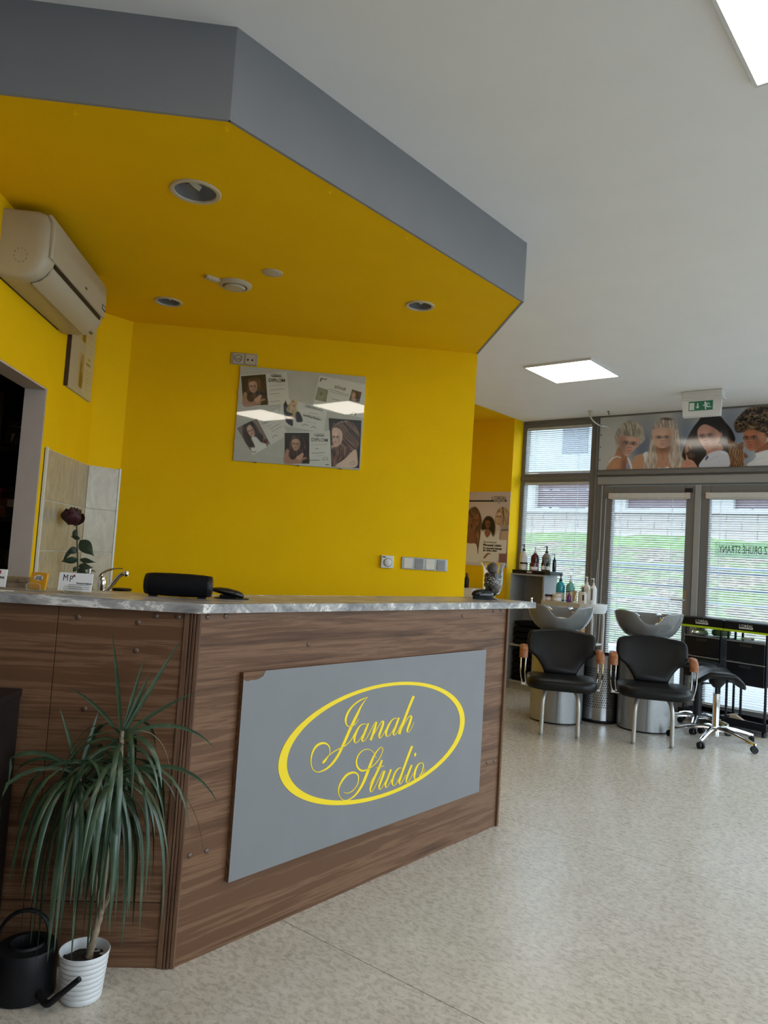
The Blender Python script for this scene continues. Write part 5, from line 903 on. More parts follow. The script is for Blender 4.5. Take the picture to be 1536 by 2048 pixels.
# top-right thank-you sheet
P = sheet([(957, 285), (1403, 372), (1385, 700), (893, 600)], 150, 130, -0.0126)
P.poly([(945, 398), (1043, 428), (1022, 545), (915, 520)], (134, 132, 112), 2, smooth=False); P.ell(975, 475, 30, 45, (158, 156, 136), 0.3, 0.6); P.ell(975, 465, 14, 20, (116, 114, 96), 0.2, 0.5)
P.poly([(1275, 420), (1368, 450), (1345, 548), (1245, 530)], (86, 72, 66), 2, smooth=False); P.hair([(1290, 440), (1340, 450), (1345, 520), (1310, 530)], (40, 30, 28), (90, 70, 60), 1.5, 0.1, 4, 71); P.ell(1290, 480, 20, 34, (196, 150, 128), 0.2, 0.4); P.ell(1290, 520, 26, 18, (190, 146, 122), 0, 0.5)
P.line([(965, 345), (985, 315), (1010, 330), (1028, 318)], 8, (50, 46, 46)); P.line([(975, 312), (965, 340)], 8, (50, 46, 46))
P.line([(1048, 418), (1245, 478)], 6, (140, 134, 124)); P.line([(1055, 440), (1230, 490)], 5, (150, 144, 134)); P.line([(1080, 512), (1150, 530)], 6, (130, 122, 114)); P.line([(1258, 668), (1285, 640), (1315, 655), (1300, 675)], 7, (60, 56, 56))
endsheet(P)
# bottom diploma
P = sheet([(614, 838), (1060, 820), (1074, 1167), (616, 1142)], 150, 120, -0.0142)
portrait(P, 622, 842, 1.0, 0.0); P.line([(890, 955), (1030, 952)], 4, (150, 142, 132), 0.8); P.line([(920, 993), (950, 992)], 6, (110, 102, 98)); P.line([(885, 1037), (1010, 1030)], 5, (90, 84, 82)); P.line([(920, 1060), (1010, 1058)], 3, (150, 142, 132)); P.line([(875, 1105), (960, 1103)], 6, (70, 64, 64)); P.line([(985, 1100), (1005, 1080), (1030, 1078), (1045, 1100), (990, 1102)], 4, (90, 86, 86)); P.line([(1020, 1146), (1048, 1147)], 7, (30, 30, 32))
endsheet(P)
# right diploma: big smooth copper hair
P = sheet([(1048, 700), (1366, 722), (1342, 1180), (1072, 1163)], 130, 190, -0.0138, (34, 30, 30))
P.hair([(1075, 830), (1090, 770), (1150, 735), (1230, 722), (1300, 760), (1345, 850), (1340, 960), (1300, 1020), (1230, 1050), (1150, 1110), (1090, 1165), (1075, 1000)], (48, 34, 32), (172, 130, 112), 1.75, 0.085, 5, 81, 1.0)
P.line([(1110, 770), (1160, 738), (1230, 728)], 9, (220, 190, 170), 0.7)
P.poly([(1085, 800), (1130, 790), (1175, 830), (1180, 900), (1160, 950), (1125, 975), (1095, 950), (1082, 880)], (224, 186, 164), 5); P.face(1118, 890, 44, 72, 0.05, (226, 190, 168), -0.35, (196, 128, 116), (90, 66, 56), 0.66)
P.poly([(1072, 960), (1130, 955), (1125, 985), (1075, 1000)], (216, 178, 156), 5)
P.hair([(1080, 1000), (1130, 975), (1240, 980), (1250, 1040), (1150, 1110), (1085, 1165)], (70, 48, 44), (164, 124, 108), 1.6, 0.1, 6, 83)
P.poly([(1110, 1165), (1200, 1090), (1260, 1030), (1310, 1000), (1325, 1060), (1310, 1170)], (222, 190, 166), 6); P.line([(1250, 1135), (1290, 1110), (1300, 1140), (1260, 1145)], 4, (110, 100, 96))
endsheet(P)
for s_, sz, x, y, r_, mt, b_ in (("L'ORÉAL", 0.020, 540, 290, 0.055, 'ink', 0.0), ('DIPLOM', 0.031, 545, 338, 0.055, 'ink', 0.0002), ("L'ORÉAL", 0.020, 957, 860, 0.03, 'ink', 0.0), ('DIPLOM', 0.031, 960, 911, 0.03, 'ink', 0.0002), ('CERTIFICATE', 0.021, 905, 606, -0.20, 'ink_soft', 0.0), ('BLOND & PERFEKT', 0.0145, 888, 695, -0.20, 'ink', 0.0003), ('CERTIFICATE', 0.022, 490, 720, 0.47, 'ink_soft', 0.0), ('DĚKUJI', 0.024, 1160, 410, -0.16, 'ink_soft', 0.0), ('DIPLOM', 0.044, 1196, 785, -0.05, 'ink_tan', 0.0)):
    text('lettering', s_, sz, M[mt], db, DP(x, y, -0.0150), rot=(PI/2, -r_, 0), ext=0.0002, bold=b_, sx=0.95)
for x, y, r_ in ((540, 300, 0.055), (957, 871, 0.03)):
    a = DP(x, y, -0.0146); MB().obox((a[0], a[1], a[2]), (0.027*math.cos(r_), 0, 0.027*math.sin(r_)), (0, 0.0003, 0), (0, 0, 0.002)).build('underline', M['ink'], db)
# wax-red seal with ribbon
a = DP(438, 922, -0.0140); sl = MB().lathe([(0.014, 0), (0.013, 0.0012), (0.001, 0.0014)], 20).build('seal', plain('red_seal', (0.16, 0.02, 0.03), 0.5), db, loc=a, rot=(PI/2, 0, 0))
MB().prism([(0.002, -0.008), (0.010, -0.034), (0.015, -0.029), (0.020, -0.034), (0.012, -0.006)], 0.0, 0.0008).build('ribbon', M['ink_tan'], sl)
MB().box(-0.506, 0.294, -0.0185, -0.0165, 1.862, 2.466).build('glass', glass_thin('picture_glass'), db)
for x in (-0.37, -0.10, 0.17): MB().box(x-0.010, x+0.010, -0.0205, 0.0, 1.858, 1.862).box(x-0.008, x+0.008, -0.0205, -0.0185, 1.858, 1.868).build('clip', M['steel'], db)
for z in (1.98, 2.30):
    for x, d in ((-0.5075, 1), (0.2955, -1)): MB().box(min(x, x+d*0.008), max(x, x+d*0.008), -0.0205, -0.0187, z-0.01, z+0.01).build('clip', M['steel'], db)

# ------------------------------------------------------------------ frame on the left wall, half behind the air conditioner
lf = thing('framed_diplomas', 'narrow clip frame with two diplomas on the left wall below the air conditioner', 'picture frame', (XL, 0, 0))
MB().box(0.001, 0.014, 4.115, 4.565, 2.112, 2.640).build('backboard', plain('backboard_grey', (0.47, 0.45, 0.40), 0.6, var=0.04), lf)
MB().box(0.001, 0.022, 4.108, 4.115, 2.110, 2.642).build('dark_edge', plain('brown_edge', (0.05, 0.025, 0.02), 0.5), lf)
Hs = np.eye(3)
for z0 in (2.14, 2.40):
    pl = [(4.26, z0+0.22), (4.53, z0+0.22), (4.53, z0), (4.26, z0)]
    Hi = homog(pl, [(0, 0), (270, 0), (270, 220), (0, 220)])
    P = Paint(pl, 90, 80, Hi, (206, 198, 180))
    P.poly([(25, 15), (125, 15), (125, 210), (25, 210)], (196, 176, 148), 3, smooth=False)
    P.poly([(60, 200), (55, 110), (62, 50), (80, 25), (98, 45), (108, 100), (112, 200)], (74, 52, 40), 5); P.ell(82, 55, 13, 20, (196, 152, 122), 0, 0.4); P.ell(92, 110, 14, 40, (190, 146, 118), 0.2, 0.5); P.poly([(55, 205), (60, 130), (90, 120), (100, 205)], (40, 36, 34), 5)
    for k, (a, b) in enumerate(((150, 250), (150, 240), (160, 230), (150, 250), (165, 215), (150, 245))): P.line([(a, 95+k*20), (b, 95+k*20)], 4, (120, 112, 100))
    P.build('certificate', M['print'], lf, gain=0.80, to3=lambda a, b: (0.0150, a, b))
    text('lettering', 'DIPLOM', 0.026, M['ink'], lf, (0.0155, 4.46, z0+0.165), rot=(PI/2, 0, PI/2), ext=0.0002, sx=0.9)
    text('lettering', "L'ORÉAL", 0.016, M['ink'], lf, (0.0155, 4.46, z0+0.195), rot=(PI/2, 0, PI/2), ext=0.0002)
MB().box(0.018, 0.020, 4.115, 4.565, 2.112, 2.640).build('glass', M['glass'], lf)
# ================================================================== AIR CONDITIONER
ac = thing('air_conditioner', 'white wall air conditioner on the yellow left wall under the soffit', 'air conditioner', (XL, 3.19, 2.35))
M['ac'] = plain('ac_shell', (0.44, 0.385, 0.28), 0.38, var=0.02); M['ac_panel'] = plain('ac_front', (0.46, 0.41, 0.315), 0.30, var=0.015)
prof = [(0.0, 0.012), (0.085, 0.010), (0.130, 0.018), (0.165, 0.040), (0.188, 0.072), (0.196, 0.105), (0.198, 0.20), (0.194, 0.262), (0.178, 0.292), (0.150, 0.304), (0.0, 0.306)]
Ln = 0.865; R = []
for y, s in ((0.0, 0.72), (0.004, 0.84), (0.014, 0.93), (0.030, 0.98), (0.055, 1.0), (Ln-0.055, 1.0), (Ln-0.030, 0.98), (Ln-0.014, 0.93), (Ln-0.004, 0.84), (Ln, 0.72)):
    R.append([(x*s, y, 0.160+(z-0.160)*(0.5+0.5*s)) for x, z in prof])
MB().rings(R).build('shell', M['ac'], ac, smooth=50)
# front panel, proud of the shell
fp = [(0.1985, 0.110), (0.2035, 0.115), (0.2060, 0.200), (0.2020, 0.264), (0.1860, 0.296), (0.1790, 0.292), (0.1940, 0.262)]
MB().rings([[(x-(0.006 if k in (0, 3) else 0), y, z) for x, z in fp] for k, y in enumerate((0.022, 0.032, Ln-0.032, Ln-0.022))]).build('front_panel', M['ac_panel'], ac, smooth=30)
MB().rings([[(x, y, z) for x, z in ((0.1935, 0.088), (0.1985, 0.086), (0.2005, 0.104), (0.195, 0.104))] for y in (0.075, Ln-0.085)]).build('air_slot', M['black'], ac)
MB().rings([[(x, y, z) for x, z in ((0.118, 0.010), (0.150, 0.022), (0.178, 0.050), (0.192, 0.082), (0.198, 0.080), (0.184, 0.045), (0.155, 0.016), (0.120, 0.004))] for y in (0.060, Ln-0.070)]).build('louvre', M['ac_panel'], ac, smooth=40)
MB().rings([[(x, y, z) for x, z in ((0.114, 0.0085), (0.118, 0.0065), (0.119, 0.011), (0.114, 0.012))] for y in (0.062, Ln-0.05)]).build('louvre_gap', M['black'], ac)
MB().box(0.0, 0.004, 0.02, Ln-0.10, 0.0085, 0.012).build('mounting_strip', M['black'], ac)
text('badge', 'LG', 0.014, M['ink'], ac, (0.2062, 0.50, 0.150), rot=(PI/2, 0, PI/2), ext=0.0004)
MB().cyl((0.2055, 0.485, 0.151), (0.2068, 0.485, 0.151), 0.006, n=12).build('badge_disc', M['ink_soft'], ac)
dl = MB().box(0.2035, 0.2066, 0.775, 0.835, 0.145, 0.170).build('display_label', M['black'], ac)
for k in range(4): MB().box(0.2064, 0.2069, 0.781+k*0.013, 0.789+k*0.013, 0.150, 0.165).build('symbol', M['paper'], dl)
for k in range(4): MB().obox((0.155, 0.770+k*0.012, 0.0172), (0.006, 0, 0.003), (0, 0.004, 0), (0.0005, 0, -0.001)).build('symbol', M['ink_soft'], ac)
th = [(0.085+0.026*math.cos(a*PI/10), 0.105+0.030*math.sin(a*PI/10)) for a in range(20)]
for k in range(0, 20, 2):
    (a, b), (c, d) = th[k], th[(k+1) % 20]; MB().obox(((a+c)/2, -0.0003, (b+d)/2), ((c-a)/2, 0, (d-b)/2), (0, 0.0008, 0), (-(d-b)*0.08, 0, (c-a)*0.08)).build('knockout_mark', M['ink_soft'], ac)

# ================================================================== SOCKETS, SWITCHES, THERMOSTAT on the yellow wall
M['switch_silver'] = plain('silver_switch', (0.40, 0.39, 0.37), 0.35, 0.3, var=0.03); M['switch_dark'] = plain('dark_silver_switch', (0.22, 0.215, 0.20), 0.4, 0.3, var=0.03); M['switch_cream'] = plain('cream_rocker', (0.66, 0.62, 0.50), 0.35, var=0.02)
so = thing('wall_socket', 'double cream wall socket above the diploma board', 'socket', (-0.487, YB, 2.513))
MB().box(-0.083, 0.083, -0.009, 0, -0.038, 0.038).build('frame', M['switch_silver'], so, bev=0.003)
for sx, lab in ((-0.036, 'power'), (0.038, 'aerial')):
    ins = MB().box(sx-0.030, sx+0.030, -0.013, -0.009, -0.032, 0.032).build('insert', M['cream'], so, bev=0.002)
    MB().lathe([(0.023, 0), (0.023, 0.003), (0.0205, 0.003), (0.0205, 0.0)], 24, cap0=False, cap1=False).build('rim', M['ink_soft'], ins, loc=(sx, -0.013, 0), rot=(PI/2, 0, 0)) if lab == 'power' else None
    for k, dx in enumerate((-0.010, 0.0, 0.010) if lab == 'power' else (-0.014, 0.014)):
        MB().lathe([(0.0028 if lab == 'power' else 0.0065, 0), (0.0026 if lab == 'power' else 0.006, 0.0012), (0.0004, 0.0012)], 12).build('hole', M['ink'], ins, loc=(sx+dx, -0.013, -0.004), rot=(PI/2, 0, 0))
tm = thing('thermostat', 'small white square thermostat with round dial on the yellow wall', 'thermostat', (0.506, YB, 1.290))
MB().box(-0.040, 0.040, -0.022, 0, -0.040, 0.040).build('housing', M['white'], tm, bev=0.004)
MB().lathe([(0.025, 0), (0.024, 0.010), (0.021, 0.012), (0.001, 0.0125)], 28).build('dial', M['white'], tm, smooth=True, loc=(0.004, -0.022, -0.004), rot=(PI/2, 0, 0))
MB().lathe([(0.0275, 0), (0.0275, 0.0008), (0.025, 0.0008)], 28).build('dial_ring', M['ink_soft'], tm, loc=(0.004, -0.022, -0.004), rot=(PI/2, 0, 0))
MB().box(-0.033, -0.012, -0.0228, -0.022, 0.026, 0.033).build('mark', M['ink'], tm)
sw = thing('light_switches', 'silver four gang light switch with cream and grey rockers on the yellow wall', 'switch', (0.747, YB, 1.290))
MB().box(-0.148, 0.148, -0.010, 0, -0.039, 0.039).build('frame', M['switch_silver'], sw, bev=0.003)
for k, mt in enumerate(('switch_cream', 'switch_dark', 'switch_cream', 'switch_dark')):
    x = -0.1065+k*0.071
    MB().rings([[(x-0.027, y, z), (x+0.027, y, z), (x+0.027, -0.008, z), (x-0.027, -0.008, z)] for y, z in ((-0.017, -0.032), (-0.013, 0.0), (-0.013, 0.032))]).build('rocker', M[mt], sw, bev=0.0015)
# ================================================================== FLOOR LEFT: dark cabinet, watering can, potted dragon tree
M['dark_brown'] = plain('dark_brown_board', (0.013, 0.009, 0.008), 0.5, var=0.2, scale=8, Specular_IOR_Level=0.2)
cb = thing('low_cabinet', 'dark brown low cabinet at the left edge in front of the counter', 'cabinet', (-1.065, 2.24, 0))
MB().box(-0.228, 0.228, -0.195, 0.195, 0.0, 0.815).build('body', M['dark_brown'], cb, bev=0.002)
MB().box(-0.231, 0.231, -0.198, 0.198, 0.816, 0.839).build('top', M['dark_brown'], cb, bev=0.002)
MB().box(-0.222, -0.002, -0.213, -0.195, 0.05, 0.80).build('door', M['dark_brown'], cb, bev=0.002)
MB().box(0.002, 0.222, -0.213, -0.195, 0.05, 0.80).build('door', M['dark_brown'], cb, bev=0.002)

wc = thing('watering_can', 'matt black watering can with long spout beside the white plant pot', 'watering can', (-0.722, 2.338, 0), 0)
M['can'] = plain('matt_black_metal', (0.008, 0.008, 0.009), 0.5, var=0.1, bump=0.05, Specular_IOR_Level=0.22)
MB().lathe([(0.080, 0), (0.086, 0.004), (0.087, 0.012), (0.085, 0.085), (0.083, 0.126), (0.079, 0.133), (0.050, 0.136), (0.047, 0.142), (0.043, 0.142), (0.041, 0.134), (0.041, 0.09), (0.075, 0.08), (0.077, 0.02), (0.002, 0.015)], 40, cap0=True, cap1=False).build('body', M['can'], wc, smooth=35)
MB().tube(spline([(0.056, 0.005, 0.131), (0.056, 0.005, 0.170), (0.044, 0.004, 0.205), (0.012, 0, 0.228), (-0.032, -0.002, 0.224), (-0.066, -0.004, 0.195), (-0.084, -0.005, 0.14), (-0.088, -0.005, 0.08)]), 0.0088, 10, flat=0.6).build('handle', M['can'], wc, smooth=True)
MB().tube(spline([(0.056, -0.052, 0.036), (0.080, -0.082, 0.026), (0.100, -0.100, 0.026), (0.125, -0.108, 0.048), (0.182, -0.112, 0.100)]), [0.010]*12+[0.009]*4+[0.0078]*5, 12).build('spout', M['can'], wc, smooth=True)

# --- pot
PX, PY = -0.555, 2.318
M['pot'] = plain('white_ceramic', (0.62, 0.62, 0.62), 0.35, var=0.02)
pt = thing('potted_plant', 'dragon tree with long drooping leaves in a ribbed white pot', 'plant', (PX, PY, 0))
prof = [(0.050, 0.0), (0.054, 0.002)]
for k in range(9):
    z = 0.005+k*0.0140; r = 0.0545+0.0135*(z/0.132)
    prof += [(r, z), (r+0.0015, z+0.0042), (r+0.0015, z+0.0090), (r-0.0002, z+0.0132)]
prof += [(0.0700, 0.132), (0.0688, 0.134), (0.066, 0.132), (0.062, 0.104), (0.002, 0.102)]
MB().lathe(prof, 44, cap1=False).build('pot', M['pot'], pt, smooth=70)
M['soil'] = plain('potting_soil', (0.022, 0.014, 0.009), 0.95, var=0.5, scale=60, bump=1.0)
t = MB(); Rg = []
for i in range(9):
    r = 0.0615*(1-i/8.2); Rg.append([(r*math.cos(2*PI*k/28), r*math.sin(2*PI*k/28), 0.104+0.012*mnoise.noise((k*0.9+i, i*1.3, 2))+0.006*(i/8)) for k in range(28)])
t.rings(Rg, False).build('soil', M['soil'], pt, smooth=60)
M['bark'] = plain('pale_bark', (0.27, 0.20, 0.13), 0.85, var=0.3, scale=30, bump=0.6)
# heads of foliage (relative to the pot)
HD = [(-0.068, 0.026, 0.625), (0.047, 0.030, 0.618), (0.043, 0.040, 0.735)]
tr = MB().tube(spline([(0.012, 0.0, 0.100), (0.020, 0.004, 0.155), (0.030, 0.006, 0.215), (0.034, 0.008, 0.245)]), [0.0105+0.0015*math.sin(k*2.1) for k in range(16)], 10).build('trunk', M['bark'], pt, smooth=True)
for k, (pth, r) in enumerate((([(0.034, 0.008, 0.235), (0.016, 0.010, 0.30), (-0.012, 0.014, 0.45), (-0.050, 0.022, 0.57), (-0.068, 0.026, 0.63)], 0.0065),
                ([(0.034, 0.008, 0.235), (0.050, 0.010, 0.285), (0.056, 0.02, 0.42), (0.050, 0.028, 0.56), (0.046, 0.036, 0.68), (0.043, 0.040, 0.745)], 0.0085))):
    n = len(pth); MB().tube(spline(pth), [r*(1.0-0.25*i/((n-1)*5)) for i in range((n-1)*5+1)], 8).build('branch', M['bark'], tr, smooth=True)
t = NT('dracaena_leaf'); v = t.coord((1, 1, 1)); f = t.noise(v, 9, 3); f2 = t.noise(t.coord((1, 1, 0.05)), 160, 2)
mm = t.new('ShaderNodeMath', operation='MULTIPLY_ADD'); t.link(f2, mm.inputs[0]); mm.inputs[1].default_value = 0.3; t.link(f, mm.inputs[2])
t.link(t.ramp(mm.outputs[0], [(0.4, (0.016, 0.036, 0.017, 1)), (0.7, (0.036, 0.068, 0.032, 1)), (0.9, (0.075, 0.105, 0.06, 1))]), t.b.inputs['Base Color']); t.set(Roughness=0.33); M['leaf'] = t.m
M['leaf_dry'] = plain('dry_leaf', (0.24, 0.19, 0.11), 0.7, var=0.3)
lr = random.Random(11)
def leaf_path(p, az, el, L, droop, n=9):
    """strap leaf: leaves the stem at elevation el, bends down with gravity"""
    pts = [Vector(p)]; d = Vector((math.cos(az)*math.cos(el), math.sin(az)*math.cos(el), math.sin(el)))
    for i in range(n):
        s = L/n; d = (d + Vector((0, 0, -droop*s*(1.0+1.2*i/n)))).normalized(); pts.append(pts[-1]+d*s)
    return pts
def add_leaf(path, wmax, mat, roll=0.0, broad=False):
    n = len(path); vs = []; fs = []; h_ = path[3]-path[0]; h_.z = 0
    side = Vector((-h_.y, h_.x, 0)).normalized() if h_.length > 1e-4 else Vector((1, 0, 0))
    if broad: d_ = path[3]-path[0]; side = Vector((d_.z, 0.25*d_.z, -d_.x)).normalized()
    for i, p in enumerate(path):
        t_ = (path[min(i+1, n-1)]-path[max(i-1, 0)]).normalized(); sd = (side-t_*side.dot(t_)).normalized(); nn = sd.cross(t_); sd = sd*math.cos(roll)+nn*math.sin(roll); nn = sd.cross(t_)
        q = i/(n-1); w = wmax*(0.55+0.45*math.sin(min(1, q*2.2)*PI/2))*(1-max(0, (q-0.45)/0.55)**1.6)*0.5+0.0004
        vs += [p-sd*w+nn*w*0.35, p, p+sd*w+nn*w*0.35]
    for i in range(n-1):
        a = i*3; fs += [(a, a+1, a+4, a+3), (a+1, a+2, a+5, a+4)]
    t = MB(); t.add(vs, fs); return t.build('leaf', mat, pt, smooth=True)
def keep(path):
    """leaves stay in front of the counter and above the floor"""
    out = []
    for p in path:
        q = p.copy(); q.y = min(q.y, YC-PY-0.008-0.004*lr.random()); q.z = max(q.z, 0.02); q.x = max(q.x, -0.262+0.01*lr.random()); out.append(q)
    return out
for hi, (hx, hy, hz) in enumerate(HD):
    for k in range((46, 50, 26)[hi]):
        az = k*2.39996+lr.uniform(-0.3, 0.3); age = k/(46, 50, 26)[hi]        # low k = old hanging leaves
        el = -0.30+1.25*age**1.6+lr.uniform(-0.12, 0.12); L = lr.uniform(0.24, 0.50)*(1.0 if age < 0.75 else 0.85)
        dr = lr.uniform(11, 17)*(1.15-0.62*age)
        if hi == 2: L *= 0.9; el = 0.25+0.6*age; dr = lr.uniform(8, 12)
        p = (hx+lr.uniform(-0.006, 0.006), hy, hz-0.085+0.10*age)
        pa = leaf_path(p, az, el, L, dr)
        add_leaf(keep(pa), lr.uniform(0.011, 0.0165), M['leaf'] if lr.random() > 0.05 else M['leaf_dry'], lr.uniform(-0.5, 0.5))
# the stiff upright leaves of the tops, one by one
for hi, az, el, L, dr, w in ((2, 0.1, 1.12, 0.33, 0.15, 0.013), (2, 2.9, 1.42, 0.31, 0.9, 0.011), (2, 0.3, 1.38, 0.24, 0.2, 0.010), (2, 0.0, 0.75, 0.26, 1.0, 0.010), (2, 0.2, 0.55, 0.30, 3.2, 0.012), (2, 3.0, 0.9, 0.22, 2.0, 0.010), (2, 0.2, 1.25, 0.20, 0.3, 0.014), (1, 0.1, 0.6, 0.34, 3.6, 0.012), (1, 3.2, 0.7, 0.30, 4.0, 0.011), (1, 0.2, 0.45, 0.40, 5.0, 0.010),
                             (0, 2.6, 1.15, 0.20, 1.2, 0.011), (0, 0.9, 1.30, 0.19, 0.3, 0.012), (0, 0.3, 0.95, 0.24, 2.8, 0.010), (0, 3.2, 0.85, 0.33, 4.6, 0.012), (0, 3.4, 0.6, 0.36, 5.2, 0.010), (0, 2.9, 0.7, 0.26, 5.0, 0.009), (1, 5.6, 0.5, 0.36, 5.5, 0.012), (0, 4.4, 0.4, 0.38, 6.5, 0.013), (1, 4.6, 0.5, 0.40, 6.5, 0.014)):
    hx, hy, hz = HD[hi]; add_leaf(keep(leaf_path((hx, hy, hz-0.01), az, el, L, dr)), w, M['leaf'], lr.uniform(-0.3, 0.3), el > 0.5)
for k in range(4): add_leaf(keep(leaf_path((HD[k % 2][0]+lr.uniform(-0.01, 0.02), 0.03, 0.50+0.03*k), 4.0+k*0.9, -0.9, 0.30, 8)), 0.007, M['leaf_dry'], 0.3)
# ================================================================== THINGS ON AND BEHIND THE COUNTER
# low sink cabinet along the tiled wall (hidden below the worktop line)
sk = thing('sink_cabinet', 'low white cabinet with sink behind the counter under the tiles', 'cabinet', (-1.10, 4.28, 0))
MB().box(-0.23, 0.23, -0.33, 0.33, 0.10, 0.86).build('body', M['white'], sk, bev=0.002)
MB().box(-0.22, 0.20, -0.32, 0.32, 0.0, 0.10).build('plinth', M['black'], sk)
MB().box(-0.232, 0.235, -0.335, 0.335, 0.86, 0.898).build('top', M['marble'], sk, bev=0.003)
for y in (-0.165, 0.165):
    d = MB().box(0.23, 0.248, y-0.16, y+0.16, 0.11, 0.85).build('door', M['white'], sk, bev=0.002)
    MB().cyl((0.262, y, 0.62), (0.262, y, 0.76), 0.005, n=8).build('handle', M['steel'], d)
SKZ = 0.898
# mixer tap
tp = thing('mixer_tap', 'chrome single lever mixer tap in front of the yellow wall', 'tap', (-1.105, 4.30, SKZ))
MB().lathe([(0.030, 0), (0.030, 0.006), (0.024, 0.012), (0.024, 0.17), (0.022, 0.20), (0.014, 0.218), (0.001, 0.222)], 24).build('body', M['chrome'], tp, smooth=40)
MB().tube(spline([(0.012, -0.01, 0.125), (0.045, -0.02, 0.155), (0.080, -0.025, 0.205), (0.105, -0.03, 0.232), (0.128, -0.03, 0.236)]), [0.011]*8+[0.012]*8+[0.013]*5, 14).build('spout', M['chrome'], tp, smooth=True)
MB().lathe([(0.014, 0), (0.015, 0.004), (0.015, 0.026), (0.013, 0.030), (0.001, 0.030)], 16).build('nozzle', M['chrome'], tp, smooth=True, loc=(0.130, -0.03, 0.222))
MB().tube(spline([(-0.012, 0, 0.21), (0.0, -0.005, 0.232), (0.035, -0.008, 0.252), (0.075, -0.010, 0.262), (0.105, -0.010, 0.262)]), [0.014]*4+[0.010]*8+[0.007]*9, 12, flat=0.6).build('lever', M['chrome'], tp, smooth=True)
# soap pump
sp = thing('soap_dispenser', 'small clear soap dispenser with grey pump head at the tiled corner', 'dispenser', (-1.19, 4.34, SKZ))
MB().lathe([(0.030, 0), (0.032, 0.006), (0.032, 0.13), (0.026, 0.155), (0.014, 0.165), (0.014, 0.18)], 20).build('bottle', M['cream'], sp, smooth=40)
MB().lathe([(0.013, 0.18), (0.013, 0.195), (0.005, 0.198), (0.005, 0.222), (0.012, 0.224), (0.012, 0.248), (0.001, 0.250)], 14).build('pump', M['steel'], sp, smooth=40)
MB().tube([(0.0, 0, 0.240), (0.022, 0, 0.241), (0.036, 0, 0.232)], [0.005, 0.005, 0.003], 8).build('spout', M['steel'], sp, smooth=True)
# sponge tub
tb = thing('sponge_tub', 'round yellow tub with dark rim beside the tap', 'tub', (-1.005, 4.33, SKZ))
MB().lathe([(0.045, 0), (0.048, 0.01), (0.050, 0.135), (0.046, 0.14), (0.001, 0.14)], 28).build('tub', plain('amber_plastic', (0.55, 0.34, 0.02), 0.35), tb, smooth=40)
MB().lathe([(0.0495, 0.140), (0.0515, 0.143), (0.0515, 0.152), (0.046, 0.154), (0.001, 0.152)], 28).build('rim', M['black'], tb, smooth=40)
# rose in a slim vase
rs = thing('rose', 'single dark red rose with leaves standing against the cream tiles', 'rose', (-1.215, 4.20, SKZ))
MB().lathe([(0.026, 0), (0.030, 0.004), (0.026, 0.05), (0.014, 0.11), (0.017, 0.135), (0.014, 0.135), (0.010, 0.11), (0.020, 0.02), (0.001, 0.01)], 20, cap1=False).build('vase', plain('dark_glass_vase', (0.02, 0.03, 0.03), 0.1), rs, smooth=50)
stem = spline([(0.0, 0, 0.02), (0.008, 0, 0.14), (0.002, 0, 0.25), (-0.012, 0, 0.38), (-0.022, 0, 0.47), (-0.032, 0, 0.505)])
M['rose_green'] = plain('rose_leaf', (0.022, 0.042, 0.020), 0.5, var=0.3, scale=40); M['rose_dark'] = plain('rose_petal_dark', (0.022, 0.002, 0.005), 0.6, var=0.35, scale=40); M['rose_red'] = plain('rose_petal', (0.045, 0.004, 0.008), 0.6, var=0.35, scale=40)
MB().tube(stem, 0.0042, 8).build('stem', M['rose_green'], rs, smooth=True)
def rleaf(base, az, L, W_, tilt, roll=0.0):
    t = MB(); n = 8; rows = []
    d = Vector((math.cos(az), 0.15*math.sin(az*3), math.sin(az))); sd = Vector((-math.sin(az), tilt, math.cos(az))).normalized(); nn = Vector((0, -1, 0))
    for i in range(n+1):
        q = i/n; w = W_*0.5*math.sin(PI*min(1, q*1.05)**0.8)*(1-0.35*q)+0.0008; c = Vector(base)+d*(L*q)+nn*(0.010*math.sin(q*PI))
        rows.append([c-sd*w-nn*w*0.3, c, c+sd*w-nn*w*0.3])
    t.rings(rows, False, False, False); t.build('leaf', M['rose_green'], rs, smooth=True)
for b, az, L, W_, ti in (((0.0, 0, 0.402), -0.75, 0.10, 0.062, 0.2), ((0.0, 0, 0.41), 2.9, 0.045, 0.022, 0.3), ((-0.01, 0, 0.36), -2.5, 0.05, 0.036, 0.2), ((-0.03, 0, 0.365), -2.1, 0.085, 0.020, 0.5), ((0.0, 0, 0.30), -2.95, 0.075, 0.034, 0.3), ((0.008, 0, 0.30), -0.12, 0.075, 0.026, 0.3),
                       ((0.004, 0, 0.265), -0.05, 0.068, 0.034, 0.2), ((0.004, 0, 0.25), -0.45, 0.055, 0.030, 0.3), ((0.0, 0, 0.26), -2.2, 0.030, 0.022, 0.2), ((-0.022, 0, 0.46), -1.9, 0.045, 0.020, 0.2)): rleaf(b, az, L*1.15, W_*1.25, ti)
hc = Vector((-0.048, -0.004, 0.530)); pr_ = random.Random(5)
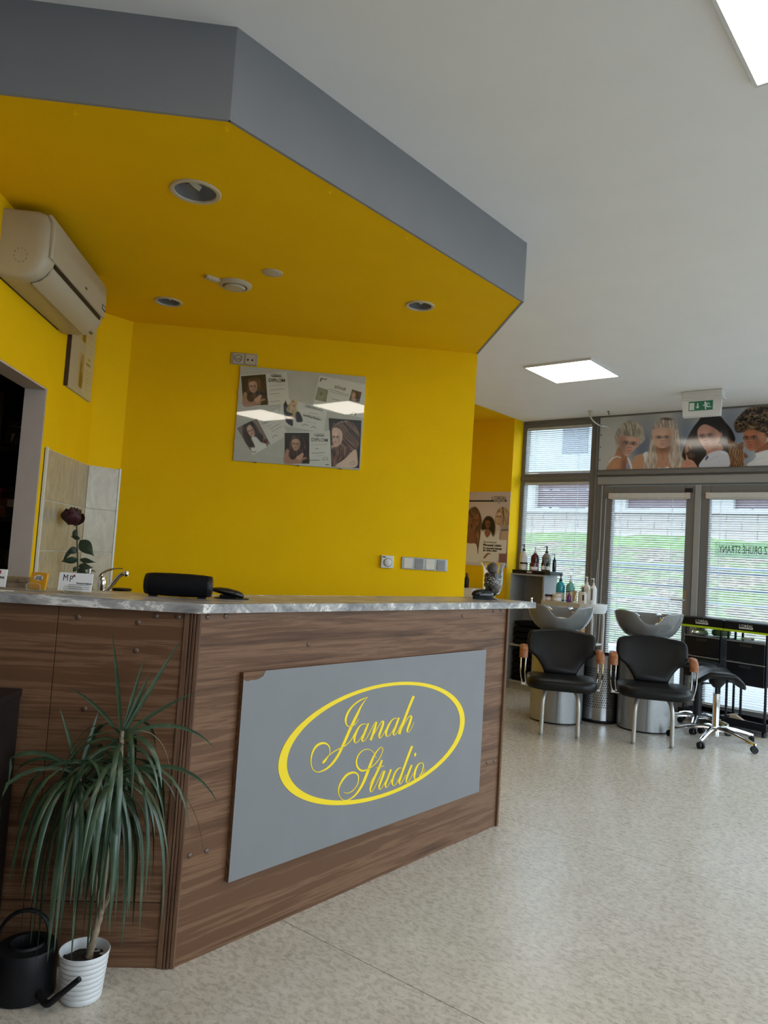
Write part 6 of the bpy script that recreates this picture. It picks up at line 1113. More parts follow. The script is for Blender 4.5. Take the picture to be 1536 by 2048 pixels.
for ring, (n, R0, Hh, cz) in enumerate(((3, 0.014, 0.060, 0.016), (4, 0.026, 0.068, 0.010), (5, 0.038, 0.076, 0.004), (6, 0.048, 0.078, -0.002), (6, 0.056, 0.070, -0.008))):
    for k in range(n):
        a0 = 2*PI*k/n+ring*0.5; t = MB(); rows = []; half = PI/n*1.5; fac = pr_.uniform(0.82, 1.14); lift = pr_.uniform(-0.006, 0.008); curl = pr_.uniform(0.05, 0.40)
        for i in range(7):
            q = i/6; z = -Hh*0.55+Hh*q*(1-0.10*curl)+cz+lift; rr = R0*fac*(0.30+0.70*math.sin(0.15+q*PI*0.70))*(1.0+curl*max(0, q-0.7)*2.2)
            rows.append([hc+Vector((rr*math.cos(a0+half*(j/6-0.5)*2*(1-0.55*q*q)), rr*math.sin(a0+half*(j/6-0.5)*2*(1-0.55*q*q)), z-0.012*q*abs(j/3-1)**2+0.003*math.sin(j*1.7+k))) for j in range(7)])
        t.rings(rows, False, False, False)
        o = t.build('petal', M['rose_red' if (k+ring) % 2 else 'rose_dark'], rs, smooth=True)
# woven basket by the doorway
bk = thing('woven_tray', 'long low brown tray with lid standing on the counter behind the cards', 'tray', (-1.045, 2.735, CTOP), 0.05)
M['wicker'] = plain('brown_weave', (0.20, 0.15, 0.095), 0.7, var=0.35, scale=45, bump=0.8)
MB().prism(rrect(0.110, 0.050, 0.012), 0, 0.022).build('body', M['wicker'], bk, bev=0.003)
MB().prism(rrect(0.113, 0.053, 0.013), 0.022, 0.034).build('lid', M['wicker'], bk, bev=0.004)

# ---- business card stands
M['acrylic'] = glass_thin('acrylic', (0.93, 0.94, 0.93, 1), 1.0)
M['card_white'] = plain('white_card', (0.72, 0.71, 0.70), 0.4, var=0.01); M['card_orange'] = plain('orange_card', (0.66, 0.30, 0.008), 0.4, var=0.02)
def stand(label, loc, rz, w, gold=False):
    st_ = thing('card_stand', label, 'card stand', loc, rz, 'clear card stands on the counter')
    t = MB(); hw = w/2
    for y, z0, z1 in ((-0.018, 0.002, 0.026), (0.016, 0.002, 0.045)):
        o = rrect(hw, (z1-z0)/2, min(0.009, (z1-z0)/2.2)); t.prism([(x, (z0+z1)/2+z) for x, z in o], y-0.0012, y+0.0012, 'xz')
    t.box(-hw*0.8, hw*0.8, -0.020, 0.018, 0.0, 0.0022)
    t.build('body', M['acrylic'], st_)
    t = MB()
    for y, z0, z1 in ((-0.0195, 0.002, 0.026),):
        o = [(x, (z0+z1)/2+z) for x, z in rrect(hw, (z1-z0)/2, 0.009)]; o.append(o[0])
        t.tube([(x, y, z) for x, z in o], 0.0008, 6)
    t.build('bright_edge', M['cream'], st_)
    return st_
def cards(label, loc, rz, w, h, mat, lean=0.16):
    c = thing('business_cards', label, 'cards', loc, rz, 'business cards on the counter')
    k = MB().box(-w/2, w/2, -0.004, 0.004, 0, h).build('card', mat, c, rot=(-lean, 0, 0)); return c, k
s1 = stand('clear acrylic card stand cut off by the left edge', (-1.035, 2.610, CTOP), 0.0, 0.060)
c1, k1 = cards('white business cards with red crest at the left edge', (-1.015, 2.607, CTOP+0.006), 0.0, 0.075, 0.058, M['card_white'])
M['crest'] = plain('red_crest', (0.30, 0.03, 0.05), 0.5)
MB().prism([(-0.008, 0.054), (0.008, 0.054), (0.008, 0.044), (0.0, 0.038), (-0.008, 0.044)], -0.0048, -0.004, 'xz').build('crest', M['crest'], k1, loc=(0.012, 0, 0))
text('lettering', 'STEVENS', 0.010, M['ink'], k1, (0.013, -0.0045, 0.0305), bold=0.0004, ext=0.0002); text('lettering', 'studio', 0.005, M['ink_soft'], k1, (0.013, -0.0045, 0.022), ext=0.0002)
s2 = stand('clear acrylic card stand holding the orange cards', (-0.868, 2.585, CTOP), -0.35, 0.052)
c2, k2 = cards('orange business cards with white oval, second from the left', (-0.868, 2.584, CTOP+0.006), -0.35, 0.060, 0.056, M['card_orange'])
MB().prism([(0.017*math.cos(a*PI/12), 0.038+0.0095*math.sin(a*PI/12)) for a in range(24)], -0.0046, -0.004, 'xz').build('oval', M['card_white'], k2)
text('lettering', 'Janah', 0.010, M['ink'], k2, (0.001, -0.005, 0.0415), ext=0.0002, shear=0.3); text('lettering', 'Studio', 0.010, M['ink'], k2, (0.001, -0.005, 0.0345), ext=0.0002, shear=0.3)
s3 = stand('clear acrylic card stand holding the wide white cards', (-0.752, 2.590, CTOP), 0.0, 0.058)
c3, k3 = cards('wide white business cards with MP initials, nearest the black speaker', (-0.752, 2.590, CTOP+0.007), 0.0, 0.106, 0.060, M['card_white'])
text('lettering', 'M', 0.030, M['ink'], k3, (-0.032, -0.0045, 0.042), ext=0.0002, sx=0.75); text('lettering', 'P', 0.030, M['ink'], k3, (-0.014, -0.0045, 0.039), ext=0.0002, sx=0.75)
MB().prism([(-0.010, 0.052), (-0.004, 0.055), (-0.001, 0.048), (-0.008, 0.046)], -0.0049, -0.004, 'xz').build('butterfly', M['crest'], k3)
text('lettering', 'Michaela Patáková', 0.0065, M['ink'], k3, (0.028, -0.0045, 0.0265), ext=0.0002, bold=0.0002)
for z in (0.021, 0.014, 0.008): MB().box(-0.02, 0.046, -0.0044, -0.004, z-0.0007, z+0.0007).build('print_line', M['ink_soft'], k3)
link('paper_sheet', MB().box(-0.06, 0.06, -0.012, 0.012, 0, 0.0012).mesh('paper_sheet'), M['paper'], None, loc=(-0.985, 2.535, CTOP), rot=(0, 0, -0.05), label='small white paper slip lying at the left end of the worktop', category='paper')

# ---- speaker
M['mesh_black'] = plain('black_fabric', (0.006, 0.006, 0.007), 0.8, var=0.3, scale=200, bump=0.3, Specular_IOR_Level=0.12)
bs = thing('bluetooth_speaker', 'black cylindrical portable speaker lying on the worktop', 'speaker', (-0.436, 2.700, CTOP), 0.03)
ring = lambda x, r, sq=0.84: [(x, r*math.cos(2*PI*k/32)*(1.0), 0.0425+r*sq*math.sin(2*PI*k/32)) for k in range(32)]
MB().rings([ring(-0.100, 0.0435), ring(-0.085, 0.0455), ring(-0.03, 0.0475), ring(0.03, 0.0475), ring(0.085, 0.0455), ring(0.100, 0.0435)]).build('fabric', M['mesh_black'], bs, smooth=True)
for s in (-1, 1):
    MB().rings([ring(s*0.100, 0.0440), ring(s*0.108, 0.0430), ring(s*0.1125, 0.040), ring(s*0.1135, 0.035)][::s]).build('end_ring', M['black'], bs, smooth=True)
    cap_ = MB().rings([ring(s*0.110, 0.0345), ring(s*0.1145, 0.033), ring(s*0.1150, 0.02)][::s]).build('end_cap', plain('blue_black', (0.015, 0.018, 0.026), 0.35), bs, smooth=True)
    MB().prism([(-0.014, -0.020), (0.014, -0.020), (0.011, 0.018), (-0.011, 0.018)], 0.0, 0.006).build('foot', M['black'], bs, loc=(s*0.082, 0, 0), bev=0.002)

# ---- flip case leaning on a thin pad
pd = thing('mouse_pad', 'thin round black pad under the glossy black device', 'pad', (-0.262, 2.800, CTOP), 0)
MB().lathe([(0.062, 0), (0.062, 0.002), (0.060, 0.003), (0.001, 0.003)], 36).build('pad', M['black'], pd, smooth=30)
cm = thing('computer_mouse', 'glossy black curved device lying on the thin pad beside the speaker', 'device', (-0.275, 2.800, CTOP+0.0032), 0)
R = []
for i, x in enumerate((-0.062, -0.052, -0.03, 0.0, 0.03, 0.048, 0.056)):
    w = (0.010, 0.022, 0.028, 0.030, 0.028, 0.020, 0.008)[i]; zt = (0.030, 0.034, 0.036, 0.034, 0.028, 0.021, 0.013)[i]; zb = (0.022, 0.018, 0.013, 0.007, 0.002, 0.0, 0.003)[i]
    R.append([(x, w*math.cos(2*PI*k/20), (zt+zb)/2+(zt-zb)/2*math.sin(2*PI*k/20)) for k in range(20)])
MB().rings(R).build('shell', M['black_gloss'], cm, smooth=True)
MB().box(-0.03, 0.03, -0.012, 0.012, 0.0, 0.010).build('foot', M['black'], cm, bev=0.003)

# ---- glass hurricane vase with stones
vs_ = thing('glass_vase', 'flared glass vase filled with stones and tiny white flowers on the worktop', 'vase', (1.000, 4.020, CTOP))
g = NT('vase_glass'); g.set(Base_Color=(1, 1, 1, 1), Roughness=0.02, IOR=1.48, Transmission_Weight=1.0); M['vase'] = g.m
outer = [(0.045, 0.0), (0.046, 0.004), (0.020, 0.010), (0.018, 0.018), (0.040, 0.030), (0.052, 0.060), (0.054, 0.10), (0.053, 0.14), (0.058, 0.175), (0.072, 0.200)]
inner = [(0.070, 0.200), (0.055, 0.175), (0.050, 0.14), (0.051, 0.10), (0.049, 0.060), (0.036, 0.034), (0.001, 0.026)]
MB().lathe(outer+inner, 40, cap1=False).build('glass', M['vase'], vs_, smooth=True)
MB().tube([(0.071*math.cos(a*PI/20), 0.071*math.sin(a*PI/20), 0.200) for a in range(41)], 0.0014, 6).build('rim', M['vase'], vs_, smooth=True)
sr_ = random.Random(9)
M['stone'] = plain('dark_stone', (0.060, 0.052, 0.045), 0.6, var=0.3, scale=30, bump=0.3); M['stone_brown'] = plain('brown_stone', (0.12, 0.085, 0.06), 0.6, var=0.3, scale=30, bump=0.3)
def stone(c, r, sc, mt, lab):
    t = MB().ball((0, 0, 0), r, 14, 10, sc)
    t.v = [tuple(Vector(p)*(1+0.12*mnoise.noise(Vector(p)*30+Vector(c)*50))) for p in t.v]
    o = t.mesh('stone', True); link('stone', o, mt, None, loc=(1.000+c[0], 4.020+c[1], CTOP+c[2]), rot=(sr_.random(), sr_.random(), sr_.random()*3), label=lab, category='stone', group='stones in the glass vase')
stone((-0.006, -0.004, 0.168), 0.031, (1.0, 0.9, 0.95), M['stone'], 'large dark grey stone at the top of the glass vase')
k = 0
for zz, n, rr in ((0.052, 5, 0.023), (0.078, 6, 0.030), (0.104, 6, 0.030), (0.126, 5, 0.031)):
    for i in range(n):
        a = 2*PI*i/n+zz*40; stone((rr*math.cos(a), rr*math.sin(a), zz), sr_.uniform(0.0165, 0.0190), (1, 0.95, 0.9), M['stone' if (i+k) % 3 else 'stone_brown'], 'small rounded %s stone in the %s layer inside the glass vase' % ('grey' if (i+k) % 3 else 'brown', {0.052: 'lowest', 0.078: 'second', 0.104: 'third', 0.126: 'upper'}[zz])); k += 1
fw_ = MB(); fr_ = random.Random(3)
for i in range(120):
    a = fr_.uniform(-2.6, 0.4); rr = 0.042+0.006*fr_.random(); fw_.ball((rr*math.cos(a), rr*math.sin(a)-0.002, fr_.uniform(0.080, 0.122)), fr_.uniform(0.0018, 0.0036), 6, 4)
o = fw_.build('dried_flowers', plain('white_blossom', (0.85, 0.76, 0.72), 0.7), None, loc=(1.000, 4.020, CTOP), kind='stuff', label='tiny pinkish white dried blossoms between the stones in the vase', category='flowers')
# ---- black oval brush in front of the vase
hb = thing('hair_brush', 'black oval palm brush with bristles in front of the glass vase', 'brush', (0.935, 3.955, CTOP), 0.30)
R = []
for z, s in ((0.018, 0.96), (0.023, 1.0), (0.034, 0.97), (0.045, 0.80), (0.052, 0.5), (0.055, 0.15)): R.append([(0.066*s*math.cos(2*PI*k/28), 0.034*s*math.sin(2*PI*k/28), z) for k in range(28)])
MB().rings(R).build('back', M['black_gloss'], hb, smooth=True)
t = MB()
for i in range(-8, 9):
    for j in range(-3, 4):
        if (i/8.6)**2+(j/3.8)**2 < 1: t.cyl((i*0.0068, j*0.008, 0.0), (i*0.0068, j*0.008, 0.019), 0.0012, n=5)
t.build('bristles', M['black'], hb, kind='stuff')
# ================================================================== STOREROOM and niche contents
sh = thing('storage_rack', 'dark storeroom shelving seen through the doorway on the left', 'shelving', (-1.95, 4.45, 0))
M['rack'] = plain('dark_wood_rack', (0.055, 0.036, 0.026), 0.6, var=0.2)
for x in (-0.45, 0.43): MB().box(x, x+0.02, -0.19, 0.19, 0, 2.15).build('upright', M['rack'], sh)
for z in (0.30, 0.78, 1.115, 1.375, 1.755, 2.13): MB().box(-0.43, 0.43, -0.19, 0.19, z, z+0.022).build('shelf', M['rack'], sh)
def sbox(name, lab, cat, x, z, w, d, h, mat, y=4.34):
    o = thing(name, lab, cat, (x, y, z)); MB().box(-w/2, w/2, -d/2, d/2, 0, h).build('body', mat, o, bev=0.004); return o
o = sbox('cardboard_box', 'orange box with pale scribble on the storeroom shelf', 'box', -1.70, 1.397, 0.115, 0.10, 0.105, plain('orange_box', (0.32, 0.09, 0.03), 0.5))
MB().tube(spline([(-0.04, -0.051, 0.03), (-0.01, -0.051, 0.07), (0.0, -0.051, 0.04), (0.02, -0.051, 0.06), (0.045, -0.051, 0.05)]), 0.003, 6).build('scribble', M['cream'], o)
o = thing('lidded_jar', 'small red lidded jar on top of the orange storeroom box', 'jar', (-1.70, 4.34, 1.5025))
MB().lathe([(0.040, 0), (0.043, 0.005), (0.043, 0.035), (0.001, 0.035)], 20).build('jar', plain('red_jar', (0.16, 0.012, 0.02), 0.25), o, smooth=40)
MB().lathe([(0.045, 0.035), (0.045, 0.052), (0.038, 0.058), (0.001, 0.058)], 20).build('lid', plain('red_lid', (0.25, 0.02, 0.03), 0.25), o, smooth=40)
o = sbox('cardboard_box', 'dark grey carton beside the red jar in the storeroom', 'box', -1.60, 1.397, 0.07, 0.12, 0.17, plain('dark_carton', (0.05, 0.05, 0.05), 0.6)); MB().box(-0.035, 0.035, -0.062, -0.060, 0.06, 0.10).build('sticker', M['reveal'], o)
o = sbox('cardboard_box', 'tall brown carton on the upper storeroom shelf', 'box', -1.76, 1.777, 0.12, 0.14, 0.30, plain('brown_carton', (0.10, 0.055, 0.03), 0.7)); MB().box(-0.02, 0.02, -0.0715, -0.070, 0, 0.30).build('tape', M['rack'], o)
t = MB(); R = []
for i, (r, z) in enumerate(((0.045, 0), (0.055, 0.03), (0.050, 0.08), (0.035, 0.12), (0.045, 0.15))): R.append([((r+0.014*mnoise.noise((k*1.3, i, 1)))*math.cos(2*PI*k/20), (r+0.014*mnoise.noise((k*1.3, i, 7)))*math.sin(2*PI*k/20), z) for k in range(20)])
o = thing('plastic_bag', 'crumpled shiny plastic bag on the upper storeroom shelf', 'bag', (-1.645, 4.33, 1.777)); t.rings(R).build('bag', plain('shiny_film', (0.16, 0.12, 0.08), 0.12, 0.2), o)
MB().lathe([(0.036, 0.116), (0.039, 0.12), (0.036, 0.126)], 16, cap0=False, cap1=False).build('tie', M['cream'], o)
o = sbox('cardboard_box', 'small pale carton on the low storeroom shelf', 'box', -1.635, 1.137, 0.09, 0.12, 0.09, plain('grey_carton', (0.12, 0.12, 0.11), 0.6)); MB().box(-0.02, 0.02, -0.061, -0.0595, 0, 0.09).build('tape', M['rack'], o)
# leafy plant tip in the doorway
o = thing('green_plant', 'green leaf tips of a plant standing inside the doorway', 'plant', (-1.60, 3.80, 0.802)); 
MB().lathe([(0.06, 0), (0.075, 0.10), (0.07, 0.10), (0.055, 0.02), (0.001, 0.015)], 20, cap1=False).build('pot', M['reveal'], o, smooth=40)
for k in range(7):
    pa = leaf_path((0, 0, 0.05), 5.2+k*0.8, 1.15, 0.30, 1.5+0.3*k, 8); nn = len(pa); vsx = []; fsx = []
    for i, p in enumerate(pa):
        sd = Vector((0.3, 1, 0)).normalized(); w = 0.022*math.sin(PI*(i+0.4)/(nn+0.2)); vsx += [p-sd*w, p+sd*w]
    for i in range(nn-1): fsx.append((2*i, 2*i+1, 2*i+3, 2*i+2))
    MB().add(vsx, fsx).build('leaf', plain('green_leaf', (0.05, 0.11, 0.04), 0.5), o, smooth=True)
st = thing('plant_stool', 'low dark stool carrying the plant inside the doorway', 'stool', (-1.60, 3.80, 0))
MB().lathe([(0.13, 0.775), (0.13, 0.80), (0.001, 0.80)], 24).build('seat', M['rack'], st)
for k in range(4): MB().cyl((0.10*math.cos(k*PI/2+0.7), 0.10*math.sin(k*PI/2+0.7), 0.775), (0.13*math.cos(k*PI/2+0.7), 0.13*math.sin(k*PI/2+0.7), 0), 0.012, n=8).build('leg', M['rack'], st)

# niche sideboard with a pale box and a black bottle
nb = thing('niche_sideboard', 'white sideboard in the yellow niche behind the reception wall', 'sideboard', UV(7.26, -4.90, 0), ROT_W)
MB().box(-0.40, 0.40, -0.18, 0.20, 0.06, 1.05).build('body', M['white'], nb, bev=0.003); MB().box(-0.38, 0.38, -0.16, 0.19, 0, 0.06).build('plinth', M['black'], nb)
for x in (-0.2, 0.2): MB().box(x-0.195, x+0.195, -0.198, -0.18, 0.07, 1.04).build('door', M['white'], nb, bev=0.002)
o = thing('pale_box', 'pale blue box on the niche sideboard left of the glass vase', 'box', UV(7.22, -4.79, 1.052), ROT_W)
MB().box(-0.10, 0.08, -0.07, 0.07, 0, 0.085).build('body', plain('pale_blue', (0.30, 0.40, 0.42), 0.5), o, bev=0.003); MB().box(-0.102, 0.082, -0.072, 0.072, 0.085, 0.110).build('lid', plain('pale_blue_lid', (0.40, 0.48, 0.50), 0.5), o, bev=0.003)
o = thing('spray_bottle', 'slim black bottle on the niche sideboard behind the vase', 'bottle', UV(7.18, -4.655, 1.052))
MB().lathe([(0.026, 0), (0.028, 0.004), (0.028, 0.10), (0.012, 0.125), (0.012, 0.14)], 18).build('bottle', M['black'], o, smooth=40); MB().lathe([(0.014, 0.14), (0.014, 0.165), (0.001, 0.167)], 14).build('cap', M['black_gloss'], o, smooth=40)
# ================================================================== WASH UNITS
M['vinyl'] = plain('black_upholstery', (0.008, 0.0076, 0.0076), 0.36, var=0.12, scale=9, bump=0.12, Specular_IOR_Level=0.20)
M['basin'] = plain('grey_ceramic', (0.175, 0.175, 0.168), 0.08, var=0.02)
M['arm_wood'] = mat_wood('red_brown_wood', (0.10, 0.030, 0.012, 1), (0.24, 0.085, 0.035, 1), (0.34, 0.14, 0.06, 1), 'x', 2.0, 0.3)
M['ped'] = plain('silver_pedestal', (0.34, 0.34, 0.335), 0.32, 0.55, var=0.04)
M['tube_silver'] = plain('silver_tube', (0.42, 0.40, 0.37), 0.35, 0.45, var=0.03)

def loft_pad(outline, ys, zs_lo, zs_hi): pass

def wash_unit(label, loc, rz):
    w = thing('wash_unit', label, 'wash unit', loc, rz, 'wash units in front of the glass doors')
    # pedestal with a seam down the front
    out = [(0.225*math.cos(a), 0.225*math.sin(a)) for a in [PI+PI*k/24 for k in range(25)]] + [(0.225, 0.14), (0.19, 0.19), (-0.19, 0.19), (-0.225, 0.14)]
    pd = MB().prism(out, 0.014, 0.700).build('pedestal', M['ped'], w, smooth=40)
    MB().prism([(x*0.975, y*0.975) for x, y in out], 0.0, 0.014).build('plinth', M['black'], pd)
    MB().box(-0.007, 0.007, -0.2275, -0.222, 0.02, 0.69).build('seam_strip', M['switch_dark'], pd, bev=0.001)
    # basin: outer shell, rim with a neck notch at the front, inner bowl
    n = 96; R = []
    def rim(th):
        d = math.atan2(math.sin(th+PI/2), math.cos(th+PI/2))          # 0 at the front
        q = math.exp(-(abs(d)/0.40)**4); wing = math.exp(-((abs(d)-0.95)/0.45)**2)
        return 0.990 + 0.022*wing - 0.088*q - 0.010*(1-math.cos(d))*0.5
    def rad(th, s):
        d = math.atan2(math.sin(th+PI/2), math.cos(th+PI/2)); q = 1/(1+math.exp((abs(d)-0.40)/0.07))
        c, sn = abs(math.cos(th)), abs(math.sin(th)); e = 2.35
        base = 1/((c/0.285)**e+(sn/0.265)**e)**(1/e)
        return base*s*(1-0.10*q*max(0, s-0.4))
    for t_, s in ((0.0, 0.40), (0.03, 0.49), (0.08, 0.58), (0.16, 0.685), (0.30, 0.79), (0.44, 0.865), (0.62, 0.932), (0.78, 0.975), (0.92, 1.0), (0.975, 1.004), (1.0, 0.995)):
        R.append([(rad(2*PI*k/n, s)*math.cos(2*PI*k/n), rad(2*PI*k/n, s)*math.sin(2*PI*k/n), 0.765+(rim(2*PI*k/n)-0.765)*t_) for k in range(n)])
    for t_, s in ((1.0, 0.955), (0.96, 0.935), (0.80, 0.89), (0.55, 0.80), (0.30, 0.60), (0.22, 0.30), (0.20, 0.05)):
        R.append([(rad(2*PI*k/n, s)*math.cos(2*PI*k/n), rad(2*PI*k/n, s)*math.sin(2*PI*k/n)+0.01*(1-s), 0.765+(rim(2*PI*k/n)-0.765)*t_) for k in range(n)])
    bs = MB().rings(R).build('basin', M['basin'], w, smooth=60, loc=(0, 0.02, 0))
    MB().lathe([(0.115, 0.69), (0.120, 0.705), (0.100, 0.735), (0.105, 0.775)], 24, (0, 0.02, 0)).build('neck', M['basin'], bs, smooth=True, loc=(0, -0.02, 0))
    fc = MB().lathe([(0.024, 0), (0.024, 0.02), (0.018, 0.03), (0.018, 0.05), (0.001, 0.056)], 16).build('mixer', M['chrome'], bs, smooth=40, loc=(0.125, 0.105, 0.90))
    MB().tube(spline([(0, 0, 0.045), (-0.01, -0.02, 0.065), (-0.03, -0.05, 0.075), (-0.055, -0.085, 0.066)]), [0.010]*8+[0.013]*8, 10).build('lever', M['chrome'], bs, smooth=True, loc=(0.125, 0.105, 0.90))
    MB().tube(spline([(-0.125, 0.12, 0.90), (-0.125, 0.10, 0.955), (-0.10, 0.05, 0.965), (-0.075, 0.0, 0.945)]), 0.013, 10).build('hand_shower', M['chrome'], bs, smooth=True)
    # backrest: wide top, waist towards the seat, leaning back
    ol = [(0.130, 0.455), (0.150, 0.500), (0.205, 0.575), (0.262, 0.615), (0.278, 0.66), (0.276, 0.745), (0.255, 0.785), (0.215, 0.797), (0.14, 0.803), (0.07, 0.812), (0.0, 0.815)]
    ol = [(p.x, p.y) for p in spline([(a, b, 0) for a, b in ol], 3)]
    full = ol + [(-x, z) for x, z in reversed(ol[:-1])]
    cx, cz = 0.0, 0.655; R = []
    yl = lambda x, z: -0.395 + 0.30*(z-0.455) - 0.42*x*x*1.2
    for s, dy in ((0.90, -0.028), (0.97, -0.024), (1.0, -0.012), (1.0, 0.012), (0.97, 0.024), (0.90, 0.028)):
        R.append([(x*s, yl(x, z)+dy, cz+(z-cz)*s) for x, z in full])
    t = MB().rings(R, False, False); nf = len(full)
    for base, flip, dy in ((0, True, -0.028), (5*nf, False, 0.028)):      # cushioned faces
        prev = list(range(base, base+nf))
        for s in (0.7, 0.4, 0.1):
            o = len(t.v); t.v += [(x*s, yl(x*s, cz+(z-cz)*s)+dy*(1.0+0.25*(1-s)), cz+(z-cz)*s) for x, z in full]
            for j in range(nf):
                q = (prev[j], prev[(j+1) % nf], o+(j+1) % nf, o+j); t.f.append(q if not flip else tuple(reversed(q)))
            prev = list(range(o, o+nf))
        t.f.append(tuple(prev) if not flip else tuple(reversed(prev)))
    t.build('backrest', M['vinyl'], w, smooth=60)
    # seat cushion
    so_ = rrect(0.276, 0.240, 0.13, 8); R = []
    for s, z in ((0.86, 0.362), (0.955, 0.366), (1.0, 0.385), (1.0, 0.415), (0.965, 0.438), (0.88, 0.449), (0.6, 0.453), (0.25, 0.454)):
        R.append([(x*s, -0.575+y*s, z+0.010*(x/0.262)**2*s) for x, y in so_])
    MB().rings(R).build('seat', M['vinyl'], w, smooth=60)
    # front legs: bent tubes running back to the pedestal
    for s in (-1, 1):
        l = MB().tube(spline([(s*0.142, -0.685, 0.0), (s*0.140, -0.683, 0.12), (s*0.138, -0.680, 0.25), (s*0.128, -0.655, 0.320), (s*0.112, -0.60, 0.349), (s*0.10, -0.42, 0.349), (s*0.095, -0.20, 0.349)]), 0.0165, 10).build('leg', M['tube_silver'], w, smooth=True)
        MB().cyl((s*0.142, -0.685, 0.0), (s*0.142, -0.685, 0.018), 0.0175, n=12).build('foot_cap', M['switch_dark'], l)
    # armrests
    for s in (-1, 1):
        x = s*0.305
        aw = MB().rings([[(x+dx, y+ny*k, z+nz*k) for dx, k in ((-0.034, -0.4), (-0.026, 0.75), (0.0, 1.0), (0.026, 0.75), (0.034, -0.4), (0.0, -0.8))] for y, z, ny, nz in ((-0.400, 0.660, 0, 0.018), (-0.485, 0.658, -0.004, 0.018), (-0.515, 0.645, -0.010, 0.016), (-0.536, 0.622, -0.016, 0.010), (-0.545, 0.600, -0.018, 0.003), (-0.547, 0.578, -0.016, 0.0))]).build('armrest', M['arm_wood'], w, smooth=60)
        for dx in (-0.020, 0.020):
            MB().tube(spline([(x+dx, -0.545, 0.585), (x+dx*0.9, -0.542, 0.48), (x+dx*0.8-s*0.010, -0.530, 0.40), (x+dx*0.7-s*0.016, -0.52, 0.365)]), 0.0060, 8).build('rod', M['chrome'], aw, smooth=True)
            MB().cyl((x+dx, -0.45, 0.655), (x+dx-s*0.02, -0.32, 0.655), 0.0060, n=8).build('rod', M['chrome'], aw, smooth=True)
        MB().cyl((x-s*0.005, -0.32, 0.655), (x-s*0.06, -0.315, 0.655), 0.010, n=10).build('joint', M['chrome'], aw, smooth=True)
        MB().cyl((x+s*0.008, -0.52, 0.363), (x-s*0.12, -0.52, 0.358), 0.011, n=10).build('bracket', M['chrome'], aw, smooth=True)
    return w
wash_unit('black leather wash chair with grey basin, nearest the reception counter', (2.26, 6.565, 0), math.radians(-16))
wash_unit('black leather wash chair with grey basin, right of the perforated bin', (2.98, 6.365, 0), math.radians(-19.5))

# ================================================================== PERFORATED BIN
bn_ = thing('waste_bin', 'tall chrome perforated bin between the two wash units', 'bin', (2.672, 6.625, 0))
M['bin'] = plain('polished_bin_steel', (0.50, 0.50, 0.50), 0.16, 1.0, var=0.04)
MB().lathe([(0.156, 0.022), (0.156, 0.575), (0.160, 0.580), (0.160, 0.590), (0.152, 0.590), (0.151, 0.03), (0.001, 0.026)], 48, cap1=False).build('body', M['bin'], bn_, smooth=40)
MB().lathe([(0.163, 0), (0.165, 0.006), (0.165, 0.020), (0.157, 0.026)], 40).build('base_ring', M['black'], bn_, smooth=40)
t = MB()
for r_ in range(17):
    for k in range(52):
        a = 2*PI*(k+0.5*(r_ % 2))/52; z = 0.14+r_*0.0205; ca, sa = math.cos(a), math.sin(a); s = 0.0052
        o = len(t.v); t.v += [(0.1566*ca-sa*s*math.cos(j*PI/3), 0.1566*sa+ca*s*math.cos(j*PI/3), z+s*math.sin(j*PI/3)) for j in range(6)]; t.f.append(tuple(range(o, o+6)))
t.build('perforations', M['ink'], bn_, kind='stuff')

# ================================================================== STOOLS
def star_base(parent, r, hubz, a0):
    for k in range(5):
        a = a0+k*2*PI/5; ca, sa = math.cos(a), math.sin(a); R = []
        for q, z, wd, hh in ((0.02, hubz+0.020, 0.026, 0.018), (0.09, hubz+0.028, 0.026, 0.018), (0.18, hubz+0.016, 0.023, 0.014), (0.27, hubz-0.006, 0.019, 0.012), (r-0.01, hubz-0.022, 0.016, 0.011), (r+0.012, hubz-0.026, 0.010, 0.009)):
            R.append([(ca*q-sa*wd*x, sa*q+ca*wd*x, z+hh*y) for x, y in ((-1, -0.8), (-0.9, 0.3), (-0.45, 1), (0.45, 1), (0.9, 0.3), (1, -0.8))])
        ar = MB().rings(R).build('base_arm', M['chrome'], parent, smooth=50)
        cx, cy = ca*r, sa*r; b = a+0.9; dx, dy = math.cos(b), math.sin(b)
        c = MB()
        for s in (-1, 1): c.tube([(cx-dy*0.008*s, cy+dx*0.008*s, 0.027), (cx-dy*0.022*s, cy+dx*0.022*s, 0.027)], [0.0265, 0.025], 16)
        c.tube([(cx-dy*0.009, cy+dx*0.009, 0.027), (cx+dy*0.009, cy-dx*0.009, 0.027)], 0.008, 8); c.cyl((cx, cy, 0.027), (cx, cy, hubz-0.030), 0.007, n=8); c.obox((cx, cy, 0.040), (dx*0.012, dy*0.012, 0), (-dy*0.008, dx*0.008, 0), (0, 0, 0.012))
        c.build('caster', M['black'], ar, smooth=35)
st1 = thing('saddle_stool', 'black saddle stool on a chrome five star base beside the right wash chair', 'stool', (3.374, 5.923, 0))
star_base(st1, 0.34, 0.095, math.atan2(5.69-5.923, 3.127-3.374))
MB().lathe([(0.030, 0.055), (0.031, 0.06), (0.031, 0.13), (0.027, 0.14), (0.027, 0.385), (0.029, 0.387), (0.029, 0.395), (0.024, 0.398)], 24).build('column', M['chrome'], st1, smooth=40)
MB().lathe([(0.014, 0.395), (0.014, 0.44), (0.03, 0.445), (0.062, 0.485), (0.066, 0.515)], 20).build('seat_socket', M['black'], st1, smooth=50)
MB().tube([(0.0, 0.0, 0.475), (-0.10, 0.02, 0.470), (-0.125, 0.02, 0.462)], [0.006, 0.006, 0.014], 8).build('height_lever', M['black'], st1, smooth=True)
R = []; so_ = rrect(0.200, 0.175, 0.10, 8)
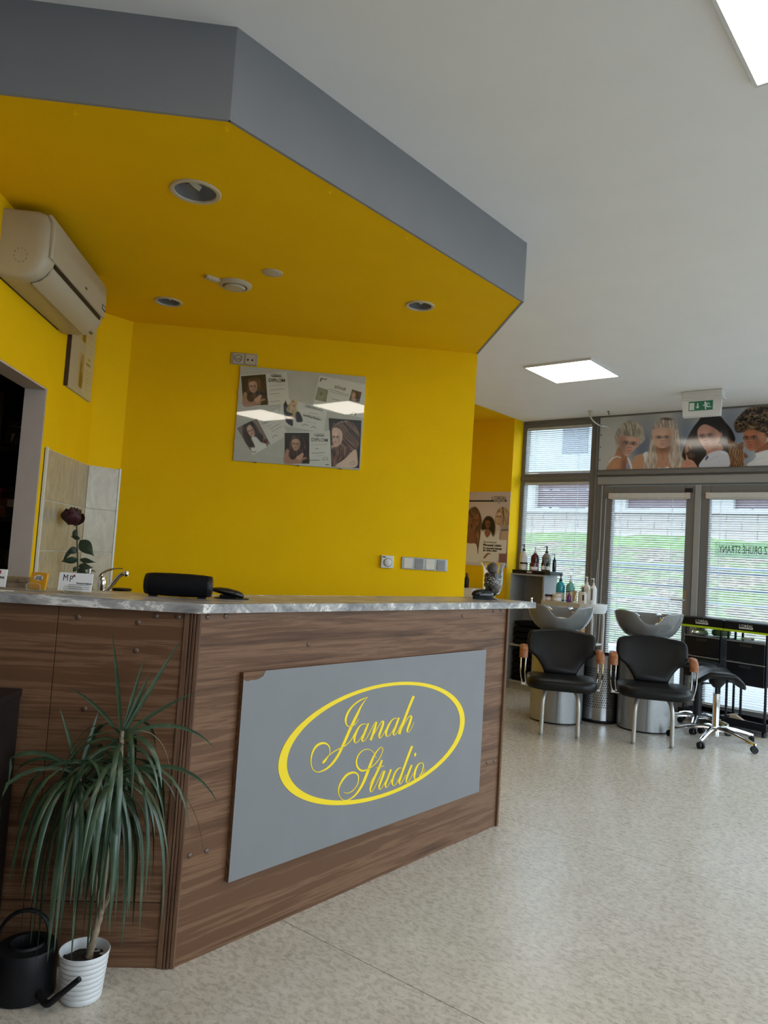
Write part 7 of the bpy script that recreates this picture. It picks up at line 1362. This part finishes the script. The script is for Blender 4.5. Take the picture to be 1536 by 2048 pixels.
def sad(x, y): return 0.560-0.080*(abs(x)/0.2)**2.0+0.055*((y-0.02)/0.175)**2*(1 if y > 0 else 0.35)+0.012*math.cos(x*14)
for s, dz in ((0.45, -0.042), (0.85, -0.040), (0.97, -0.028), (1.0, -0.012), (0.98, 0.004), (0.90, 0.012), (0.6, 0.014), (0.3, 0.014), (0.08, 0.014)): R.append([(x*s, y*s, sad(x*s, y*s)+dz) for x, y in so_])
MB().rings(R).build('seat', M['vinyl'], st1, smooth=60, rot=(0, 0, -0.30))
st2 = thing('round_stool', 'black round stool with black column behind the saddle stool', 'stool', (3.485, 6.425, 0))
star_base(st2, 0.27, 0.095, 0.35)
MB().lathe([(0.033, 0.060), (0.035, 0.105), (0.035, 0.415), (0.020, 0.42), (0.016, 0.53)], 20).build('column', M['black'], st2, smooth=40)
MB().lathe([(0.13, 0.525), (0.168, 0.530), (0.175, 0.550), (0.172, 0.580), (0.15, 0.595), (0.001, 0.602)], 36).build('seat', M['vinyl'], st2, smooth=50)
MB().tube([(0.176*math.cos(a*PI/24), 0.176*math.sin(a*PI/24), 0.552) for a in range(49)], 0.003, 6).build('piping', plain('red_piping', (0.10, 0.03, 0.03), 0.5), st2, smooth=True)

# ================================================================== BLACK TROLLEYS
M['lime'] = plain('lime_strip', (0.42, 0.58, 0.01), 0.45, var=0.03); M['tr_black'] = plain('trolley_black', (0.006, 0.006, 0.008), 0.38, var=0.15, Specular_IOR_Level=0.25)
rzt = math.radians(-60)
dt = Vector((math.cos(rzt), math.sin(rzt), 0))
def trolley(label, origin):
    T = thing('salon_trolley', label, 'trolley', origin, rzt, 'black salon trolleys')
    w, d = 0.405, 0.30
    tb_ = MB().box(0, w, 0, d, 0.885, 0.955).build('top_tray', M['tr_black'], T, bev=0.004)
    MB().box(0.012, w-0.012, 0.012, d-0.012, 0.955, 0.960).build('tray_mat', M['black'], tb_)
    text('lettering', "L'ORÉAL", 0.034, M['paper'], tb_, (w*0.50, -0.0008, 0.925), ext=0.0004); MB().box(w*0.5-0.062, w*0.5+0.062, -0.0012, 0, 0.902, 0.911).build('underline', M['paper'], tb_)
    MB().box(-0.002, w+0.002, -0.003, d+0.003, 0.866, 0.885).build('lime_edge', M['lime'], T)
    for x in (0.028, w-0.028):
        for y in (0.03, d-0.03):
            p_ = MB().cyl((x, y, 0.06), (x, y, 0.866), 0.0105, n=10).build('post', M['tr_black'], T, smooth=True)
            t = MB()
            for k in range(26): t.lathe([(0.0125, 0), (0.0125, 0.006)], 10, (x, y, 0.12+k*0.028))
            t.build('collars', M['tr_black'], p_, kind='stuff')
    for z0, z1 in ((0.615, 0.790), (0.415, 0.605)):
        dr = MB().box(0.034, w-0.034, 0.004, d-0.02, z0, z1).build('drawer', M['tr_black'], T, bev=0.004)
        MB().box(w*0.5-0.055, w*0.5+0.055, 0.0025, 0.0045, z1-0.045, z1-0.022).build('grip', M['ink'], dr, bev=0.001)
        MB().box(0.028, w-0.028, 0.000, 0.006, z1-0.008, z1+0.002).build('lip', M['switch_dark'], dr, bev=0.001)
    bt = MB().box(-0.004, w+0.004, -0.006, d+0.006, 0.050, 0.075).box(-0.004, w+0.004, -0.006, 0.008, 0.075, 0.115).box(-0.004, w+0.004, d-0.008, d+0.006, 0.075, 0.115).box(-0.004, 0.010, 0.008, d-0.008, 0.075, 0.115).box(w-0.010, w+0.004, 0.008, d-0.008, 0.075, 0.115).build('bottom_tray', M['tr_black'], T, bev=0.003)
    for x in (0.03, w-0.03):
        for y in (0.03, d-0.03): MB().tube([(x-0.012, y, 0.025), (x+0.012, y, 0.025)], 0.0245, 14).cyl((x, y, 0.03), (x, y, 0.055), 0.007, n=8).build('caster', M['black'], bt, smooth=35)
    return T
o1 = UV(7.36, -2.35); o2 = o1+dt*0.418
trolley('black salon trolley with lime edge directly right of the wash units', o1)
trolley('black salon trolley with lime edge cut off by the right edge', o2)
nt = Vector((-math.sin(rzt), math.cos(rzt), 0))
def on_tr(o, x, y, z): p = o+dt*x+nt*y; return (p.x, p.y, z)
# things lying on the trolleys
t = MB(); R = []
for i, (r, z) in enumerate(((0.05, 0), (0.06, 0.015), (0.05, 0.035), (0.02, 0.048))): R.append([((r*1.3+0.012*mnoise.noise((k*1.1, i, 4)))*math.cos(2*PI*k/18), (r+0.012*mnoise.noise((k*1.1, i, 9)))*math.sin(2*PI*k/18), z+0.006*mnoise.noise((k, i, 2))) for k in range(18)])
link('foil_bundle', t.rings(R).mesh('foil_bundle'), plain('crumpled_foil', (0.50, 0.52, 0.42), 0.2, 0.7), None, loc=on_tr(o1, 0.14, 0.08, 0.798), label='crumpled silver foil on the upper drawer of the left trolley', category='foil')
t = MB(); R = []
for i, (r, z) in enumerate(((0.05, 0), (0.062, 0.02), (0.06, 0.05), (0.03, 0.062))): R.append([((r*1.5+0.01*mnoise.noise((k*1.1, i, 14)))*math.cos(2*PI*k/18), (r*0.8+0.01*mnoise.noise((k*1.1, i, 19)))*math.sin(2*PI*k/18), z) for k in range(18)])
link('green_pouch', t.rings(R).mesh('green_pouch', True), plain('green_film', (0.10, 0.17, 0.05), 0.3), None, loc=on_tr(o1, 0.27, 0.215, 0.798), label='soft green pouch behind the foil on the left trolley', category='pouch')
tb2 = thing('cream_tube', 'white cream tube lying on the upper drawer of the right trolley', 'tube', on_tr(o2, 0.17, 0.08, 0.800), rzt)
MB().rings([[(x, (0.018-0.0*x)*a*math.cos(2*PI*k/14), 0.012+0.012*b*math.sin(2*PI*k/14)) for k in range(14)] for x, a, b in ((-0.055, 1.1, 0.15), (-0.03, 1.0, 0.7), (0.035, 0.85, 1.0), (0.045, 0.5, 0.7))]).build('tube', M['white'], tb2, smooth=50)
MB().cyl((0.045, 0, 0.012), (0.065, 0, 0.012), 0.009, n=12).build('cap', M['steel'], tb2, smooth=True)
wb_ = thing('wooden_block', 'small beige wooden wedge in the bottom tray of the right trolley', 'block', on_tr(o2, 0.085, 0.10, 0.0755), rzt+0.4)
MB().prism([(-0.05, 0), (0.07, 0), (0.07, 0.012), (0.0, 0.055), (-0.05, 0.055)], -0.035, 0.035, 'xz').build('wedge', plain('beige_wood', (0.38, 0.27, 0.16), 0.7), wb_, bev=0.002)

# ================================================================== GREY SHELF UNIT with towels and bottles
M['shelf_grey'] = plain('grey_shelf_board', (0.30, 0.30, 0.295), 0.5, var=0.03)
sf = thing('shelf_unit', 'grey open shelf unit by the fixed window holding black towels', 'shelf unit', UV(0, 0, 0), ROT_W)
x0_, x1_, y0_, y1_ = -4.215, -3.805, 7.38, 7.680
MB().box(x0_, x0_+0.018, y0_, y1_, 0, 1.232).build('side_panel', M['shelf_grey'], sf, bev=0.001); MB().box(x1_-0.018, x1_, y0_, y1_, 0, 1.232).build('side_panel', M['shelf_grey'], sf, bev=0.001)
MB().box(x0_, x1_, y0_, y1_, 1.232, 1.250).build('top', M['shelf_grey'], sf, bev=0.001); MB().box(x0_+0.018, x1_-0.018, y1_-0.008, y1_, 0.0, 1.232).build('back_panel', M['shelf_grey'], sf)
for z in (0.075, 0.462): MB().box(x0_+0.018, x1_-0.018, y0_+0.004, y1_-0.008, z, z+0.018).build('shelf', M['shelf_grey'], sf, bev=0.001)
MB().box(x0_+0.018, x1_-0.018, y0_+0.02, y0_+0.035, 0, 0.075).build('plinth', M['shelf_grey'], sf)
M['towel'] = plain('black_towel', (0.008, 0.008, 0.009), 0.95, var=0.4, scale=80, bump=1.0, Specular_IOR_Level=0.1)
tr_ = random.Random(4)
names = ['lowest', 'second lowest', 'third', 'fourth', 'topmost']
for base, n, wd in ((0.093, 5, 'lower'), (0.480, 4, 'upper')):
    for k in range(n):
        hh = 0.056; R = []
        for q in (-1, -0.9, -0.6, 0, 0.6, 0.9, 1):
            e = (1-abs(q)**4*0.35); R.append([(q*0.165, 0.125*e*a*(1+0.05*mnoise.noise((q*3, a, k))), hh*0.5+hh*0.5*b*e*(1+0.25*mnoise.noise((q*2.5, b*2, k+7)))) for a, b in ((-1, -0.6), (-1.04, 0), (-1, 0.6), (-0.85, 0.95), (0, 1), (0.85, 0.95), (1, 0.6), (1.04, 0), (1, -0.6), (0.85, -0.95), (0, -1), (-0.85, -0.95))])
        link('towel', MB().rings(R).mesh('towel', True), M['towel'], None, loc=UV(7.525, -4.01+tr_.uniform(-0.006, 0.006), base+0.003+k*0.0665), rot=(0, 0, ROT_W+tr_.uniform(-0.03, 0.03)), label='%s black folded towel of the %s pile in the grey shelf' % (names[k] if k < n-1 else 'topmost', wd), category='towel', group='black towels in the shelf unit')
ty = thing('display_tray', 'black product display tray on top of the grey shelf unit', 'tray', UV(0, 0, 0), ROT_W)
MB().box(-4.195, -3.735, 7.372, 7.66, 1.2505, 1.290).build('tray', M['tr_black'], ty, bev=0.004); MB().box(-4.015, -3.955, 7.3712, 7.3725, 1.262, 1.278).build('label', M['reveal'], ty)
MB().box(-3.80, -3.733, 7.368, 7.662, 1.2505, 1.2915).build('end_block', plain('dark_green_plastic', (0.020, 0.028, 0.026), 0.4), ty, bev=0.002)

# ---- bottles and jars
def pump_bottle(name, label, loc, r, h, mat, pumpmat, band=None, grp=None, square=False, pump=0.055):
    b = thing(name, label, 'bottle', loc, ROT_W, grp)
    pr2 = [(r*0.94, 0), (r, 0.006), (r, h*0.72), (r*0.93, h*0.82), (r*0.62, h*0.92), (r*0.34, h*0.96), (r*0.32, h)]
    if square:
        rr = []
        for q, z in pr2: rr.append([(x, y, z) for x, y in rrect(q, q*0.8, q*0.35, 4)])
        MB().rings(rr).build('bottle', mat, b, smooth=50)
    else: MB().lathe(pr2, 26).build('bottle', mat, b, smooth=50)
    if band: MB().lathe([(r+0.0006, h*band[0]), (r+0.0006, h*band[1])], 26, cap0=False, cap1=False).build('label', band[2], b, smooth=True)
    MB().lathe([(r*0.36, h*0.985), (r*0.38, h*1.07), (r*0.16, h*1.08), (r*0.13, h+pump), (r*0.22, h+pump), (r*0.20, h+pump+0.012), (0.001, h+pump+0.014)], 16).tube([(0, 0, h+pump+0.007), (-0.012, -0.02, h+pump+0.007), (-0.018, -0.031, h+pump+0.002)], [0.0045, 0.004, 0.003], 8).build('pump', pumpmat, b, smooth=40)
    return b
def jar(label, loc, r, h, mat, lidmat, lid=0.28, grp=None):
    b = thing('cream_jar', label, 'jar', loc, ROT_W, grp)
    MB().lathe([(r*0.92, 0), (r, 0.005), (r, h*(1-lid)), (r*0.97, h*(1-lid))], 28).build('jar', mat, b, smooth=40)
    MB().lathe([(r*1.03, h*(1-lid)), (r*1.03, h-0.002), (r*0.99, h), (0.001, h)], 28).build('lid', lidmat, b, smooth=40)
    MB().lathe([(r+0.0005, h*0.15), (r+0.0005, h*0.5)], 28, cap0=False, cap1=False).build('label', M['paper'], b, smooth=True)
    return b
M['burg'] = plain('burgundy_plastic', (0.075, 0.006, 0.014), 0.2, var=0.05); M['pink'] = plain('pink_jar', (0.50, 0.27, 0.28), 0.35); M['smoke'] = plain('smoky_plastic', (0.20, 0.19, 0.165), 0.15, var=0.05)
M['teal'] = plain('teal_bottle', (0.010, 0.26, 0.33), 0.15, var=0.05); M['sea'] = plain('sea_green_bottle', (0.12, 0.34, 0.27), 0.15, var=0.05); M['purple'] = plain('purple_bottle', (0.12, 0.012, 0.13), 0.25); M['bone'] = plain('bone_plastic', (0.62, 0.58, 0.50), 0.35)
M['butter'] = plain('beige_tub', (0.58, 0.49, 0.36), 0.45); M['gold'] = plain('gold_tube', (0.50, 0.40, 0.25), 0.25, 0.5); M['amber'] = plain('amber_canister', (0.50, 0.22, 0.02), 0.3)
G1, G2 = 'products on the display tray', 'products on the white side table'
TZ1 = 1.291
pump_bottle('pump_bottle', 'tall white pump bottle with black pump at the left of the display tray', UV(7.56, -4.165, TZ1), 0.044, 0.215, M['bone'], M['black'], (0.10, 0.62, M['white']), G1)
pump_bottle('pump_bottle', 'burgundy pump bottle with clear pump in the middle of the display tray', UV(7.57, -4.028, TZ1), 0.047, 0.195, M['burg'], M['bone'], (0.08, 0.42, M['pink']), G1)
pump_bottle('pump_bottle', 'smoky grey pump bottle with black pump on the display tray', UV(7.57, -3.890, TZ1), 0.048, 0.205, M['smoke'], M['black'], (0.10, 0.40, M['bone']), G1)
jar('white jar with black lid in front on the display tray', UV(7.435, -4.092, TZ1), 0.043, 0.082, M['bone'], M['black'], 0.22, G1)
jar('pink jar with burgundy lid in front on the display tray', UV(7.435, -3.968, TZ1), 0.045, 0.078, M['pink'], M['burg'], 0.45, G1)
for lab, u, v, r, h in (('small dark dropper bottle with pale label, left of two', 7.44, -3.858, 0.0225, 0.105), ('small dark dropper bottle with pale label, right of two', 7.44, -3.803, 0.0225, 0.098)):
    b = pump_bottle('dropper_bottle', lab, UV(u, v, TZ1), r, h, M['black_gloss'], M['black'], (0.15, 0.55, M['paper']), G1, pump=0.032)
b = pump_bottle('spray_bottle', 'slim black spray bottle at the right end of the display tray', UV(7.52, -3.768, TZ1+0.001), 0.020, 0.145, M['black_gloss'], M['black'], None, G1, pump=0.035)
# white side table
M['beige_board'] = plain('beige_board', (0.42, 0.37, 0.27), 0.5, var=0.05)
wt_ = thing('side_table', 'white tubular side table full of bottles behind the left wash basin', 'table', UV(0, 0, 0), ROT_W)
tp_ = MB().prism([(-3.60, 6.955), (-3.10, 6.955), (-3.03, 7.00), (-3.01, 7.10), (-3.03, 7.22), (-3.10, 7.28), (-3.60, 7.28)], 0.985, 1.0).build('top', M['white'], wt_, bev=0.003)
MB().box(-3.605, -3.19, 6.945, 6.957, 0.955, 1.002).build('front_edge', M['beige_board'], wt_, bev=0.002)
t = MB(); ed = spline([(-3.19, 6.950, 0), (-3.10, 6.953, 0), (-3.03, 6.99, 0), (-3.005, 7.10, 0), (-3.03, 7.23, 0), (-3.10, 7.285, 0), (-3.35, 7.29, 0), (-3.60, 7.287, 0)], 5)
t.rings([[(p.x, p.y, 1.004) for p in ed], [(p.x, p.y-0.0, 0.955) for p in ed], [(p.x-0.02, p.y+0.004, 0.915) for p in ed]], False, False, False).build('curved_skirt', M['white'], wt_, smooth=True)
for y in (6.985, 7.25):
    MB().tube(spline([(-3.30, y, 0.945), (-3.16, y, 0.945), (-3.095, y, 0.925), (-3.075, y, 0.86), (-3.075, y, 0.60), (-3.075, y, 0.30), (-3.075, y, 0.055)]), 0.0125, 10).build('leg', M['white'], wt_, smooth=True)
    MB().tube(spline([(-3.30, y, 0.945), (-3.50, y, 0.945), (-3.565, y, 0.925), (-3.58, y, 0.86), (-3.58, y, 0.60), (-3.58, y, 0.30), (-3.58, y, 0.055)]), 0.0125, 10).build('leg', M['white'], wt_, smooth=True)
MB().box(-3.58, -3.075, 6.985, 7.25, 0.600, 0.615).build('lower_shelf', M['white'], wt_, bev=0.003)
for x in (-3.58, -3.075):
    for y in (6.985, 7.25): MB().tube([(x-0.011, y, 0.027), (x+0.011, y, 0.027)], 0.027, 14).cyl((x, y, 0.03), (x, y, 0.06), 0.008, n=8).build('caster', M['black'], wt_, smooth=35)
can = thing('canister', 'amber orange canister on the lower shelf of the side table', 'canister', UV(7.10, -3.245, 0.6155), ROT_W)
MB().lathe([(0.042, 0), (0.045, 0.005), (0.045, 0.16), (0.030, 0.185), (0.022, 0.19)], 24).build('bottle', M['amber'], can, smooth=50); MB().lathe([(0.024, 0.19), (0.024, 0.215), (0.001, 0.217)], 18).build('cap', M['white'], can, smooth=40)
pump_bottle('pump_bottle', 'teal blue pump bottle with black pump on the side table', UV(7.13, -3.492, 1.0005), 0.044, 0.205, M['teal'], M['black'], (0.08, 0.42, M['bone']), G2)
pump_bottle('pump_bottle', 'sea green pump bottle with clear pump beside the teal one', UV(7.15, -3.392, 1.0005), 0.044, 0.200, M['sea'], M['bone'], (0.05, 0.50, M['bone']), G2)
jar('pink jar with black lid on the side table', UV(7.00, -3.552, 1.0005), 0.036, 0.062, M['pink'], M['black'], 0.30, G2)
jar('beige tub on the side table beside the pink jar', UV(6.995, -3.458, 1.0005), 0.045, 0.072, M['butter'], M['bone'], 0.18, G2)
pump_bottle('spray_bottle', 'small purple spray bottle at the front of the side table', UV(6.995, -3.330, 1.0005), 0.0200, 0.078, M['purple'], M['black'], None, G2, pump=0.022)
tu = thing('cream_tube', 'gold and white cream tube standing beside the purple bottle', 'tube', UV(7.00, -3.272, 1.0005), ROT_W, G2)
MB().rings([[(0.021*a*math.cos(2*PI*k/16), 0.021*b*math.sin(2*PI*k/16), z) for k in range(16)] for z, a, b in ((0.018, 0.85, 0.85), (0.05, 0.95, 0.8), (0.10, 1.1, 0.35), (0.118, 1.2, 0.08))]).build('tube', M['gold'], tu, smooth=50); MB().lathe([(0.017, 0), (0.017, 0.018), (0.001, 0.018)], 16).build('cap', M['white'], tu, smooth=40)
b = pump_bottle('pump_bottle', 'square white bottle with black pump at the right of the side table', UV(7.005, -3.190, 1.0005), 0.037, 0.118, M['bone'], M['black'], None, G2, square=True, pump=0.026)
MB().box(0.010, 0.026, -0.0302, -0.0296, 0.03, 0.085).build('print', M['ink'], b)
pump_bottle('pump_bottle', 'tall white pump bottle with clear pump behind the square bottle', UV(7.14, -3.215, 1.0005), 0.042, 0.195, M['bone'], M['bone'], (0.2, 0.6, M['white']), G2)
b = pump_bottle('pump_bottle', 'tall white pump bottle with black print at the right end of the side table', UV(7.075, -3.115, 1.0005), 0.033, 0.190, M['white'], M['bone'], None, G2, pump=0.05)
MB().box(-0.006, 0.008, -0.0338, -0.0326, 0.04, 0.15).build('print', M['ink_soft'], b)
pump_bottle('pump_bottle', 'pale bottle half hidden behind the tube on the side table', UV(7.20, -3.285, 1.0005), 0.040, 0.130, M['bone'], M['bone'], None, G2, pump=0.03)

# sign on the door glass, lettering towards the outside
sg2 = thing('door_notice', 'pale notice strip on the right door glass, its lettering mirrored', 'notice', UV(0, 0, 0), ROT_W)
t = NT('pale_green_film'); tr2 = t.new('ShaderNodeBsdfTransparent'); tr2.inputs[0].default_value = (0.86, 0.97, 0.90, 1); mx = t.new('ShaderNodeMixShader'); mx.inputs[0].default_value = 0.28
t.set(Base_Color=(0.72, 0.86, 0.78, 1), Roughness=0.4); t.link(tr2.outputs[0], mx.inputs[1]); t.link(t.b.outputs[0], mx.inputs[2]); t.link(mx.outputs[0], t.out.inputs[0]); M['notice'] = t.m
MB().box(-2.168, -1.478, UW-0.058, UW-0.056, 1.535, 1.680).build('strip', M['notice'], sg2)
text('lettering', 'VCHOD Z DRUHÉ STRANY', 0.104, plain('grey_letters', (0.07, 0.08, 0.08), 0.6), sg2, (-1.815, UW-0.0585, 1.608), sx=-0.50, ext=0.0003)
# hanging blind chains
ch = MB().tube(spline([(-3.345, UW-0.06, 1.45), (-3.352, UW-0.06, 1.0), (-3.345, UW-0.062, 0.62), (-3.325, UW-0.062, 0.55), (-3.300, UW-0.060, 0.60), (-3.292, UW-0.058, 1.0), (-3.285, UW-0.056, 2.10)]), 0.0022, 6)
W(ch, 'blind_chain', M['white'], label='thin looped blind chain hanging left of the door glass', category='chain')
